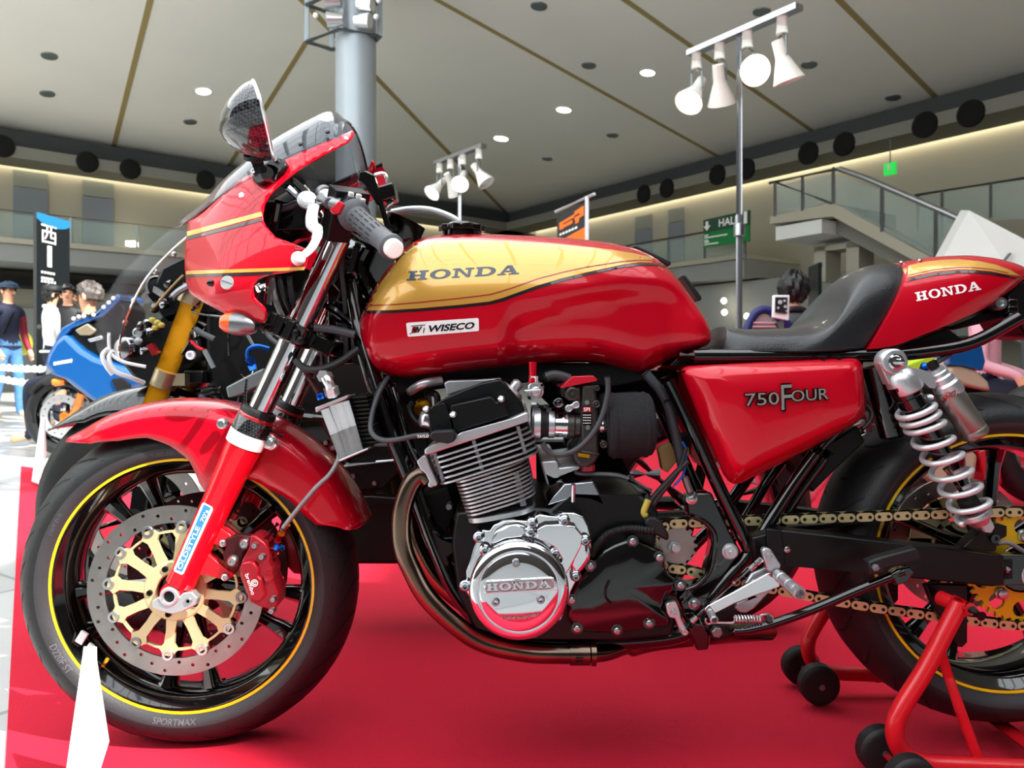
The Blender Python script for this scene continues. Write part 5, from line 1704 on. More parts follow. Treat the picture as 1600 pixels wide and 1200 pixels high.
for q in ([(0, .9), (1, .9), (1, 1), (0, 1)], [(.95, 0), (1.02, 0), (1.02, .6), (.95, .6)], [(0, 0), (.14, 0), (.14, .1), (0, .1)]): m.add([mp_(*k) for k in q], [(0, 1, 2, 3)])
put_text(m, 'W', px_map(tb, 643.5, 520.5, 658, 519.3, 2.2, -9.3, .0014), bold=.05)
m.build('sticker_logo', 'stripe_black', tank, smooth=0, fix=False)
m = MB(); m.add([px_map(tb, 640, 522, 662, 520.2, 2.6, -13, .00125)(*k) for k in [(.12, .1), (.55, .1), (.42, .84), (.12, .84)]], [(0, 1, 2, 3)]); m.build('sticker_patch', 'red_alu', tank, smooth=0, fix=False)
# filler cap: black scalloped disc
cpos = V((P(722, 0, 0).x, 0, P(0, 362, 0).z))
m = MB()
loop = [cpos + V((math.cos(a) * r, math.sin(a) * r, 0)) for a, r in [(2 * PI * i / 60, .040 + .003 * math.cos(10 * 2 * PI * i / 60)) for i in range(60)]]
m.prism(loop, V((0, 0, .010))); m.lathe(cpos, (0, 0, 1), [(-.01, .036), (0, .036)], 32); m.lathe(cpos, (0, 0, 1), [(.010, .030), (.015, .026), (.017, .012), (.018, 0)], 32)
m.build('filler_cap', 'black_gloss', tank, bevel=.0015)
for a, b, a2, b2 in ((990, 385, 1046, 412), (1066, 431, 1094, 467)):
    m = MB(); m.prism([P(a, b, .03), P(a + 4, b - 3, .03), P(a2 + 3, b2 - 3, .03), P(a2 + 2, b2 + 3, .03), P(a2 - 3, b2 + 2, .03)], V((0, .05, 0))); m.build('tank_pad', 'rubber', tank, bevel=.003)

# ------------------------------------------------------------------ seat and tail
SS = [((1127, 548), (1124, 510), .085), ((1150, 550), (1153, 514.5), .105), ((1185, 551), (1190, 515), .112), ((1222, 551), (1228, 513), .116), ((1242, 551), (1263, 507.5), .119), ((1262, 551), (1291, 484), .121), ((1285, 550), (1311, 447), .122), ((1308, 549), (1335, 423.5), .121), ((1328, 547), (1362, 414.5), .118), ((1342, 546), (1385, 414), .114), ((1350, 545), (1396, 417), .110), ((1355, 544.5), (1402, 423), .100)]
rings = []
dv_ = cr([V((a[0], a[1], w)) for a, b, w in SS], 5), cr([V((b[0], b[1], 0)) for a, b, w in SS], 5)
for A_, B_ in zip(*dv_):
    pb, pt = P(A_.x, A_.y, -A_.z), P(B_.x, B_.y, 0)
    r = []
    N = 16
    for k in range(N + 1):
        th = k / N * PI / 2
        h = math.sin(th) ** (2 / 2.7) if k else 0
        y = A_.z * (math.cos(th) ** (2 / 2.7) if k < N else 0)
        p = pb.lerp(pt, h); r.append(V((p.x, -y, p.z)))
    full = r + [V((p.x, -p.y, p.z)) for p in reversed(r[:-1])]
    rings.append(full)
sm_ = MB(); sm_.loft(rings)
seat = sm_.build('seat', 'leather', bike, smooth=70, bevel=.006, seg=3)
seam = [cast(sm_.bvh(), a, b, .0005) for a, b in [(1133, 546), (1160, 548.5), (1220, 549), (1280, 548), (1340, 543)]]
m = MB(); m.tube(cr(seam, 5), .0015, 6); m.build('seam', 'black_matte', seat)

CS = [((1357, 546), (1392, 413), .118), ((1380, 543), (1415, 409), .119), ((1405, 538), (1440, 405), .119), ((1440, 524), (1470, 403), .117), ((1468, 513), (1497, 402.5), .114), ((1505, 497), (1530, 406), .106), ((1545, 478), (1560, 412.5), .092), ((1575, 457), (1582, 420), .07), ((1592, 444), (1597, 428), .045), ((1600, 438), (1602, 434), .02)]
rings = []
dv_ = cr([V((a[0], a[1], w)) for a, b, w in CS], 5), cr([V((b[0], b[1], 0)) for a, b, w in CS], 5)
for A_, B_ in zip(*dv_):
    pb, pt = P(A_.x, A_.y, -A_.z), P(B_.x, B_.y, 0)
    r = []
    N = 20
    for k in range(N + 1):
        th = k / N * PI / 2
        h = math.sin(th) ** (2 / 3.2) if k else 0
        y = A_.z * (math.cos(th) ** (2 / 3.2) if k < N else 0)
        p = pb.lerp(pt, h); r.append(V((p.x, -y, p.z)))
    rings.append(r + [V((p.x, -p.y, p.z)) for p in reversed(r[:-1])])
cm = MB(); cm.loft(rings)
tail = cm.build('tail_cowl', 'paint_red', bike, smooth=60, bevel=.004)
cb = cm.bvh()
def cdecal(name, poly, mt, off, step=6):
    s = skin(poly, cb, off, step); return s.build(name, mt, tail, fix=False, weld=0, smooth=180)
cdecal('gold_panel', [(1410, 421), (1420, 415), (1445, 409.5), (1470, 406.5), (1497, 405.5), (1530, 408.5), (1556, 414), (1578, 422), (1594, 431), (1580, 430), (1548, 424), (1520, 421.5), (1497, 421), (1460, 424.5), (1418, 433)], 'paint_gold', .0006)
ll = [(1420, 437.5), (1460, 429), (1497, 425), (1520, 425), (1548, 427.5), (1575, 432.5), (1594, 437)]
cdecal('black_stripe', band(ll, [4, 4, 4, 4, 4, 3, 2]), 'stripe_black', .001)
cdecal('red_line', band([(1418, 430.5), (1460, 421.8), (1497, 418), (1520, 418.5), (1548, 421), (1575, 427)], 1.2), 'stripe_red', .001)
ps, w = slab_polys('HONDA', .05)
m = MB(); put_polys(m, ps, w, px_map(cb, 1431.5, 471, 1533, 452.5, -3, -13.5, .001)); m.build('tail_lettering', 'white_print', tail, smooth=0, fix=False)
for a, b in ((1437, 408.5), (1409, 411)):
    p = cast(cb, a, b, .001); m = MB(); m.ball(p, .0035, 10, 6); m.build('rivet', 'bolt_steel', tail)
# tail light unit and plate holder at the back edge
m = MB(); m.prism([P(1572, 462, -.06), P(1588, 446, -.06), P(1612, 432, -.06), P(1640, 440, -.06), P(1640, 530, -.06), P(1606, 526, -.06), P(1590, 500, -.06), P(1574, 484, -.06)], V((0, .12, 0))); m.build('tail_lamp_housing', 'black_satin', bike, bevel=.006)
m = MB(); m.lathe(P(1563, 474, -.085), (0, -1, 0), [(-.05, .0115), (.0, .0115), (.004, .010), (.004, .006), (-.002, .005)], 22)
m.build('tail_bolt', 'bolt_steel', bike)
m = MB(); m.box(P(1578, 474, -.08), (.016, .02, .014)); m.box(P(1578, 484, -.08), (.018, .02, .012)); m.box(P(1577, 494, -.08), (.012, .02, .01)); m.build('indicator_stub', 'black_gloss', bike, bevel=.002)
m = MB(); m.prism([P(a, b, -.088) for a, b in [(1046, 572), (1062, 556), (1128, 549), (1362, 547), (1362, 562), (1180, 566), (1072, 572)]], V((0, .18, 0))); m.build('seat_base', 'black_satin', bike, bevel=.003)
# tail frame under the cowl
for y in (-.105, .105):
    m = MB(); m.tube(cr([P(1060, 556, -.105) * V((1, 0, 1)) + V((0, y, 0)), V((P(1200, 557, -.105).x, y, P(0, 556, -.105).z)), V((P(1370, 556, -.105).x, y, P(0, 555, -.105).z)), V((P(1450, 548, -.105).x, y, P(0, 549, -.105).z)), V((P(1520, 535, -.105).x, y, P(0, 535, -.105).z)), V((P(1592, 497, -.105).x, y, P(0, 497, -.105).z))], 6), .0115, 12); m.build('seat_rail', 'black_gloss', bike)
m = MB(); m.prism([P(1360, 549, -.09), P(1405, 542, -.09), P(1480, 512, -.09), P(1505, 530, -.09), P(1500, 548, -.09), P(1450, 553, -.09), P(1390, 561, -.09)], V((0, .17, 0))); m.build('undertray', 'black_satin', bike, bevel=.003)
m = MB(); m.prism([P(1486, 510, -.06), P(1560, 482, -.06), P(1575, 492, -.06), P(1567, 498, -.06), P(1490, 516, -.06)], V((0, .12, 0))); m.build('undertray_lip', 'black_satin', bike, bevel=.003)

# ------------------------------------------------------------------ side panel with badge
so_ = [(1063, 580), (1067, 575), (1075, 571.5), (1200, 565.5), (1330, 559.5), (1340, 561), (1347, 568), (1350, 590), (1353, 627), (1352, 642), (1347, 654), (1335, 663), (1260, 704), (1172, 748), (1158, 755), (1146, 756.5), (1137, 751), (1130, 741), (1100, 672)]
si_ = [(1108, 596), (1112, 590), (1120, 587), (1200, 581), (1325, 573), (1332, 574), (1337, 580), (1340, 600), (1343, 627), (1342, 640), (1336, 650), (1326, 657), (1258, 691), (1174, 730), (1164, 733), (1155, 731), (1150, 724), (1144, 710), (1124, 650)]
mid_ = [tuple(V(a).lerp(V(b), .18)) for a, b in zip(so_, si_)]
mi2 = [tuple(V(a).lerp(V(b), .85)) for a, b in zip(so_, si_)]
ctr = V((1235, 640))
si3 = [tuple(V(b).lerp(ctr, .06)) for b in si_]
sc4 = [tuple(V(b).lerp(ctr, .5)) for b in si_]
rings = [[P(a, b, -.110) for a, b in so_], [P(a, b, -.128) for a, b in so_], [P(a, b, -.140) for a, b in mid_], [P(a, b, -.160) for a, b in mi2], [P(a, b, -.164) for a, b in si3], [P(a, b, -.167) for a, b in sc4]]
spm = MB(); spm.loft(rings)
side = spm.build('side_panel', 'paint_red', bike, smooth=50, bevel=.003, seg=3)
sbv = spm.bvh()
m2 = MB(); m2.loft(rings); 
for v in m2.v: v.y = -v.y
m2.build('side_panel', 'paint_red', bike, smooth=50)
# badge: 750 Four
m = MB(); t1 = MB()
def badge(s, x0, y0, x1, y1, ux, uy, bold_o, bold_i):
    vs, fs, w = text_mesh(s, bold_o)
    def fm_(Y): return lambda a, b: P(x0 + (x1 - x0) * a + ux * b, y0 + (y1 - y0) * a + uy * b, Y)
    f1 = fm_(-.1715)
    o = len(m.v)
    front = [f1(a / w, b) for a, b in vs]
    m.add(front, fs)
    back = [p + V((0, .004, 0)) for p in front]
    # thickness: walls along boundary edges
    from collections import Counter
    cnt = Counter()
    for f in fs:
        for i in range(len(f)): cnt[tuple(sorted((f[i], f[(i + 1) % len(f)])))] += 1
    m.add(front + back, [(a, b, b + len(front), a + len(front)) for (a, b), c in cnt.items() if c == 1])
    vs2, fs2, w2 = text_mesh(s, bold_i)
    f2 = fm_(-.1722)
    t1.add([f2(.02 + .96 * a / w2, .06 + .88 * b) for a, b in vs2], fs2)
badge('750', 1164, 636, 1219, 633, -1, -22, .06, .0)
badge('F', 1221, 643, 1238, 642, -1, -44, .05, .0)
badge('OUR', 1236, 629, 1296, 625, -1, -20, .06, .0)
bo = m.build('badge', 'black_gloss', side, smooth=0, fix=False)
mat('badge_silver', '#c8c6c0', .3, .8)
t1.build('badge_lettering', 'badge_silver', side, smooth=0, fix=False)
for a, b in ((1286, 565), (1310, 563)):
    m = MB(); m.box(P(a, b, -.135), (.004, .01, .012)); m.build('panel_clip', 'black_satin', side)
m = MB(); m.cyl(P(1058, 581, -.13), P(1070, 580, -.135), .003, .003, 8); m.build('panel_peg', 'black_satin', side)
# ------------------------------------------------------------------ engine
def Z2(a, b): return (640 + a / 5, 580 + b / 5)            # reading frames used while measuring
def Z3(a, b): return (820 + a / 4.615, 560 + b / 4.615)
def Z4(a, b): return (600 + a / 4.444, 780 + b / 4.444)
def Z5(a, b): return (860 + a / 4.287, 760 + b / 4.287)
def Z6(a, b): return (1020 + a / 5.454, 820 + b / 5.454)
def zl(fn, pts): return [fn(a, b) for a, b in pts]
eng = MB()
eng.pp([(712, 800), (800, 790), (860, 795), (890, 770), (1005, 775), (1030, 800), (1020, 900), (1060, 960), (1050, 995), (960, 1003), (800, 1003), (740, 985), (715, 930), (705, 850)], -.165, .165)
engine = eng.build('engine', 'black_satin', bike, bevel=.006)
EA = math.radians(17.8)
eu, ev = V((math.cos(EA), 0, math.sin(EA))), V((-math.sin(EA), 0, math.cos(EA)))
m = MB(); m.pp(zl(Z2, [(190, 640), (920, 400), (985, 620), (230, 872)]), -.158, .158); m.pp(zl(Z2, [(370, 860), (915, 690), (965, 1060), (460, 1175)]), -.158, .158); m.build('cylinder_core', 'black_matte', engine)
def fin(a, b, c_, d, Yn=-.195, th=.0030, rad=.045, rl=.03):
    p0, p1 = P(a, b, Yn), P(c_, d, Yn)
    L = (p1 - p0).length
    u = (p1 - p0).normalized()
    out = []
    def corner(cx, cy, a0, r):
        for k in range(6):
            w = a0 + PI / 2 * k / 5
            out.append((cx + r * math.cos(w), cy + r * math.sin(w)))
    W = -2 * Yn
    corner(L - rad, rad, -PI / 2, rad); corner(L - rad, W - rad, 0, rad); corner(rl, W - rl, PI / 2, rl); corner(rl, rl, PI, rl)
    vv_ = u.cross(V((0, 1, 0)))
    m = MB(); m.prism([p0 + u * x + V((0, y, 0)) for x, y in out], vv_ * (th if vv_.z < 0 else -th))
    return m
for a, b, c_, d in [(150, 690, 930, 442), (165, 728, 955, 475), (185, 768, 975, 512), (205, 808, 992, 556), (215, 850, 1002, 600), (222, 890, 1008, 640)]:
    fin(*Z2(a, b), *Z2(c_, d)).build('cooling_fin', 'alu', engine, smooth=30)
for i in range(10):
    fin(*Z2(345 + 10 * i, 880 + 29 * i), *Z2(928 + 6.5 * i, 692 + 31 * i), Yn=-.19).build('cooling_fin', 'alu', engine, smooth=30)
m = fin(*Z2(445, 1168), *Z2(990, 1072), Yn=-.19, th=.0075); m.build('base_flange', 'alu', engine, smooth=30)
m = MB()
for a, b, c_, d in [(498, 540, 568, 770), (845, 430, 905, 645), (195, 640, 262, 860)]:
    p, q = P(*Z2(a, b), -.188), P(*Z2(c_, d), -.188); m = MB(); m.tube([p, q], .0030, 8); m.build('fin_rib', 'alu_dull', engine)
for a, b, c_, d in [(600, 800, 640, 930), (830, 800, 890, 1050)]:
    p, q = P(*Z2(a, b), -.176), P(*Z2(c_, d), -.176); m = MB(); m.tube([p, q], .005, 8); m.build('fin_rib', 'alu_dull', engine)
m = MB(); m.pp(zl(Z2, [(115, 612), (160, 585), (360, 505), (400, 480), (780, 375), (900, 322), (925, 325), (935, 350), (930, 392), (700, 470), (160, 650), (115, 648)]), -.197, .197); m.build('cylinder_head', 'alu', engine, bevel=.005, seg=3)
# valve cover
m = MB(); m.pp(zl(Z2, [(150, 330), (165, 285), (210, 248), (285, 205), (420, 145), (560, 92), (690, 66), (730, 76), (762, 112), (850, 215), (895, 298), (900, 326), (780, 372), (400, 480), (360, 492), (180, 545), (155, 470)]), -.168, .168)
vc = m.build('valve_cover', 'black_satin', engine, bevel=.010, seg=4)
m = MB(); m.pp(zl(Z2, [(318, 268), (420, 245), (620, 200), (650, 205), (680, 245), (745, 225), (775, 345), (390, 470), (352, 470)]), -.190, -.15); m.build('cover_boss', 'black_satin', engine, bevel=.007, seg=3)
m = MB(); m.pp(zl(Z2, [(142, 318), (165, 280), (270, 245), (292, 275), (345, 465), (330, 482), (190, 505), (160, 470)]), -.186, -.14); m.build('cover_boss', 'black_satin', engine, bevel=.007, seg=3)
m = MB(); m.pp(zl(Z2, [(268, 92), (300, 72), (500, 66), (712, 52), (722, 72), (600, 92), (420, 150), (290, 192)]), -.10, .10); m.build('breather_plate', 'alu', engine, bevel=.004)
for a, b, y in ((340, 342, -.192), (716, 219, -.192), (130, 298, -.188)):
    m = MB(); m.lathe(P(*Z2(a, b), y), (0, -1, .4), [(-.01, .0055), (.003, .0055), (.005, .003)], 10); m.build('cover_bolt', 'bolt_steel', engine)
m = MB(); m.lathe(P(*Z2(100, 370), -.15), (-1, -.3, .2), [(-.02, .013), (0, .014), (.004, .010), (.005, 0)], 20); m.build('cam_plug', 'alu_bright', engine)
m = MB(); m.lathe(P(*Z2(800, 150), -.12), V((.6, 0, .7)), [(-.03, .022), (0, .022), (.004, .018), (.004, .010), (.016, .010), (.02, .006)], 20); m.build('tappet_cap', 'alu', engine)
m = MB(); m.lathe(P(660, 636, -.02), V((-.3, -1, .1)), [(0, .016), (.004, .016), (.006, .006)], 16); m.build('gold_disc', 'gold_fit', engine)
# plug cap and lead
m = MB(); m.pp(zl(Z2, [(158, 488), (185, 470), (330, 462), (358, 488), (362, 525), (345, 550), (300, 568), (210, 555), (160, 525)]), -.222, -.19); m.build('plug_cap', 'rubber', engine, bevel=.005, seg=3)
m = MB(); m.tube(cr([P(674, 680, -.21), P(650, 681, -.21), P(625, 686, -.205), P(602, 688, -.19), P(586, 682, -.18), P(579, 668, -.17), P(583, 640, -.15), P(594, 610, -.13), P(606, 590, -.1)], 6), .0042, 10); lead = m.build('plug_lead', 'hose_grey', bike)
m = MB(); put_text(m, 'TAYLO', pl_map(651.5, 684.5, 670, 683.5, .1, -4.6, -.2148), bold=.03); m.build('lead_lettering', 'white_print', lead, smooth=0, fix=False)
# exhaust flanges and headers
flw = zl(Z2, [(55, 705), (80, 680), (112, 658), (135, 668), (150, 720), (185, 800), (218, 880), (205, 902), (188, 898), (172, 912), (145, 905), (142, 885), (155, 862), (125, 800), (90, 775), (60, 720)])
hp = [(672, 752), (659, 742), (643, 756), (630, 790), (626, 824), (629, 856), (641, 888), (668, 936), (719, 984), (762, 1008), (825, 1021), (872, 1023), (908, 1023)]
for i, y in enumerate((-.165, -.055, .055, .165)):
    m = MB(); m.pp(flw, -.19, -.15)
    for v in m.v: v.y += y + .165
    m.build('exhaust_flange', 'alu', engine, bevel=.002)
    pts = []
    for k, (a, b) in enumerate(hp):
        p = P(a, b, -.17)
        f = max(0, (k - 6) / 6.0)
        p.y = y * (1 - .45 * f) if i else y
        p.z += (.012 if i in (1, 2) else 0) * f
        pts.append(p)
    m = MB(); m.tube(cr(pts, 8), .0160, 20); h = m.build('header_pipe', 'header_pipe', bike)
    if i == 0:
        m = MB(); m.lathe(pts[-1], (1, 0, 0), [(-.018, .0165), (-.018, .0185), (.014, .0185), (.014, .0165)], 24); m.lathe(pts[-1], (1, 0, 0), [(.016, .016), (.016, .0195), (.024, .0195), (.024, .016)], 24); m.build('joint_clamp', 'header_pipe', h)
        m = MB()
        for k in (-1, 0, 1): m.box(pts[-1] + V((-.004, -.0188, k * .006)), (.012, .002, .002))
        m.build('clamp_slot', 'chain_dark', h)
m = MB(); m.tube(cr([P(905, 1023, -.165), P(945, 1021, -.145), P(985, 1008, -.11), P(1030, 998, -.09), P(1110, 990, -.06), P(1200, 985, .10)], 6), [.0125] * 12 + [.019] * 19, 18); m.build('collector', 'header_pipe', bike)
m = MB(); m.pp([(1022, 996), (1110, 992), (1108, 1008), (1024, 1012)], -.09, -.03); m.build('collector_bracket', 'header_pipe', bike)

# polished starter cover with alternator lid
cov = zl(Z4, [(640, 235), (690, 215), (735, 222), (762, 180), (820, 155), (900, 145), (995, 152), (1010, 140), (1080, 105), (1150, 118), (1200, 122), (1240, 95), (1320, 95), (1385, 122), (1420, 190), (1432, 260), (1440, 330), (1410, 420), (1350, 540), (1300, 640), (1262, 760), (1230, 840), (1100, 900), (940, 915), (760, 880), (660, 800), (600, 690), (555, 620), (552, 590), (575, 575), (570, 500), (600, 420), (625, 330), (640, 300)])
m = MB(); m.pp(cov, -.205, -.15); scov = m.build('starter_cover', 'chrome', engine, bevel=.008, seg=3)
m = MB(); m.pp(zl(Z4, [(770, 225), (840, 185), (930, 172), (985, 190), (1000, 240), (960, 262), (850, 275), (740, 320)]), -.214, -.20); m.build('cover_dome', 'chrome', engine, bevel=.007, seg=3)
m = MB(); m.pp(zl(Z4, [(1060, 210), (1120, 180), (1230, 175), (1330, 190), (1380, 250), (1370, 330), (1300, 470), (1240, 560), (1215, 520), (1240, 420), (1180, 330), (1060, 270)]), -.222, -.20); m.build('cover_dome', 'chrome', engine, bevel=.010, seg=4)
m = MB(); m.pp(zl(Z4, [(1290, 290), (1360, 260), (1430, 300), (1440, 420), (1380, 500), (1310, 560), (1290, 430)]), -.216, -.20); m.build('cover_dome', 'chrome', engine, bevel=.008, seg=3)
for a, b in [(1030, 165), (1020, 222), (1252, 148), (660, 262), (1395, 285), (1330, 530), (1190, 370), (565, 598), (700, 350)]:
    m = MB(); c = P(*Z4(a, b), -.212); m.lathe(c, (0, -1, 0), [(-.01, .0095), (.003, .009), (.005, .0065), (.010, .0062), (.011, .005), (.011, .003), (.006, .0028)], 16); m.build('cover_bolt', 'chrome_dark', engine)
AC = P(*Z4(936, 600), -.20)
def aY(y): return V((0, y, 0))
rr_ = lambda px: px / 1016.0
m = MB(); m.lathe(AC, (0, -1, 0), [(-.03, .0775), (.022, .0775), (.027, .0765), (.031, .0735), (.034, .068), (.0345, .064), (.032, .0632), (.032, .0612), (.0345, .0604), (.036, .058), (.0375, .045), (.0385, .02), (.039, 0)], 72)
alt = m.build('alternator_cover', 'chrome', engine, smooth=35)
for a, b in ((917, 442), (775, 713), (1088, 697)):
    c = P(*Z4(a, b), -.238); c.y = -.2375
    m = MB(); m.lathe(c, (0, -1, 0), [(-.004, .0066), (.002, .0064), (.0035, .0052), (.0035, .0030), (.0, .0028)], 16); m.build('lid_bolt', 'chrome_dark', engine)
# raised name plate and letters
def slot(pts_c, hw, hh, Y, n=10):
    return None
mat('plate_grey', '#a9a4a6', .5, .9, bump=.6, bscale=900)
pl = [(700, 600), (712, 582), (735, 573), (1140, 550), (1165, 556), (1182, 575), (1186, 592), (1180, 615), (1165, 625), (735, 650), (712, 645), (702, 628)]
m = MB(); m.pp(zl(Z4, pl), -.2405, -.232); m.build('name_plate', 'plate_grey', engine, bevel=.001)
m = MB(); m.tube([P(*Z4(a, b), -.2405) for a, b in cr2(pl, 3, True)], .0013, 6, closed=True); m.build('plate_rim', 'chrome', engine)
ps, w = slab_polys('HONDA', .05)
m = MB()
x0, y0 = Z4(714, 640); x1, y1 = Z4(1160, 614); ux, uy = -4 / 4.444, -52 / 4.444
f_ = lambda a, b: P(x0 + (x1 - x0) * a + ux * b, y0 + (y1 - y0) * a + uy * b, -.2425)
for p in ps: m.prism([f_(a / w, b) for a, b in p], V((0, .003, 0)))
m.build('plate_lettering', 'chrome', engine, smooth=0)
m = MB(); x0b, y0b = Z4(818, 846)
f_ = lambda a, b: P(*Z4(818 + 252 * a + 2 * b, 838 - 10 * math.sin(a * PI) * 0 - 26 * a * .9 + 14 * (1 - (2 * a - 1) ** 2) * .9 - 26 * b), -.2395)
put_text(m, 'MADE IN JAPAN', f_, bold=.04)
m.build('cover_lettering', 'plate_grey', engine, smooth=0, fix=False)

# black sprocket cover
spc = zl(Z5, [(112, 800), (118, 742), (180, 620), (240, 545), (300, 470), (360, 415), (430, 378), (520, 345), (570, 335), (600, 362), (700, 405), (755, 430), (772, 480), (765, 530), (790, 590), (860, 635), (838, 690), (790, 705), (760, 760), (750, 830), (800, 880), (800, 930), (660, 945), (450, 978), (330, 980), (180, 965), (150, 930), (110, 880)])
cc_ = V(Z5(470, 680))
shr = lambda f: [tuple(cc_ + (V(q) - cc_) * f) for q in spc]
m = MB(); m.loft([[P(a, b, y) for a, b in shr(f)] for y, f in ((-.10, 1), (-.174, 1), (-.181, .985), (-.185, .955), (-.187, .90), (-.1905, .6), (-.192, .2))]); spco = m.build('sprocket_cover', 'black_gloss', engine, smooth=60)
for a, b in [(550, 365), (728, 473), (268, 530), (142, 758), (178, 948), (445, 962), (660, 912), (870, 658)]:
    m = MB(); c = P(*Z5(a, b), -.186); m.lathe(c, (0, -1, 0), [(-.01, .0095), (.002, .0095)], 16); m.build('bolt_boss', 'black_gloss', engine)
    m = MB(); m.lathe(c, (0, -1, 0), [(.001, .0056), (.006, .0054), (.007, .004), (.007, .0024), (.003, .0022)], 12); m.build('cover_bolt', 'bolt_steel', engine)
m = MB(); m.tube(cr([P(*Z5(a, b), -.1935) for a, b in [(395, 630), (372, 680), (370, 740), (405, 785)]], 5), .0022, 6); m.build('cover_crescent', 'black_satin', engine)
# corrugated conduit
q = cr([P(*Z5(a, b), -.18) for a, b in [(270, 470), (310, 400), (380, 325), (470, 292), (560, 285), (690, 300)]], 24)
m = MB(); m.tube(q, [.0068 if (i // 2) % 2 else .0054 for i in range(len(q))], 12); m.build('corrugated_conduit', 'rubber', bike, smooth=30)
m = MB(); m.pp(zl(Z5, [(640, 215), (700, 205), (745, 235), (800, 330), (790, 372), (690, 320), (660, 300), (630, 250)]), -.18, -.15); m.build('rubber_boot', 'rubber', bike, bevel=.006)
m = MB(); m.tube(cr([P(*Z5(a, b), -.165) for a, b in [(640, 200), (625, 175), (635, 140), (655, 90)]], 4), .0055, 10); m.build('yellow_sleeve', 'yellow_wire', bike)
for pts, r, mt in [([(1006, 800), (1020, 778), (1050, 745), (1075, 720)], .0048, 'hose_black'), ([(1010, 806), (1030, 775), (1060, 735), (1072, 700)], .0042, 'hose_black'), ([(1052, 760), (1068, 740), (1072, 705), (1066, 690)], .002, 'blue_alu')]:
    m = MB(); m.tube(cr([P(a, b, -.15) for a, b in pts], 6), r, 8); m.build('cable', mt, bike)

# carburettors, boots, stacks and foam filters
def xl(a0, a1, cy, r0, r1, y, sl=.03, n=28):
    c = P(a0, cy, y); d = P(a1, cy + (a1 - a0) * sl, y) - c
    return c, d
for i, y in enumerate((-.125, -.02, .09)):
    S_ = (DC + y) / F
    def lat(name, mt, prof, parent):
        m = MB(); c = P(834, 663, -.125); c.y = y
        m.lathe(c, (1, 0, -.02), [((px - 834) * (DC - .125) / F, r * (DC - .125) / F) for px, r in prof], 32); return m.build(name, mt, parent)
    m = MB(); cx_ = lambda a, b, yy=0: V((P(a, b, -.125).x, y + yy, P(a, b, -.125).z))
    m.prism([cx_(*Z3(a, b), -.022) for a, b in [(402, 185), (498, 180), (520, 330), (522, 640), (525, 690), (500, 740), (460, 775), (385, 770), (345, 720), (338, 660), (400, 600), (392, 420)]], V((0, .044, 0)))
    carb = m.build('carburettor', 'carb_grey', bike, bevel=.005, seg=3)
    lat('rubber_boot', 'rubber', [(834, 21), (836, 24), (846, 23), (850, 20), (858, 20), (868, 19)], carb)
    lat('hose_clamp', 'alu', [(834, 24), (834, 25.5), (844, 25), (844, 23)], carb)
    lat('hose_clamp', 'alu', [(857, 19.5), (857, 21.5), (866, 21), (866, 19)], carb)
    lat('intake_bell', 'chrome', [(866, 17), (866, 19), (876, 19.5), (886, 19.5), (886, 17)], carb)
    lat('carb_flange', 'carb_grey', [(886, 18), (886, 21.5), (896, 22), (898, 19), (905, 20), (906, 17)], carb)
    lat('velocity_stack', 'chrome', [(936, 14), (940, 14), (950, 14), (952, 13)], carb)
    m = MB(); m.prism([cx_(*Z3(a, b), -.030) for a, b in [(250, 205), (335, 128), (480, 122), (512, 150), (500, 162), (395, 182), (255, 212)]], V((0, .06, 0))); m.build('red_cap', 'red_cap', carb, bevel=.002)
    m = MB(); m.prism([cx_(*Z3(a, b), -.026) for a, b in [(285, 225), (390, 205), (395, 300), (300, 300)]], V((0, .05, 0))); m.build('slide_housing', 'carb_grey', carb, bevel=.003)
    m = MB(); m.lathe(cx_(*Z3(334, 250), -.026), (0, -1, 0), [(-.01, .011), (.003, .011), (.004, .008), (.001, .007), (.001, .004), (.004, .003)], 20); m.build('slide_plug', 'carb_grey', carb)
    m = MB(); m.prism([cx_(*Z3(a, b), -.027) for a, b in [(400, 650), (530, 672), (526, 690), (395, 668)]], V((0, .054, 0))); m.build('bowl_rim', 'carb_grey', carb, bevel=.002)
    m = MB(); m.lathe(cx_(*Z3(450, 790)), (0, 0, -1), [(-.006, .013), (.004, .013), (.006, .009)], 16); m.build('drain_plug', 'red_cap', carb)
    # foam filter, slightly tilted drum
    fo = [(948, 612), (960, 611), (1006, 613), (1014, 616), (1019, 660), (1019, 706), (1008, 712), (968, 716), (955, 712), (946, 660)]
    c0 = V((P(984, 664, -.125).x, y, P(984, 664, -.125).z))
    K_ = (DC - .125) / F
    m = MB(); m.lathe(c0, V((1, 0, .04)), [(-37 * K_, .0), (-37 * K_, 40 * K_), (-35 * K_, 47 * K_), (-29 * K_, 50.5 * K_), (0, 51 * K_), (24 * K_, 50 * K_), (31 * K_, 48 * K_), (35 * K_, 42 * K_), (35 * K_, 0)], 40); fl_ = m.build('foam_filter', 'foam', bike)
    for o_ in (-27, 22):
        m = MB(); m.lathe(c0, V((1, 0, .04)), [((o_ - 2.5) * K_, 50 * K_), ((o_ - 2) * K_, 51.4 * K_), ((o_ + 2) * K_, 51.4 * K_), ((o_ + 2.5) * K_, 50 * K_)], 40, cap=False); m.build('filter_seam', 'foam', fl_)
    if i == 0:
        near_carb = carb
Yc = -.148
m = MB(); m.prism([P(*Z3(a, b), Yc - .001) for a, b in [(412, 345), (482, 345), (482, 478), (418, 478)]], V((0, .001, 0))); m.build('carb_label', 'black_gloss', near_carb, smooth=0)
m = MB(); m.prism([P(*Z3(a, b), Yc - .0018) for a, b in [(414, 348), (480, 348), (480, 388), (415, 388)]], V((0, .0008, 0))); m.build('label_patch', 'red_alu', near_carb, smooth=0)
m = MB()
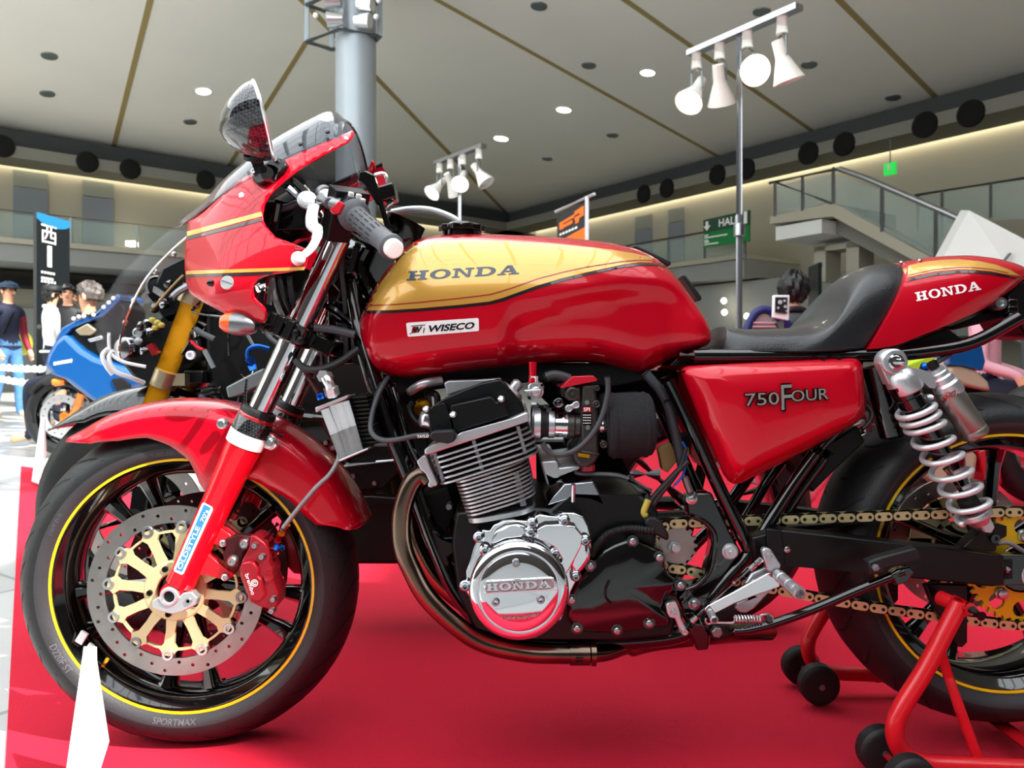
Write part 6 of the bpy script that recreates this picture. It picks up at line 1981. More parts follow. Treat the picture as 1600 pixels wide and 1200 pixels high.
for k, (a, b) in enumerate([(402, 412), (420, 430), (440, 450), (460, 472)]):
    for j in range(4): m.prism([P(*Z3(420 + j * 15, a + 4), Yc - .0018), P(*Z3(431 + j * 15, a + 4), Yc - .0018), P(*Z3(431 + j * 15, a + 10), Yc - .0018), P(*Z3(420 + j * 15, a + 10), Yc - .0018)], V((0, .0006, 0)))
put_text(m, 'SPI', pl_map(*Z3(424, 382), *Z3(470, 382), 0, -6, Yc - .0022), bold=.02)
m.build('label_lettering', 'white_print', near_carb, smooth=0, fix=False)
m = MB(); m.prism([P(*Z3(a, b), -.152) for a, b in [(385, 682), (468, 694), (465, 720), (384, 706)]], V((0, .001, 0))); m.build('bowl_label', 'gold_fit', near_carb, smooth=0)
for a, b in ((447, 317), (455, 498)):
    m = MB(); m.lathe(P(*Z3(a, b), -.147), (0, -1, 0), [(-.002, .0045), (.003, .004), (.003, .002)], 12); m.build('carb_screw', 'bolt_steel', near_carb)
for a, b, r, mt in ((520, 215, .0048, 'carb_grey'), (515, 330, .0062, 'carb_grey'), (570, 620, .0062, 'carb_grey'), (370, 335, .006, 'alu'), (318, 360, .006, 'alu'), (245, 322, .0085, 'black_gloss')):
    m = MB(); m.lathe(P(*Z3(a, b), -.15), (0, -1, 0), [(-.02, r), (.003, r), (.004, r * .8), (.002, r * .5), (.003, r * .3)], 16); m.build('carb_knob', mt, near_carb)
m = MB(); m.prism([P(*Z3(a, b), -.152) for a, b in [(290, 350), (370, 312), (392, 335), (385, 355), (325, 380), (295, 380)]], V((0, .006, 0))); m.build('throttle_link', 'alu', near_carb, bevel=.002)
m = MB(); m.tube(cr([P(*Z3(a, b), -.17) for a, b in [(592, 130), (600, 180), (598, 260), (565, 395), (530, 480), (480, 555), (420, 620), (350, 670), (270, 695), (200, 690), (150, 650), (130, 610)]], 6), .0046, 12); m.build('vent_hose', 'hose_grey', bike)
m = MB(); m.tube(cr([P(a, b, -.09) for a, b in [(1008, 582), (1018, 594), (1033, 612), (1045, 636), (1053, 668), (1060, 700), (1066, 728)]], 6), .0085, 14); m.build('breather_hose', 'hose_grey', bike)
m = MB(); m.tube(cr([P(a, b, -.085) for a, b in [(1012, 640), (1020, 660), (1030, 682)]], 4), .0065, 10); m.build('breather_hose', 'hose_black', bike)
m = MB(); m.tube([P(1037, 627, -.1), P(1060, 620, -.1)], .002, 6); m.build('cable_tie', 'black_matte', bike)
# petcock
m = MB(); m.prism([P(*Z2(a, b), -.150) for a, b in [(925, 110), (945, 92), (1040, 90), (1052, 105), (1048, 185), (1020, 215), (940, 225), (920, 215), (918, 160)]], V((0, .02, 0))); pet = m.build('fuel_tap', 'alu_bright', bike, bevel=.003)
m = MB(); m.lathe(P(*Z2(988, 160), -.150), (0, -1, 0), [(0, .0085), (.004, .0085), (.005, .006)], 20); m.prism([P(*Z2(a, b), -.158) for a, b in [(895, 146), (1030, 140), (1030, 170), (895, 166)]], V((0, .005, 0))); m.build('tap_lever', 'alu', pet, bevel=.0015)
for a, b in ((1036, 108), (936, 208)):
    m = MB(); m.lathe(P(*Z2(a, b), -.151), (0, -1, 0), [(0, .003), (.002, .0028)], 10); m.build('tap_screw', 'black_satin', pet)
m = MB(); m.lathe(V((P(*Z2(962, 0), -.13).x, -.13, P(*Z2(962, 40), -.13).z)), (0, 0, 1), [(-.012, .0075), (-.004, .0075), (0, .006), (.024, .007)], 16); m.build('tap_stub', 'paint_red', pet)
m = MB(); m.lathe(V((P(*Z2(968, 0), -.13).x, -.13, P(*Z2(968, 86), -.13).z)), (0, 0, 1), [(0, .0075), (.010, .0075)], 6); m.build('tap_nut', 'white_print', pet, smooth=0)
# casting and shields between carburettor and crankcase
m = MB(); m.pp(zl(Z3, [(112, 745), (235, 738), (250, 790), (400, 770), (400, 800), (270, 850), (260, 880), (285, 895), (160, 915), (140, 850)]), -.14, .14); m.build('intake_casting', 'alu', engine, bevel=.005)
m = MB(); m.pp(zl(Z3, [(162, 1062), (215, 985), (285, 905), (495, 888), (580, 1050), (560, 1056), (470, 1020), (380, 1010), (300, 1022)]), -.165, -.06); m.build('starter_shield', 'chrome_dark', engine, bevel=.002)
m = MB(); m.pp(zl(Z3, [(210, 1050), (250, 1020), (340, 1005), (420, 1020), (460, 1060), (200, 1075)]), -.15, -.09); m.build('bracket_plate', 'alu', engine, bevel=.002)
m = MB(); m.pp(zl(Z3, [(435, 1075), (565, 1065), (570, 1180), (450, 1180)]), -.13, -.03); m.build('starter_body', 'rust', engine, bevel=.003)
m = MB(); m.lathe(P(*Z3(348, 990), -.165), (0, -.3, 1), [(-.01, .004), (.02, .004)], 10); m.build('shield_stud', 'bolt_steel', engine)
m = MB(); m.pp(zl(Z3, [(570, 960), (900, 960), (940, 1080), (900, 1190), (580, 1190)]), -.10, .10); m.pp(zl(Z3, [(590, 1100), (740, 1090), (760, 1160), (600, 1170)]), -.16, -.10); m.build('gearbox_top', 'black_gloss', engine, bevel=.004)
m = MB(); m.tube(cr([P(*Z3(a, b), -.12) for a, b in [(355, 812), (400, 830), (600, 836), (700, 850), (780, 885), (850, 930), (915, 965)]], 6), .0042, 10); m.build('oil_line', 'braid', bike)
m = MB(); m.cyl(P(*Z3(745, 865), -.12), P(*Z3(905, 960), -.12), .0060, .0056, 12); m.build('line_fitting', 'alu_bright', bike)
m = MB(); m.pp(zl(Z3, [(960, 650), (1050, 605), (1110, 730), (1030, 825), (990, 800)]), -.05, -.03); m.build('tan_plate', 'tape_tan', bike, bevel=.002)
m = MB(); m.pp(zl(Z3, [(1110, 560), (1200, 540), (1200, 700), (1140, 650)]), -.06, -.02); m.build('relay', 'black_satin', bike, bevel=.002)
m = MB(); m.pp(zl(Z3, [(1140, 650), (1185, 640), (1190, 700), (1150, 710)]), -.065, -.05); m.build('connector', 'yellow_wire', bike, bevel=.002)

# ------------------------------------------------------------------ frame
def ftube(pts, r, name='frame_tube', mt='black_gloss', both=True, n=14):
    w = cr([P(a, b, y) for a, b, y in pts], 6)
    for s in ((1, -1) if both else (1,)):
        m = MB(); m.tube([V((p.x, p.y * s, p.z)) for p in w], r, n); m.build(name, mt, bike)
ftube([(545, 430, -.03), (565, 530, -.06), (598, 640, -.085), (640, 745, -.10), (680, 850, -.11), (716, 930, -.115), (770, 985, -.12), (850, 1003, -.12), (1000, 1000, -.12), (1075, 985, -.12), (1115, 940, -.12)], .0145, n=18)
ftube([(1041, 588, -.115), (1062, 630, -.115), (1088, 683, -.118), (1125, 765, -.12), (1170, 858, -.12)], .0115)
ftube([(1279, 700, -.10), (1240, 755, -.105), (1205, 810, -.11), (1172, 862, -.115), (1135, 905, -.12), (1095, 955, -.12)], .0115)
ftube([(1295, 705, -.08), (1248, 770, -.08), (1215, 825, -.08), (1180, 880, -.08)], .010)
ftube([(1340, 560, -.09), (1330, 640, -.09), (1280, 700, -.10)], .010)
ftube([(560, 470, -.03), (700, 470, -.05), (900, 500, -.05), (1040, 545, -.06)], .014)
m = MB(); m.pp([(1072, 785), (1090, 770), (1112, 770), (1140, 830), (1158, 862), (1140, 888), (1112, 925), (1096, 958), (1068, 958), (1058, 935), (1072, 918), (1098, 908), (1106, 880), (1112, 850), (1108, 828), (1096, 812), (1076, 806)], -.128, -.098); fp = m.build('frame_plate', 'black_gloss', bike, bevel=.003)
m = MB(); m.tube(cr([P(a, b, -.130) for a, b in [(1080, 806), (1102, 816), (1116, 834), (1116, 860), (1108, 893), (1090, 914), (1072, 922)]], 6), .0045, 10); m.build('plate_rim', 'black_gloss', fp)
m = MB(); m.lathe(P(1140, 861, -.128), (0, -1, 0), [(-.01, .0135), (.004, .0135), (.005, .0105), (.010, .010), (.010, .004), (.014, .003), (.014, 0)], 20); m.build('pivot_bolt', 'alu', bike)
for a, b, y, r in ((1084, 943, -.13, .010), (1227, 857, -.145, .0085), (1080, 779, -.13, .0095)):
    m = MB(); m.lathe(P(a, b, y), (0, -1, 0), [(-.01, r), (.003, r), (.004, r * .65), (.010, r * .62), (.011, r * .4)], 16); m.build('frame_bolt', 'bolt_steel', bike)
m = MB(); m.tube(cr([P(a, b, -.14) for a, b in [(1080, 772), (1074, 758), (1070, 745)]], 4), .006, 10); m.build('clutch_fitting', 'alu_dull', bike)
# engine mounts ahead of the barrels
m = MB(); m.pp(zl(Z4, [(328, 222), (365, 218), (405, 270), (500, 262), (560, 235), (596, 285), (588, 400), (560, 420), (520, 350), (462, 392), (440, 405), (462, 465), (420, 470), (395, 420)]), -.15, -.10); em = m.build('engine_mount', 'black_satin', bike, bevel=.003)
m = MB(); m.lathe(P(*Z4(523, 290), -.152), (0, -1, 0), [(-.01, .0085), (.010, .0085), (.012, .007)], 6, ph=.3); m.build('mount_bolt', 'bolt_steel', em, smooth=0)
m = MB(); m.lathe(P(*Z4(452, 50), -.11), (0, -1, 0), [(-.02, .0055), (.006, .005), (.006, .003)], 12); m.build('mount_bolt', 'steel_grey', em)
m = MB(); m.pp([(655, 775), (700, 760), (712, 800), (690, 850), (672, 830)], -.08, .08); m.pp([(600, 600), (660, 600), (672, 720), (640, 720)], -.02, .12); m.build('front_engine_plate', 'black_matte', bike, bevel=.003)

# ------------------------------------------------------------------ oil cooler beside the downtube
def Zo(a, b): return (480 + a / 5, 560 + b / 5)
m = MB()
for a0, b0, a1, b1, r in ((140, 395, 285, 780, .0078), (200, 365, 335, 760, .0058), (245, 350, 375, 745, .0078), (300, 335, 410, 725, .0064)):
    m.tube([P(*Zo(a0, b0), -.155), P(*Zo(a1, b1), -.155)], r, 14)
m.prism([P(*Zo(a, b), -.152) for a, b in [(125, 400), (300, 330), (415, 710), (262, 795)]], V((0, .03, 0)))
oc = m.build('oil_cooler', 'alu_bright', bike)
m = MB(); m.prism([P(*Zo(a, b), -.17) for a, b in [(62, 388), (72, 380), (318, 285), (320, 300), (300, 318), (100, 402), (74, 425), (66, 415)]], V((0, .06, 0))); m.build('cooler_bracket', 'alu', oc, bevel=.001)
m = MB(); m.prism([P(*Zo(a, b), -.17) for a, b in [(240, 798), (262, 806), (480, 712), (470, 700), (258, 790)]], V((0, .06, 0))); m.build('cooler_bracket', 'alu', oc, bevel=.001)
for i in range(12):
    u = i / 11
    a0, b0 = 312 + (425 - 312) * u, 305 + (655 - 305) * u
    a1 = 465 + (555 - 465) * u
    m = MB(); m.prism([P(*Zo(a0, b0), -.145), P(*Zo(a1, b0 - 12), -.145), P(*Zo(a1 + 5, b0 + 6), -.145), P(*Zo(a0 + 6, b0 + 18), -.145)], V((0, .29, 0))); m.build('cooler_fin', 'black_satin', oc, bevel=.001)
m = MB(); m.prism([P(*Zo(a, b), -.138) for a, b in [(300, 300), (455, 285), (570, 660), (430, 700)]], V((0, .27, 0))); m.build('cooler_core', 'black_matte', oc)
m = MB(); m.lathe(P(*Zo(140, 142), -.15), V((-.2, -1, .1)), [(-.012, .0105), (.010, .0105)], 6); m.tube(cr([P(*Zo(140, 142), -.155), P(*Zo(160, 180), -.157), P(*Zo(180, 220), -.155), P(*Zo(200, 300), -.15)], 5), .0082, 14); m.lathe(P(*Zo(182, 225), -.155), P(*Zo(200, 290), -.15) - P(*Zo(182, 225), -.155), [(0, .0125), (.014, .0125)], 6); m.build('cooler_fitting', 'alu_bright', oc, smooth=25)
m = MB(); m.cyl(P(*Zo(92, 275), -.15), P(*Zo(108, 320), -.15), .0055, .0055, 12); m.build('blue_fitting', 'blue_alu', oc)
m = MB(); m.tube(cr([P(480, 586, -.1), P(492, 604, -.12), P(499, 616, -.15)], 4), .0045, 10); m.build('cooler_hose', 'caliper_dark', bike)
m = MB(); m.tube(cr([P(*Zo(590, 205), -.1), P(*Zo(560, 260), -.12), P(*Zo(525, 370), -.14)], 4), .006, 10); m.build('cable', 'hose_black', bike)

# dark fittings under the tank
m = MB(); m.pp([(600, 570), (700, 575), (800, 566), (1000, 568), (1030, 590), (960, 606), (840, 596), (780, 602), (700, 606), (620, 618)], -.055, .09); m.build('coil_bracket', 'black_matte', bike, bevel=.004)
m = MB(); m.pp([(842, 572), (1060, 580), (1062, 650), (1000, 640), (940, 620), (865, 640), (845, 620)], .10, .13); m.build('wiring_tray', 'black_matte', bike, bevel=.003)
for pts, r, mt in [([(640, 612, -.07), (660, 600, -.09), (690, 594, -.08)], .008, 'alu'), ([(668, 612, -.06), (682, 618, -.07), (684, 640, -.06)], .006, 'hose_black'), ([(648, 625, -.05), (640, 640, -.05), (652, 660, -.06), (676, 668, -.07)], .006, 'hose_black'),
                   ([(850, 590, -.10), (868, 586, -.10), (890, 592, -.10)], .009, 'hose_grey'), ([(612, 600, -.09), (624, 640, -.10), (640, 690, -.10), (664, 740, -.10)], .006, 'black_gloss')]:
    m = MB(); m.tube(cr([P(*q) for q in pts], 6), r, 10); m.build('cable', mt, bike)

m = MB(); m.pp([(838, 690), (960, 690), (985, 740), (1000, 800), (840, 800)], .13, .18); m.build('crankcase_rear', 'black_matte', engine, bevel=.003)
# ------------------------------------------------------------------ rear wheel, sprockets, chain
RC = V((.862, 0, .338)); RX = 1.03
rprof = [(-.067, .224), (-.075, .230), (-.083, .238), (-.0868, .246), (-.0858, .256), (-.080, .2665), (-.068, .277), (-.049, .286), (-.026, .2925), (0, .295)]
rw = make_wheel('rear_wheel', RC, RX, rprof, .066, [95 + 72 * k + d for k in range(5) for d in (-11, 11)], .085, [], 26)
def gear(c, r, n, th, tooth, holes=(), sx=1.0):
    out = []
    for i in range(n):
        a = 2 * PI * i / n
        for da, dr in ((-.5, -tooth), (-.28, -tooth), (-.12, 0), (.12, 0), (.28, -tooth)):
            w = a + da * 2 * PI / n
            out.append(c + V((math.cos(w) * (r + dr) * sx, 0, math.sin(w) * (r + dr))))
    hs = [[c + V(((hx + hr * math.cos(2 * PI * k / 20)) * sx, 0, hz + hr * math.sin(2 * PI * k / 20))) for k in range(20)] for hx, hz, hr in holes]
    m = MB(); m.prism(out, V((0, th, 0)), hs); return m
YCH = -.098
SCR = V((RC.x + .004, YCH, RC.z)); SCF = P(1055, 852, YCH)
rR, rF = .0965, .0385
hl = [(.070 * math.cos(2 * PI * k / 10 + .3), .070 * math.sin(2 * PI * k / 10 + .3), .0135) for k in range(10)] + [(0, 0, .042)]
gear(SCR + V((0, -.003, 0)), rR - .002, 40, .006, .008, hl).build('rear_sprocket', 'sprocket_gold', rw, smooth=30)
for k in range(5):
    a = 2 * PI * k / 5 + .25
    m = MB(); m.lathe(SCR + V((.055 * math.cos(a), -.004, .055 * math.sin(a))), (0, -1, 0), [(-.004, .011), (.002, .011), (.003, .009), (.008, .0085), (.009, .005)], 12); m.build('sprocket_nut', 'bolt_steel', rw)
m = MB(); m.lathe(SCR, (0, -1, 0), [(-.04, .044), (-.002, .044), (.004, .038), (.004, .02)], 36); m.build('sprocket_carrier', 'rim_black', rw)
annulus_holes(RC + V((0, .085, 0)), .128, .095, .005, [(.103 + .008 * (i % 3), 2 * PI * i / 30, .0033) for i in range(30)], 64, RX).build('brake_disc', 'disc_steel', rw, smooth=30)
m = MB(); m.lathe(RC + V((0, .088, 0)), (0, 1, 0), [(-.002, .092), (.003, .092), (.003, .05), (-.002, .05)], 48, closed=True)
for k in range(6):
    a = 2 * PI * k / 6; d = V((math.cos(a), 0, math.sin(a))); s = V((-math.sin(a), 0, math.cos(a))); c = RC + V((0, .086, 0))
    m.prism([c + d * .03 - s * .008, c + d * .097 - s * .01, c + d * .097 + s * .01, c + d * .03 + s * .008], V((0, .004, 0)))
m.build('disc_carrier', 'carrier_gold', rw, smooth=30)
fsp = gear(SCF + V((0, -.004, 0)), .0375, 17, .008, .006); fso = fsp.build('front_sprocket', 'disc_steel', bike, smooth=30)
m = MB(); m.lathe(SCF + V((-.003, -.004, -.002)), (0, -1, 0), [(-.002, .0105), (.004, .0105), (.005, .006), (.012, .0058), (.012, .003)], 18); m.build('sprocket_bolt', 'alu', fso)
# chain
p_top0, p_top1 = SCF + V((-.004, 0, rF)), SCR + V((-.012, 0, rR))
p_bot0, p_bot1 = SCF + V((.006, 0, -rF)), SCR + V((-.016, 0, -rR))
path = []
def lineto(a, b, n): path.extend([a.lerp(b, k / n) for k in range(n)])
lineto(p_top0, p_top1, 60)
for k in range(40):
    a = math.radians(97 - (97 + 97) * k / 40); path.append(SCR + V((math.cos(a) * rR, 0, math.sin(a) * rR)))
n = 60
for k in range(n):
    u = k / n; q = p_bot1.lerp(p_bot0, u); q.z -= .010 * math.sin(PI * u); path.append(q)
for k in range(20):
    a = math.radians(-85 - (180) * k / 20); path.append(SCF + V((math.cos(a) * rF, 0, math.sin(a) * rF)))
cum = [0.0]
for i in range(len(path)): cum.append(cum[-1] + (path[(i + 1) % len(path)] - path[i]).length)
nl = int(round(cum[-1] / .01588 / 2)) * 2
def at_len(L):
    L %= cum[-1]
    for i in range(len(path)):
        if cum[i + 1] >= L:
            return path[i].lerp(path[(i + 1) % len(path)], (L - cum[i]) / max(cum[i + 1] - cum[i], 1e-9))
pitch = cum[-1] / nl
chain = bpy.data.objects.new('chain', None); COL.objects.link(chain); chain.parent = bike; ORG['chain'] = V((0, 0, 0)); chain.empty_display_size = .02
def link_mesh(outer):
    m = MB()
    for yo in ((-.0105, .0085) if outer else (-.0078, .0058)):
        pl_ = []
        for k in range(9): a = PI / 2 + PI * k / 8; pl_.append((-pitch / 2 + .0072 * math.cos(a), .0072 * math.sin(a)))
        for k in range(9): a = -PI / 2 + PI * k / 8; pl_.append((pitch / 2 + .0072 * math.cos(a), .0072 * math.sin(a)))
        pl_ = [(x, z * (.82 if abs(x) < pitch * .3 else 1)) for x, z in pl_]
        m.prism([V((x, yo, z)) for x, z in pl_], V((0, .002, 0)))
    if outer:
        m.cur = 1
        for x in (-pitch / 2, pitch / 2): m.cyl(V((x, -.0115, 0)), V((x, .0115, 0)), .0030, .0030, 8)
    else:
        m.cur = 1
        for x in (-pitch / 2, pitch / 2): m.cyl(V((x, -.006, 0)), V((x, .006, 0)), .005, .005, 8)
    return m
protos = {}
for i in range(nl):
    a, b = at_len(i * pitch), at_len((i + 1) * pitch)
    c = (a + b) / 2; d = b - a
    outer = i % 2 == 0
    if outer not in protos:
        o = link_mesh(outer).build('chain_link', ['chain_gold' if outer else 'chain_dark', 'chain_dark'], chain); protos[outer] = o
    else:
        o = protos[outer].copy(); COL.objects.link(o); o.parent = chain
    o.location = c; o.rotation_euler = (0, -math.atan2(d.z, d.x), 0)

# swingarm
for s in (1, -1):
    def sp_(pts, y0, y1):
        m = MB(); m.pp(pts, y0, y1)
        if s < 0:
            for v in m.v: v.y = -v.y
        return m
    sw_ = sp_([(1175, 840), (1222, 828), (1345, 842), (1500, 859), (1552, 866), (1570, 868), (1570, 914), (1550, 917), (1428, 904), (1342, 895), (1222, 884), (1178, 876)], -.150, -.112).build('swingarm', 'black_satin', bike, bevel=.003)
    sp_([(1198, 826), (1222, 829), (1228, 884), (1200, 884)], -.156, -.148).build('arm_gusset', 'black_satin', sw_, bevel=.002)
    sp_([(1505, 856), (1540, 822), (1554, 817), (1574, 822), (1574, 838), (1562, 844), (1556, 862)], -.146, -.120).build('shock_mount', 'black_satin', sw_, bevel=.002)
    sp_([(1552, 866), (1640, 868), (1640, 914), (1552, 916)], -.140, -.114).build('axle_plate', 'black_gloss', sw_, bevel=.002)
    sp_([(1446, 915), (1456, 912), (1512, 914), (1512, 1004), (1504, 1012), (1494, 1010), (1486, 990), (1460, 950)], -.125, -.112).build('bobbin_plate', 'black_satin', sw_, bevel=.002)
ax = V((RC.x, -.138, RC.z - .003))
m = MB(); m.lathe(ax, (0, -1, 0), [(-.01, .0215), (.003, .0215), (.004, .0165), (.012, .016), (.012, .009), (.008, .008)], 24); m.build('axle_nut', 'alu', bike)
m = MB(); m.lathe(ax + V((0, .278, 0)), (0, 1, 0), [(-.01, .0215), (.003, .0215), (.004, .0165), (.012, .016), (.012, .009), (.008, .008)], 24); m.build('axle_nut', 'alu', bike)
m = MB(); m.pp([(1562, 876), (1582, 874), (1582, 904), (1562, 906)], -.142, -.139); m.build('adjuster_slot', 'vent_black', bike)
m = MB(); m.cyl(P(1556, 890, -.145), P(1578, 890, -.145), .003, .003, 8); m.lathe(P(1570, 890, -.145), (1, 0, 0), [(0, .0055), (.005, .0055)], 6); m.build('chain_adjuster', 'bolt_steel', bike)
m = MB(); m.lathe(P(1553, 841, -.147), (0, -1, 0), [(-.004, .0075), (.005, .0075), (.005, .004), (.001, .004)], 14); m.build('shock_bolt', 'black_gloss', bike)
m = MB(); m.tube(cr([P(1555, 850, -.13), P(1575, 848, -.13), P(1600, 862, -.13)], 5), .004, 10); m.build('brake_line', 'braid', bike)
# lower chain guard edge
m = MB(); m.pp([(1200, 826), (1280, 820), (1360, 812), (1360, 816), (1280, 828), (1222, 830)], -.09, -.07); m.build('chain_guard', 'black_satin', bike, bevel=.001)

# ------------------------------------------------------------------ shock absorbers
def Zs(a, b): return (1340 + a / 4.615, 540 + b / 4.615)
YS = -.165
for s in (1, -1):
    W_ = lambda a, b, yy=0.0: (lambda p: V((p.x, (YS + yy) * s, p.z)))(P(*Zs(a, b), YS))
    top, bot = W_(268, 190), W_(905, 1310)
    sd = (bot - top).normalized(); Ls = (bot - top).length
    m = MB()
    m.lathe(W_(240, 118, .016), (0, -s, 0), [(0, .0215), (.028, .0215), (.031, .0195)], 28)
    m.prism([W_(a, b, -.010) for a, b in [(140, 130), (165, 70), (240, 44), (300, 80), (330, 150), (372, 185), (300, 245), (205, 285)]], V((0, .022 * s, 0)))
    m.lathe(W_(300, 215), sd, [(-.012, .012), (-.004, .022), (.006, .0255), (.028, .0262), (.031, .024)], 32)
    sh = m.build('shock_absorber', 'alu', bike, bevel=.002)
    m = MB(); m.lathe(W_(238, 116, -.016), (0, -s, 0), [(0, .0125), (.003, .0125), (.004, .010), (.002, .009)], 24); m.lathe(W_(258, 114, -.018), (0, -s, 0), [(0, .0052), (.010, .005), (.011, .003)], 14); m.build('shock_bolt', 'chrome', sh)
    m = MB(); m.lathe(W_(322, 285), sd, [(-.004, .0232), (.020, .0232), (.022, .0215), (.040, .0215), (.042, .0180), (.100, .0175), (.128, .0160), (.130, .008)], 32); m.build('shock_body', 'black_gloss', sh)
    m = MB(); m.cyl(W_(640, 880), W_(810, 1150), .0062, .0062, 16); m.build('damper_rod', 'chrome', sh)
    m = MB(); m.lathe(W_(800, 1130), sd, [(-.008, .015), (.012, .017), (.022, .013)], 24); m.build('bump_stop', 'rubber', sh)
    # spring: coils close at the top, open below
    p0, p1 = W_(400, 430), W_(850, 1225)
    av, bv = axes(sd)
    pts = []
    L = (p1 - p0).length
    tt = 0.0
    ncoil = 8.6
    N = 240
    dens = lambda u: .55 if u < .32 else (1.18 if u < .92 else .9)
    acc = 0; us = []
    for k in range(N + 1):
        us.append(acc); acc += dens(k / N)
    us = [u / us[-1] for u in us]
    for k in range(N + 1):
        w = 2 * PI * ncoil * k / N + 1.2
        pts.append(p0 + sd * L * us[k] + (av * math.cos(w) + bv * math.sin(w)) * .0285)
    m = MB(); m.tube(pts, .0048, 12); m.build('coil_spring', 'spring_silver', sh, smooth=180)
    # bottom clevis
    m = MB(); m.lathe(W_(850, 1215), sd, [(-.006, .024), (.004, .026), (.008, .02), (.018, .015)], 28)
    m.prism([W_(a, b, -.014) for a, b in [(825, 1245), (920, 1215), (955, 1300), (930, 1340), (880, 1335)]], V((0, .028 * s, 0))); m.build('lower_clevis', 'alu', sh, bevel=.002)
    # piggyback reservoir
    r0, r1 = W_(640, 310), W_(852, 640)
    rd = (r1 - r0).normalized(); RL = (r1 - r0).length
    m = MB(); m.lathe(r0, rd, [(0, .0205), (.004, .0215), (RL * .86, .0215), (RL * .88, .0205), (RL * .90, .0215), (RL, .0215), (RL + .003, .019)], 32); res = m.build('reservoir', 'reservoir_grey', sh)
    m = MB(); m.lathe(W_(560, 165), rd, [(0, .0115), (.006, .0125), (.008, .0145), (.014, .015), (.017, .0175), (.026, .0185), (.030, .0215), (.046, .0220), (.050, .0205)], 32); m.build('reservoir_cap', 'alu', sh, smooth=30)
    m = MB(); m.lathe(W_(535, 125), rd, [(-.002, .008), (.010, .008)], 6); m.build('adjuster_knob', 'black_satin', sh, smooth=0)
    m = MB(); m.prism([W_(a, b, -.008) for a, b in [(345, 150), (400, 160), (505, 190), (540, 225), (560, 270), (540, 312), (500, 300), (430, 245), (380, 230)]], V((0, .018 * s, 0))); m.build('reservoir_arm', 'alu', sh, bevel=.003)
    if s == 1:
        m = MB(); m.lathe(r0, rd, [(0, .0205), (.004, .0215), (RL, .0215)], 48); rb = m.bvh()
        t_ = MB(); put_text(t_, 'SHOWA', px_map(rb, *Zs(612, 412), *Zs(790, 318), 0.8, -10.5, .0006), bold=.02); t_.build('reservoir_lettering', 'red_alu', sh, smooth=0, fix=False)
m = MB(); m.ball(P(1445, 573, -.13), .0075, 12, 8); m.build('valve_cap', 'blue_alu', bike)
m = MB(); m.tube(cr([P(1440, 577, -.12), P(1460, 568, -.11), P(1485, 553, -.1)], 4), .005, 8); m.build('wiring', 'hose_grey', bike)
# battery strap, ignition module, seen between side panel and tyre
m = MB(); m.lathe(P(1372, 590, -.10), V((.25, 0, -1)), [(-.02, .022), (.10, .022), (.104, .018)], 24); m.build('black_canister', 'black_gloss', bike)
m = MB(); m.tube(cr([P(1345, 672, -.12), P(1358, 660, -.12), P(1362, 646, -.11), P(1354, 634, -.1)], 5), .004, 8); m.build('cable', 'hose_black', bike)
# rear hugger mudguard piece between panel and tyre
m = MB(); m.pp([(1255, 710), (1300, 690), (1340, 665), (1352, 690), (1300, 740), (1270, 770), (1258, 745)], -.05, .05); m.build('inner_mudguard', 'black_satin', bike, bevel=.003)
# ------------------------------------------------------------------ rear set, shift linkage, side stand
m = MB(); m.prism([P(*Z6(a, b), -.165) for a, b in [(790, 500), (840, 420), (975, 360), (1060, 400), (1070, 520), (990, 580), (860, 720), (800, 752), (735, 745), (698, 710), (720, 670), (800, 640)]], V((0, .008, 0)), ); rsp = m.build('rearset_plate', 'alu', bike, bevel=.002)
m = MB(); m.prism([P(*Z6(a, b), -.178) for a, b in [(440, 720), (465, 692), (700, 565), (985, 408), (1075, 395), (1085, 530), (880, 602), (700, 672), (545, 752), (500, 765), (455, 760)]], V((0, .008, 0))); lev = m.build('shift_lever', 'alu_polished', bike, bevel=.0015)
m = MB(); m.prism([P(*Z6(a, b), -.182) for a, b in [(930, 225), (945, 202), (975, 196), (1008, 212), (1095, 345), (1080, 400), (1000, 405), (975, 390)]], V((0, .012, 0))); m.build('lever_ear', 'alu', lev, bevel=.003)
m = MB(); m.lathe(P(*Z6(992, 265), -.183), (0, -1, 0), [(-.002, .0055), (.005, .0052), (.005, .003), (.002, .0028)], 14); m.build('ear_bolt', 'bolt_steel', lev)
def peg(a, b, y0, a2, b2, y1, r, name, parent, mt):
    p, q = P(*Z6(a, b), y0), P(*Z6(a2, b2), y1); d = q - p; L = d.length
    m = MB(); m.lathe(p, d, [(0, r * .9), (.006, r), (L * .2, r), (L * .22, r * .9), (L * .25, r * .9), (L * .27, r), (L * .55, r), (L * .57, r * .92), (L * .6, r), (L * .84, r), (L * .86, r * .92), (L * .88, r * 1.08), (L, r * 1.08), (L + .001, r * .75), (L - .012, r * .66), (L - .012, 0)], 28)
    return m.build(name, mt, parent, smooth=30)
peg(1065, 425, -.185, 1252, 590, -.262, .0096, 'foot_peg', lev, 'alu')
peg(485, 735, -.182, 524, 812, -.222, .0058, 'toe_peg', lev, 'alu')
m = MB(); m.tube([P(*Z6(345, 805), -.17), P(*Z6(925, 295), -.185)], .0022, 10); rod = m.build('shift_rod', 'alu_bright', bike)
for a, b, r in ((850, 362, .0046), (905, 312, .0046), (690, 495, .0032), (350, 805, .0046)):
    p = P(*Z6(a, b), -.18); d = P(*Z6(925, 295), -.18) - P(*Z6(345, 805), -.18); m = MB(); m.lathe(p, d, [(-.006 if r > .004 else -.001, r), (.006 if r > .004 else .002, r)], 8); m.build('rod_nut', 'alu_bright', rod)
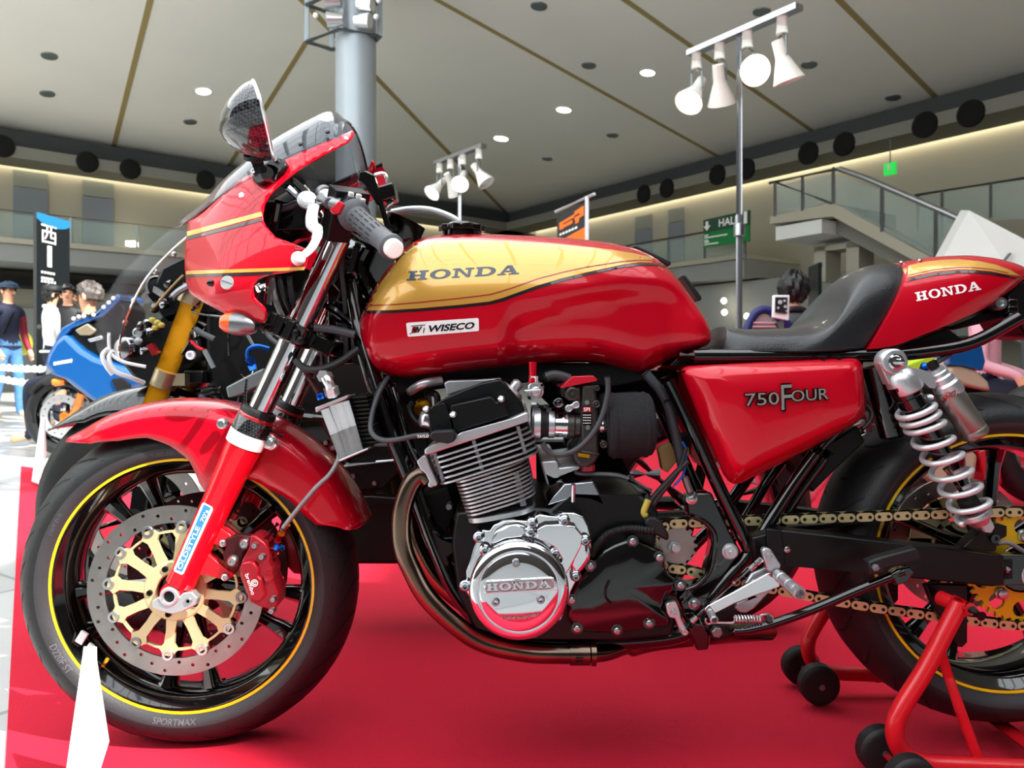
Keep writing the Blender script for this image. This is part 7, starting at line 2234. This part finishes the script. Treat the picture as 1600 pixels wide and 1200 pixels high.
m = MB(); m.prism([P(*Z6(a, b), -.185) for a, b in [(110, 690), (130, 665), (190, 655), (210, 670), (235, 760), (240, 800), (290, 885), (300, 920), (285, 942), (255, 940), (235, 920), (190, 800), (140, 790), (125, 760)]], V((0, .012, 0))); sa = m.build('shift_arm', 'alu', bike, bevel=.002)
for a, b, r in ((180, 748, .0055), (268, 908, .0052)):
    m = MB(); m.lathe(P(*Z6(a, b), -.186), (0, -1, 0), [(-.002, r), (.005, r * .95), (.005, r * .5), (.002, r * .45)], 14); m.build('arm_bolt', 'bolt_steel', sa)
m = MB(); m.pp(zl(Z6, [(50, 600), (95, 560), (140, 590), (130, 640), (90, 650)]), -.175, -.15); m.build('shaft_boot', 'rubber', sa, bevel=.003)
m = MB(); m.cyl(P(*Z6(285, 870), -.178), P(*Z6(345, 800), -.178), .0062, .005, 12); m.build('rod_boot', 'rubber', rod)
# side stand
m = MB(); m.pp(zl(Z6, [(305, 880), (340, 845), (445, 850), (490, 920), (478, 1070), (375, 1078), (335, 960)]), -.17, -.11); stn = m.build('side_stand_bracket', 'black_gloss', bike, bevel=.004)
m = MB(); m.prism([P(*Z6(a, b), -.180) for a, b in [(488, 905), (520, 862), (640, 855), (692, 890), (670, 945), (560, 985), (500, 970)]], V((0, .015, 0))); m.build('stand_tab', 'black_satin', stn, bevel=.002)
m = MB(); m.lathe(P(*Z6(540, 905), -.181), (0, -1, 0), [(-.002, .0088), (.008, .0088), (.009, .007)], 6, ph=.2); m.build('stand_bolt', 'alu_dull', stn, smooth=0)
m = MB(); m.tube(cr([P(1142, 986, -.185), P(1170, 984, -.19), P(1215, 972, -.195), P(1280, 948, -.205), P(1345, 920, -.215), P(1412, 893, -.222)], 5), [.0062] * 5 + [.0075] * 21, 14); leg_ = m.build('side_stand', 'black_gloss', bike)
m = MB(); m.prism([P(*q, -.238) for q in [(1357, 878), (1372, 872), (1432, 856), (1442, 874), (1384, 888), (1382, 896), (1360, 900)]], V((0, .022, 0))); m.build('stand_foot', 'rubber', leg_, bevel=.003)
m = MB(); m.lathe(P(1368, 887, -.239), (0, -1, 0), [(-.002, .006), (.003, .0055), (.004, .003)], 6); m.build('foot_bolt', 'steel_grey', leg_, smooth=0)
m = MB(); m.pp([(1392, 898), (1402, 890), (1424, 886), (1430, 894), (1420, 910), (1400, 916)], -.228, -.21); m.build('stand_heel', 'black_gloss', leg_, bevel=.003)
sp0, sp1 = P(*Z6(700, 806), -.195), P(*Z6(925, 806), -.198)
pts = []
sd = (sp1 - sp0)
for k in range(9 * 14 + 1):
    w = 2 * PI * k / 14; u = k / (9 * 14)
    pts.append(sp0 + sd * u + V((0, math.cos(w) * .0058, math.sin(w) * .0058)))
m = MB(); m.tube(pts, .0016, 6); spg = m.build('return_spring', 'bolt_steel', leg_)
for q in ([(700, 775), (690, 830), (640, 838), (520, 835), (470, 845), (448, 820), (455, 795)], [(920, 800), (925, 770), (1000, 768), (1022, 800), (1010, 845), (950, 850)]):
    m = MB(); m.tube(cr([P(*Z6(a, b), -.197) for a, b in q], 5), .0016, 6); m.build('spring_hook', 'bolt_steel', leg_)
m = MB(); m.lathe(P(*Z6(990, 800), -.2), (0, -1, 0), [(-.01, .005), (.004, .005)], 12); m.build('spring_post', 'black_gloss', leg_)

# ------------------------------------------------------------------ red paddock stand under the swingarm
pst_ = thing('paddock_stand', 'red tubular paddock stand with black castors under the rear wheel', 'stand', (.9, 0, 0))
def mir_y(p, s): return V((p.x, p.y * s, p.z))
for s in (1, -1):
    w = [P(a, b, -.185) for a, b in [(1503, 935), (1480, 980), (1446, 1045), (1412, 1100), (1399, 1130), (1400, 1158), (1416, 1182), (1448, 1193), (1520, 1197), (1660, 1203)]]
    m = MB(); m.tube([mir_y(p, s) for p in cr(w, 6)], .0142, 18); m.build('arm', 'stand_red', pst_)
    w = [P(1466, 1010, -.178), P(1500, 1110, -.178), P(1534, 1203, -.178)]
    m = MB(); m.tube([mir_y(p, s) for p in w], .0085, 12); m.build('brace', 'stand_red', pst_)
    m = MB(); m.lathe(mir_y(P(1493, 945, -.17), s), (-.3, .9 * s, .1), [(-.02, .012), (.03, .012)], 16); m.build('pin_sleeve', 'stand_red', pst_)
    m = MB(); m.cyl(mir_y(P(1507, 948, -.19), s), mir_y(P(1517, 952, -.205), s), .010, .010, 14); m.build('knob_sleeve', 'stand_red', pst_)
    m = MB(); m.cyl(mir_y(P(1516, 951, -.20), s), mir_y(P(1534, 963, -.225), s), .0082, .0078, 14); m.build('knob', 'black_satin', pst_)
    for yy in (-.135, -.232):
        c = V((.612, yy * s, .0455))
        m = MB(); m.lathe(c, (0, 1, 0), [(-.016, .012), (-.016, .030), (-.014, .036), (-.010, .0395), (.010, .0395), (.014, .036), (.016, .030), (.016, .012)], 32); cst = m.build('castor', 'rubber', pst_, smooth=35)
        m = MB(); m.lathe(c, (0, 1, 0), [(-.020, .0), (-.020, .006), (.020, .006), (.020, 0)], 12); m.build('castor_axle', 'alu_dull', cst)
    m = MB(); m.tube([V((.612, -.25 * s, .0455)), V((.612, -.12 * s, .0455))], .006, 10); m.build('axle', 'stand_red', pst_)
xb = P(1660, 1203, -.185)
m = MB(); m.tube([V((xb.x, xb.y, xb.z)), V((xb.x, -xb.y, xb.z))], .0142, 16); m.build('cross_bar', 'stand_red', pst_)
# ------------------------------------------------------------------ black motorcycle just behind
def simple_wheel(root, c, R, hw, rr, spokes, rim_m='rim_black', y_axis=(0, 1, 0), stripe=None):
    m = MB(); m.lathe(c, y_axis, [(-hw * .8, rr - .006), (-hw, rr + .02), (-hw, R - .035), (-hw * .75, R - .014), (-hw * .35, R - .002), (0, R), (hw * .35, R - .002), (hw * .75, R - .014), (hw, R - .035), (hw, rr + .02), (hw * .8, rr - .006)], 64, cap=False); tw = m.build('tyre', 'tyre', root)
    m = MB(); m.lathe(c, y_axis, [(-hw * .8, rr), (-hw * .8, rr - .012), (-hw * .5, rr - .03), (hw * .5, rr - .03), (hw * .8, rr - .012), (hw * .8, rr), (0, rr - .012)], 64, closed=True)
    ya = V(y_axis).normalized()
    for k in range(spokes):
        a = 2 * PI * k / spokes + .3
        ax_, bx_ = axes(ya)
        d = ax_ * math.cos(a) + bx_ * math.sin(a)
        m.tube([c + d * .03, c + d * (rr - .02)], [.016, .012], 8)
    m.lathe(c, y_axis, [(-.06, .02), (-.06, .036), (.06, .036), (.06, .02)], 24)
    m.build('wheel_rim', rim_m, root)
    if stripe:
        m = MB(); m.lathe(c, y_axis, [(-hw * .8 - .002, rr - .002), (-hw * .8 - .003, rr + .004)], 64, cap=False); m.build('rim_stripe', stripe, root)

BY = .62
bb = thing('motorcycle', 'black motorcycle with gold upside-down forks behind the red one', 'motorcycle', (-.55, BY, 0))
wc = V((P(243, 795, BY).x, BY, .302))
simple_wheel(bb, wc, .302, .06, .222, 6)
m = MB()
for k, a0 in enumerate((133, 142, 150, 158)):
    q = []
    for j in range(5):
        a = math.radians(a0 + 5.5 * j / 4); q.append(wc + V((math.cos(a) * .226, -.052, math.sin(a) * .226)))
    q2 = [p + (p - wc).normalized() * .010 + V((0, 0, 0)) for p in q]
    m.loft([q, q2], closed=False, caps=False)
m.build('rim_tape', 'white_print', bb, fix=False)
annulus_holes(wc + V((0, -.075, 0)), .155, .115, .005, [(.135, 2 * PI * i / 20, .004) for i in range(20)], 48).build('brake_disc', 'disc_steel', bb, smooth=30)
# front mudguard shell
rings = []
for i in range(25):
    a = math.radians(38 + 100 * i / 24)
    dep = .05 + .05 * math.exp(-((math.degrees(a) - 80) / 22) ** 2)
    if i > 20: dep = .05 - .011 * (i - 20)
    r = []
    for k in range(-8, 9):
        u = k / 8; t = u * PI / 2
        y = .078 * math.sin(t); rad = .325 - dep * (1 - math.cos(t))
        r.append(wc + V((math.cos(a) * rad, y, math.sin(a) * rad)))
    rings.append(r)
m = MB(); m.loft(rings, closed=False, caps=False); m.build('mudguard', 'black_gloss', bb, solid=.003, smooth=60)
# forks
def fk2(px, py, y): return P(px, py, BY - .10) + V((0, y - (BY - .10), 0))
for y in (BY - .10, BY + .10):
    a, b = fk2(306, 458, y), fk2(236, 645, y)
    low = wc.copy(); low.y = y
    d = (b - a).normalized()
    m = MB(); m.cyl(a + V((0, 0, .06)) * 0 - d * .06, b + d * .02, .0265, .0265, 24); fl = m.build('fork_leg', 'gold_fork', bb)
    m = MB(); m.cyl(b, low, .020, .020, 16); m.build('lower_tube', 'black_gloss', fl)
    m = MB(); c = fk2(258, 593, y); m.lathe(c, d, [(-.022, .028), (-.022, .031), (.020, .031), (.020, .028)], 24); m.box(V((c.x + .035, c.y, c.z)), (.04, .03, .03)); m.build('lower_clamp', 'titan', fl)
    m = MB(); c = fk2(297, 472, y); m.lathe(c, d, [(-.04, .028), (-.04, .0305), (.004, .0305), (.004, .028)], 24); m.build('top_collar', 'titan', fl)
    m = MB(); m.cyl(low + V((0, -.02, 0)), low + V((0, .02, 0)), .026, .026, 16); m.build('axle_lug', 'black_satin', fl)
m = MB(); m.box(fk2(300, 478, BY), (.09, .14, .03)); m.build('top_clamp', 'black_satin', bb, bevel=.004)
m = MB(); m.box(fk2(275, 590, BY) + V((.03, 0, 0)), (.05, .14, .035)); m.build('bottom_clamp', 'black_satin', bb, bevel=.004)
# clear half-fairing screen
Sx = [((190, 566), (171, 548), .13), ((186, 548), (168, 530), .145), ((190, 520), (169, 509), .155), ((200, 490), (176, 487), .16), ((213, 462), (190, 459), .16), ((228, 436), (206, 435), .16), ((248, 412), (227, 412), .155), ((272, 388), (253, 388), .15), ((300, 364), (292, 358), .145)]
rings = []
dv_ = cr([V((a[0], a[1], w)) for a, b, w in Sx], 3), cr([V((b[0], b[1], 0)) for a, b, w in Sx], 3)
for A_, B_ in zip(*dv_):
    pb, pt = P(A_.x, A_.y, BY - A_.z), P(B_.x, B_.y, BY)
    r = []
    for k in range(13):
        th = k / 12 * PI / 2
        h = math.sin(th) ** .8 if k else 0
        p = pb.lerp(pt, h); r.append(V((p.x, BY - A_.z * (math.cos(th) ** .8 if k < 12 else 0), p.z)))
    rings.append(r + [V((p.x, 2 * BY - p.y, p.z)) for p in reversed(r[:-1])])
m = MB(); m.loft(rings, closed=False, caps=False); scb = m.build('windscreen', 'screen_clear', bb, smooth=70, solid=.003)
m = MB(); m.tube([r[0] for r in rings], .003, 8); m.build('screen_edge', 'chrome', scb)
m = MB(); m.tube(cr([P(170, 520, BY - .15), P(171, 545, BY - .155), P(178, 557, BY - .16), P(195, 566, BY - .16), P(228, 573, BY - .15)], 6), .004, 8); m.build('lower_edge', 'card_white', scb)
for a, b in ((196, 504), (209, 470), (243, 425), (272, 397)):
    p = P(a, b, BY - .15); m = MB(); m.ball(p, .007, 10, 6); m.build('screen_screw', 'bolt_steel', scb)
# chrome lamp brackets
for q in ([(168, 545, BY - .16), (160, 556, BY - .18), (166, 572, BY - .18), (176, 585, BY - .17)], [(176, 548, BY - .15), (170, 560, BY - .17), (180, 580, BY - .17), (205, 590, BY - .15), (225, 598, BY - .12)]):
    m = MB(); m.tube(cr([P(*k) for k in q], 5), .0055, 8); m.build('lamp_bracket', 'card_white', bb)
# dark body: headlamp bay, dash, tank, engine, belly
m = MB(); m.prism([P(a, b, BY - .05) for a, b in [(196, 530), (240, 500), (300, 480), (315, 560), (250, 612), (215, 600), (190, 570)]], V((0, .10, 0))); m.build('headlamp_bay', 'black_satin', bb, bevel=.01)
m = MB(); m.prism([P(a, b, BY - .05) for a, b in [(228, 470), (250, 420), (300, 395), (320, 430), (320, 500), (260, 505)]], V((0, .12, 0))); m.build('dash', 'black_satin', bb, bevel=.008)
m = MB(); m.lathe(P(252, 455, BY - .03), V((1, -.6, .5)), [(-.03, .04), (.0, .045), (.004, .04), (.0, .036), (.0, 0)], 28); m.build('clock', 'black_gloss', bb)
m = MB(); m.prism([P(a, b, BY - .10) for a, b in [(240, 447), (257, 458), (254, 466), (238, 456)]], V((0, .02, 0))); m.build('clock_glass', 'alu_bright', bb)
m = MB(); m.lathe(P(216, 520, BY - .055), (0, -1, 0), [(0, .013), (.005, .013), (.006, .009), (.002, .008), (.002, 0)], 20); m.build('ignition_lock', 'alu', bb)
m = MB(); m.lathe(P(193, 545, BY - .07), (-.4, -1, 0), [(-.03, .028), (.0, .03), (.006, .026), (.01, 0)], 24); m.build('fog_lamp', 'chrome_dark', bb)
m = MB(); m.lathe(P(300, 555, BY - .13), (0, -1, 0), [(0, .011), (.012, .011), (.012, .006), (.004, .005)], 20); m.build('white_spacer', 'card_white', bb)
m = MB(); m.prism([P(a, b, BY - .135) for a, b in [(228, 540), (236, 536), (246, 550), (238, 556)]], V((0, .02, 0))); m.build('red_label', 'caliper_red', bb)
for k, (a, b) in enumerate([(238, 500), (246, 504), (252, 508), (243, 512)]):
    m = MB(); m.ball(P(a, b, BY - .15), (.009, .009, .007), 10, 6); m.build('wire_plug', 'yellow_wire', bb)
for pts, r, mt in [([(236, 486), (262, 455), (286, 430)], .003, 'tape_tan'), ([(268, 466), (280, 455), (296, 446)], .009, 'alu_dull'), ([(296, 530), (308, 542), (322, 548)], .004, 'red_alu'), ([(302, 512), (318, 522), (335, 530)], .007, 'hose_grey'), ([(285, 620), (278, 650), (270, 640)], .008, 'alu_dull'), ([(318, 545), (326, 560), (334, 575)], .006, 'steel_grey')]:
    m = MB(); m.tube(cr([P(a, b, BY - .14) for a, b in pts], 5), r, 8); m.build('cable', mt, bb)
m = MB(); m.prism([P(a, b, BY - .05) for a, b in [(315, 470), (420, 430), (560, 470), (640, 560), (650, 700), (560, 710), (430, 690), (350, 650), (318, 590)]], V((0, .2, 0))); m.build('tank', 'black_satin', bb, bevel=.02, seg=3)
m = MB(); m.prism([P(a, b, BY - .17) for a, b in [(352, 605), (390, 585), (412, 575), (412, 600), (375, 618), (356, 622)]], V((0, .05, 0))); m.build('bracket', 'steel_grey', bb, bevel=.004)
m = MB(); m.tube(cr([P(392, 568, BY - .16), P(387, 556, BY - .16), P(390, 545, BY - .16), P(402, 541, BY - .16), P(420, 545, BY - .15)], 6), .006, 10); m.build('blue_hose', 'blue_alu', bb)
m = MB(); m.cyl(P(390, 560, BY - .16), P(396, 578, BY - .16), .012, .009, 10); m.build('blue_plug', 'blue_alu', bb)
m = MB(); m.prism([P(a, b, BY - .15) for a, b in [(430, 640), (520, 650), (540, 725), (640, 718), (720, 700), (720, 772), (640, 782), (570, 787), (520, 770), (450, 720)]], V((0, .3, 0))); bl_ = m.build('belly_fairing', 'black_gloss', bb, bevel=.012, seg=3)
m = MB(); m.prism([P(a, b, BY - .158) for a, b in [(538, 730), (622, 718), (626, 722), (625, 735), (600, 762), (542, 768)]], V((0, .01, 0))); m.build('side_cover', 'black_satin', bb, bevel=.003)
m = MB(); m.tube([P(536, 729, BY - .16), P(625, 719, BY - .16)], .003, 6); m.build('cover_edge', 'alu_bright', bb)
for a, b in [(509, 692), (510, 710), (490, 690), (536, 742), (552, 744), (585, 755), (572, 782), (497, 715), (520, 700)]:
    m = MB(); m.lathe(P(a, b, BY - .16), (0, -1, 0), [(0, .006), (.005, .005)], 10); m.build('fairing_bolt', 'bolt_steel', bb)
m = MB(); m.prism([P(a, b, BY - .155) for a, b in [(586, 720), (640, 716), (642, 722), (640, 728), (590, 732)]], V((0, .01, 0))); m.build('silver_bracket', 'alu', bb, bevel=.002)
m = MB(); m.prism([P(a, b, BY - .17) for a, b in [(560, 776), (580, 775), (640, 780), (640, 786), (570, 790)]], V((0, .1, 0))); m.build('foot_rest', 'black_satin', bb, bevel=.003)
random.seed(5)
for k in range(22):
    x, y = random.uniform(290, 430), random.uniform(455, 630)
    q = [(x, y), (x + random.uniform(-20, 30), y + random.uniform(8, 24)), (x + random.uniform(-30, 50), y + random.uniform(25, 50))]
    m = MB(); m.tube(cr([P(a, b, BY - .09 - .002 * k) for a, b in q], 5), random.choice((.003, .004, .006)), 8); m.build('cable', random.choice(('black_gloss', 'black_gloss', 'hose_grey', 'chrome_dark', 'steel_grey')), bb)
for k in range(14):
    x, y = random.uniform(200, 300), random.uniform(440, 560)
    m = MB(); m.lathe(P(x, y, BY - .075), V((random.uniform(-1, 1), -1, random.uniform(-1, 1))), [(-.01, .010), (.006, .010), (.009, .006), (.009, 0)], 12); m.build('fitting', random.choice(('black_gloss', 'black_gloss', 'chrome_dark', 'alu_dull')), bb)
for i in range(9):
    m = MB(); m.box(P(322 + i * 2.2, 606 + i * 6, BY - .10), (.030, .05, .004), Matrix.Rotation(-.2, 3, 'Y')); m.build('radiator_fin', 'black_satin', bb)
# rear wheel to rest it on
simple_wheel(bb, V((wc.x + 1.40, BY, .302)), .302, .085, .222, 6)
m = MB(); m.tube([V((wc.x + .75, BY + .1, .3)), V((wc.x + 1.4, BY + .1, .302))], .022, 12); m.tube([V((wc.x + .75, BY - .1, .3)), V((wc.x + 1.4, BY - .1, .302))], .022, 12); m.box(V((wc.x + .68, BY, .34)), (.5, .24, .30)); m.build('engine', 'black_satin', bb, bevel=.01)

# ------------------------------------------------------------------ blue motorcycle farther back at the left
QY = 4.3
qb = thing('motorcycle', 'blue sport motorcycle with orange forks at the far left', 'motorcycle', (PD(160, 600, QY + DC).x, QY, 0))
Q = lambda a, b, dy=0.0: P(a, b, QY + dy)
wc = V((Q(106, 652).x, QY, .30))
simple_wheel(qb, wc, .298, .06, .22, 5)
annulus_holes(wc + V((0, -.08, 0)), .155, .10, .006, [(.13, 2 * PI * i / 16, .006) for i in range(16)], 40).build('brake_disc', 'alu_bright', qb, smooth=30)
m = MB(); m.prism([Q(92, 648, -.1), Q(100, 642, -.1), Q(112, 650, -.1), Q(106, 664, -.1), Q(94, 662, -.1)], V((0, .02, 0))); m.build('disc_carrier', 'orange_paint', qb, bevel=.005)
m = MB(); m.cyl(Q(128, 615, -.12), Q(112, 655, -.12), .028, .03, 16); m.build('fork_leg', 'orange_paint', qb)
m = MB(); m.cyl(Q(128, 615, .12), Q(112, 655, .12), .028, .03, 16); m.build('fork_leg', 'orange_paint', qb)
rings = []
for i in range(17):
    a = math.radians(50 + 95 * i / 16); r = []
    for k in range(-6, 7):
        t = k / 6 * PI / 2; rad = .33 - .12 * (1 - math.cos(t)) * (1 if i < 12 else .6); r.append(wc + V((math.cos(a) * rad, .085 * math.sin(t), math.sin(a) * rad)))
    rings.append(r)
m = MB(); m.loft(rings, closed=False, caps=False); m.build('mudguard', 'black_satin', qb, solid=.004)
def qpl(name, pts, y0, y1, mt, bev=.03):
    m = MB(); m.prism([Q(a, b, y0) for a, b in pts], V((0, y1 - y0, 0))); return m.build(name, mt, qb, bevel=bev, seg=3)
qpl('side_fairing', [(66, 572), (72, 552), (84, 532), (100, 520), (112, 530), (128, 546), (148, 558), (190, 572), (222, 583), (233, 600), (205, 612), (186, 617), (150, 633), (132, 620), (112, 604), (96, 592), (76, 585)], -.24, .24, 'blue_paint', .04)
qpl('nose_fairing', [(84, 534), (96, 512), (118, 500), (142, 495), (160, 478), (184, 458), (188, 466), (160, 494), (134, 505), (112, 513), (102, 524)], -.20, .20, 'blue_paint', .03)
qpl('intake', [(173, 592), (190, 590), (202, 600), (203, 612), (184, 616)], -.26, -.2, 'vent_black', .01)
qpl('dash', [(103, 522), (118, 508), (150, 498), (186, 470), (196, 480), (196, 562), (150, 556), (126, 544), (108, 530)], -.16, .16, 'black_satin', .02)
qpl('gold_mirror', [(116, 516), (136, 505), (150, 516), (140, 524), (124, 524)], -.22, -.18, 'titan', .01)
qpl('silver_lever', [(136, 530), (158, 524), (160, 530), (140, 535)], -.2, -.17, 'alu_bright', .006)
qpl('windscreen', [(102, 510), (110, 492), (128, 482), (140, 480), (158, 476), (142, 494), (118, 500)], -.14, .14, 'screen_clear', .02)
m = MB(); m.lathe(Q(87, 597, -.2), (-1, -.2, 0), [(-.06, .02), (0, .03), (.02, .02), (.024, 0)], 16); m.build('indicator', 'orange_paint', qb)
m = MB(); m.tube([Q(90, 597, -.2), Q(108, 600, -.1)], .012, 8); m.build('indicator_stalk', 'black_satin', qb)
for k, (a, b) in enumerate([(115, 498), (123, 495), (131, 494), (162, 480), (170, 473), (177, 466), (146, 492)]):
    m = MB(); m.ball(Q(a, b, -.21), .014, 8, 6); m.build('screen_bolt', 'card_white', qb)
m = MB()
for k in range(6):
    u = k / 5; m.prism([Q(84 + k * 5, 566 - k * .9, -.245), Q(87.5 + k * 5, 565.4 - k * .9, -.245), Q(87 + k * 5, 570.5 - k * .9, -.245), Q(83.5 + k * 5, 571 - k * .9, -.245)], V((0, .004, 0)))
m.build('fairing_lettering', 'card_white', qb, smooth=0)
simple_wheel(qb, V((wc.x + 1.4, QY, .30)), .30, .09, .22, 5)
m = MB(); m.box(V((wc.x + .7, QY, .45)), (.9, .3, .35)); m.build('engine', 'black_satin', qb, bevel=.03)
qpl('tank', [(190, 545), (230, 520), (290, 530), (300, 570), (240, 590), (200, 580)], -.15, .15, 'blue_paint', .04)

# ------------------------------------------------------------------ things seen under the tail, beyond the rear wheel
RY = 2.3
rb_ = thing('motorcycle', 'parked motorcycle with blue tank and grey seat seen beneath the tail frame', 'motorcycle', (PD(1470, 600, RY + DC).x, RY, 0))
RP = lambda a, b, dy=0.0: P(a, b, RY + dy)
def rpl(name, pts, y0, y1, mt, bev=.02):
    m = MB(); m.prism([RP(a, b, y0) for a, b in pts], V((0, y1 - y0, 0))); return m.build(name, mt, rb_, bevel=bev, seg=3)
rpl('tank', [(1482, 552), (1500, 546), (1535, 540), (1540, 565), (1536, 580), (1505, 572), (1484, 570)], -.15, .15, 'blue_paint', .03)
rpl('seat', [(1484, 574), (1500, 570), (1525, 578), (1545, 596), (1550, 612), (1530, 608), (1500, 600), (1484, 592)], -.14, .14, 'beige_plastic', .03)
rpl('lime_fairing', [(1412, 572), (1440, 560), (1462, 556), (1462, 572), (1430, 578)], -.1, .1, 'lime', .02)
rpl('white_fairing', [(1462, 566), (1478, 558), (1486, 575), (1484, 590), (1470, 580)], -.1, .1, 'wall_white', .015)
rpl('engine', [(1370, 612), (1470, 600), (1560, 612), (1575, 720), (1440, 730), (1380, 690)], -.1, .1, 'black_satin', .03)
rpl('side_cover', [(1440, 700), (1500, 690), (1530, 712), (1525, 750), (1480, 770), (1450, 745)], -.14, .0, 'beige_plastic', .02)
rpl('red_cover', [(1530, 700), (1560, 700), (1570, 760), (1540, 755)], -.14, .0, 'stripe_red', .02)
for dx in (1400, 1640):
    c = RP(dx, 0); c.z = .30
    simple_wheel(rb_, V((c.x, RY, .30)), .30, .07, .21, 5)
m = MB(); m.tube([RP(1400, 620), V((RP(1400, 0).x, RY - .08, .3))], .025, 12); m.tube([RP(1520, 640), V((RP(1640, 0).x, RY - .08, .3))], .025, 12); m.build('frame', 'steel_grey', rb_)
m = MB(); m.tube(cr([RP(1240, 782, -.2), RP(1262, 762, -.2), RP(1290, 732, -.2), RP(1330, 700, -.2)], 5), [.05, .05, .06, .06, .06, .055, .05, .05, .045, .04, .04, .035, .03, .03, .03, .03], 18); m.build('silencer', 'alu_bright', rb_)
m = MB(); m.tube(cr([RP(1228, 770, -.25), RP(1254, 764, -.25), RP(1262, 740, -.25), RP(1258, 720, -.25)], 5), .012, 8); m.build('stand_loop', 'alu', rb_)

# lever and boots glimpsed under the filters belong to a third machine
m = MB(); m.cyl(P(990, 740, .30), P(1030, 742, .30), .011, .014, 14); m.cyl(P(960, 742, .3), P(992, 740, .3), .006, .006, 10)
o = m.build('foot_lever', 'hose_grey', bb)
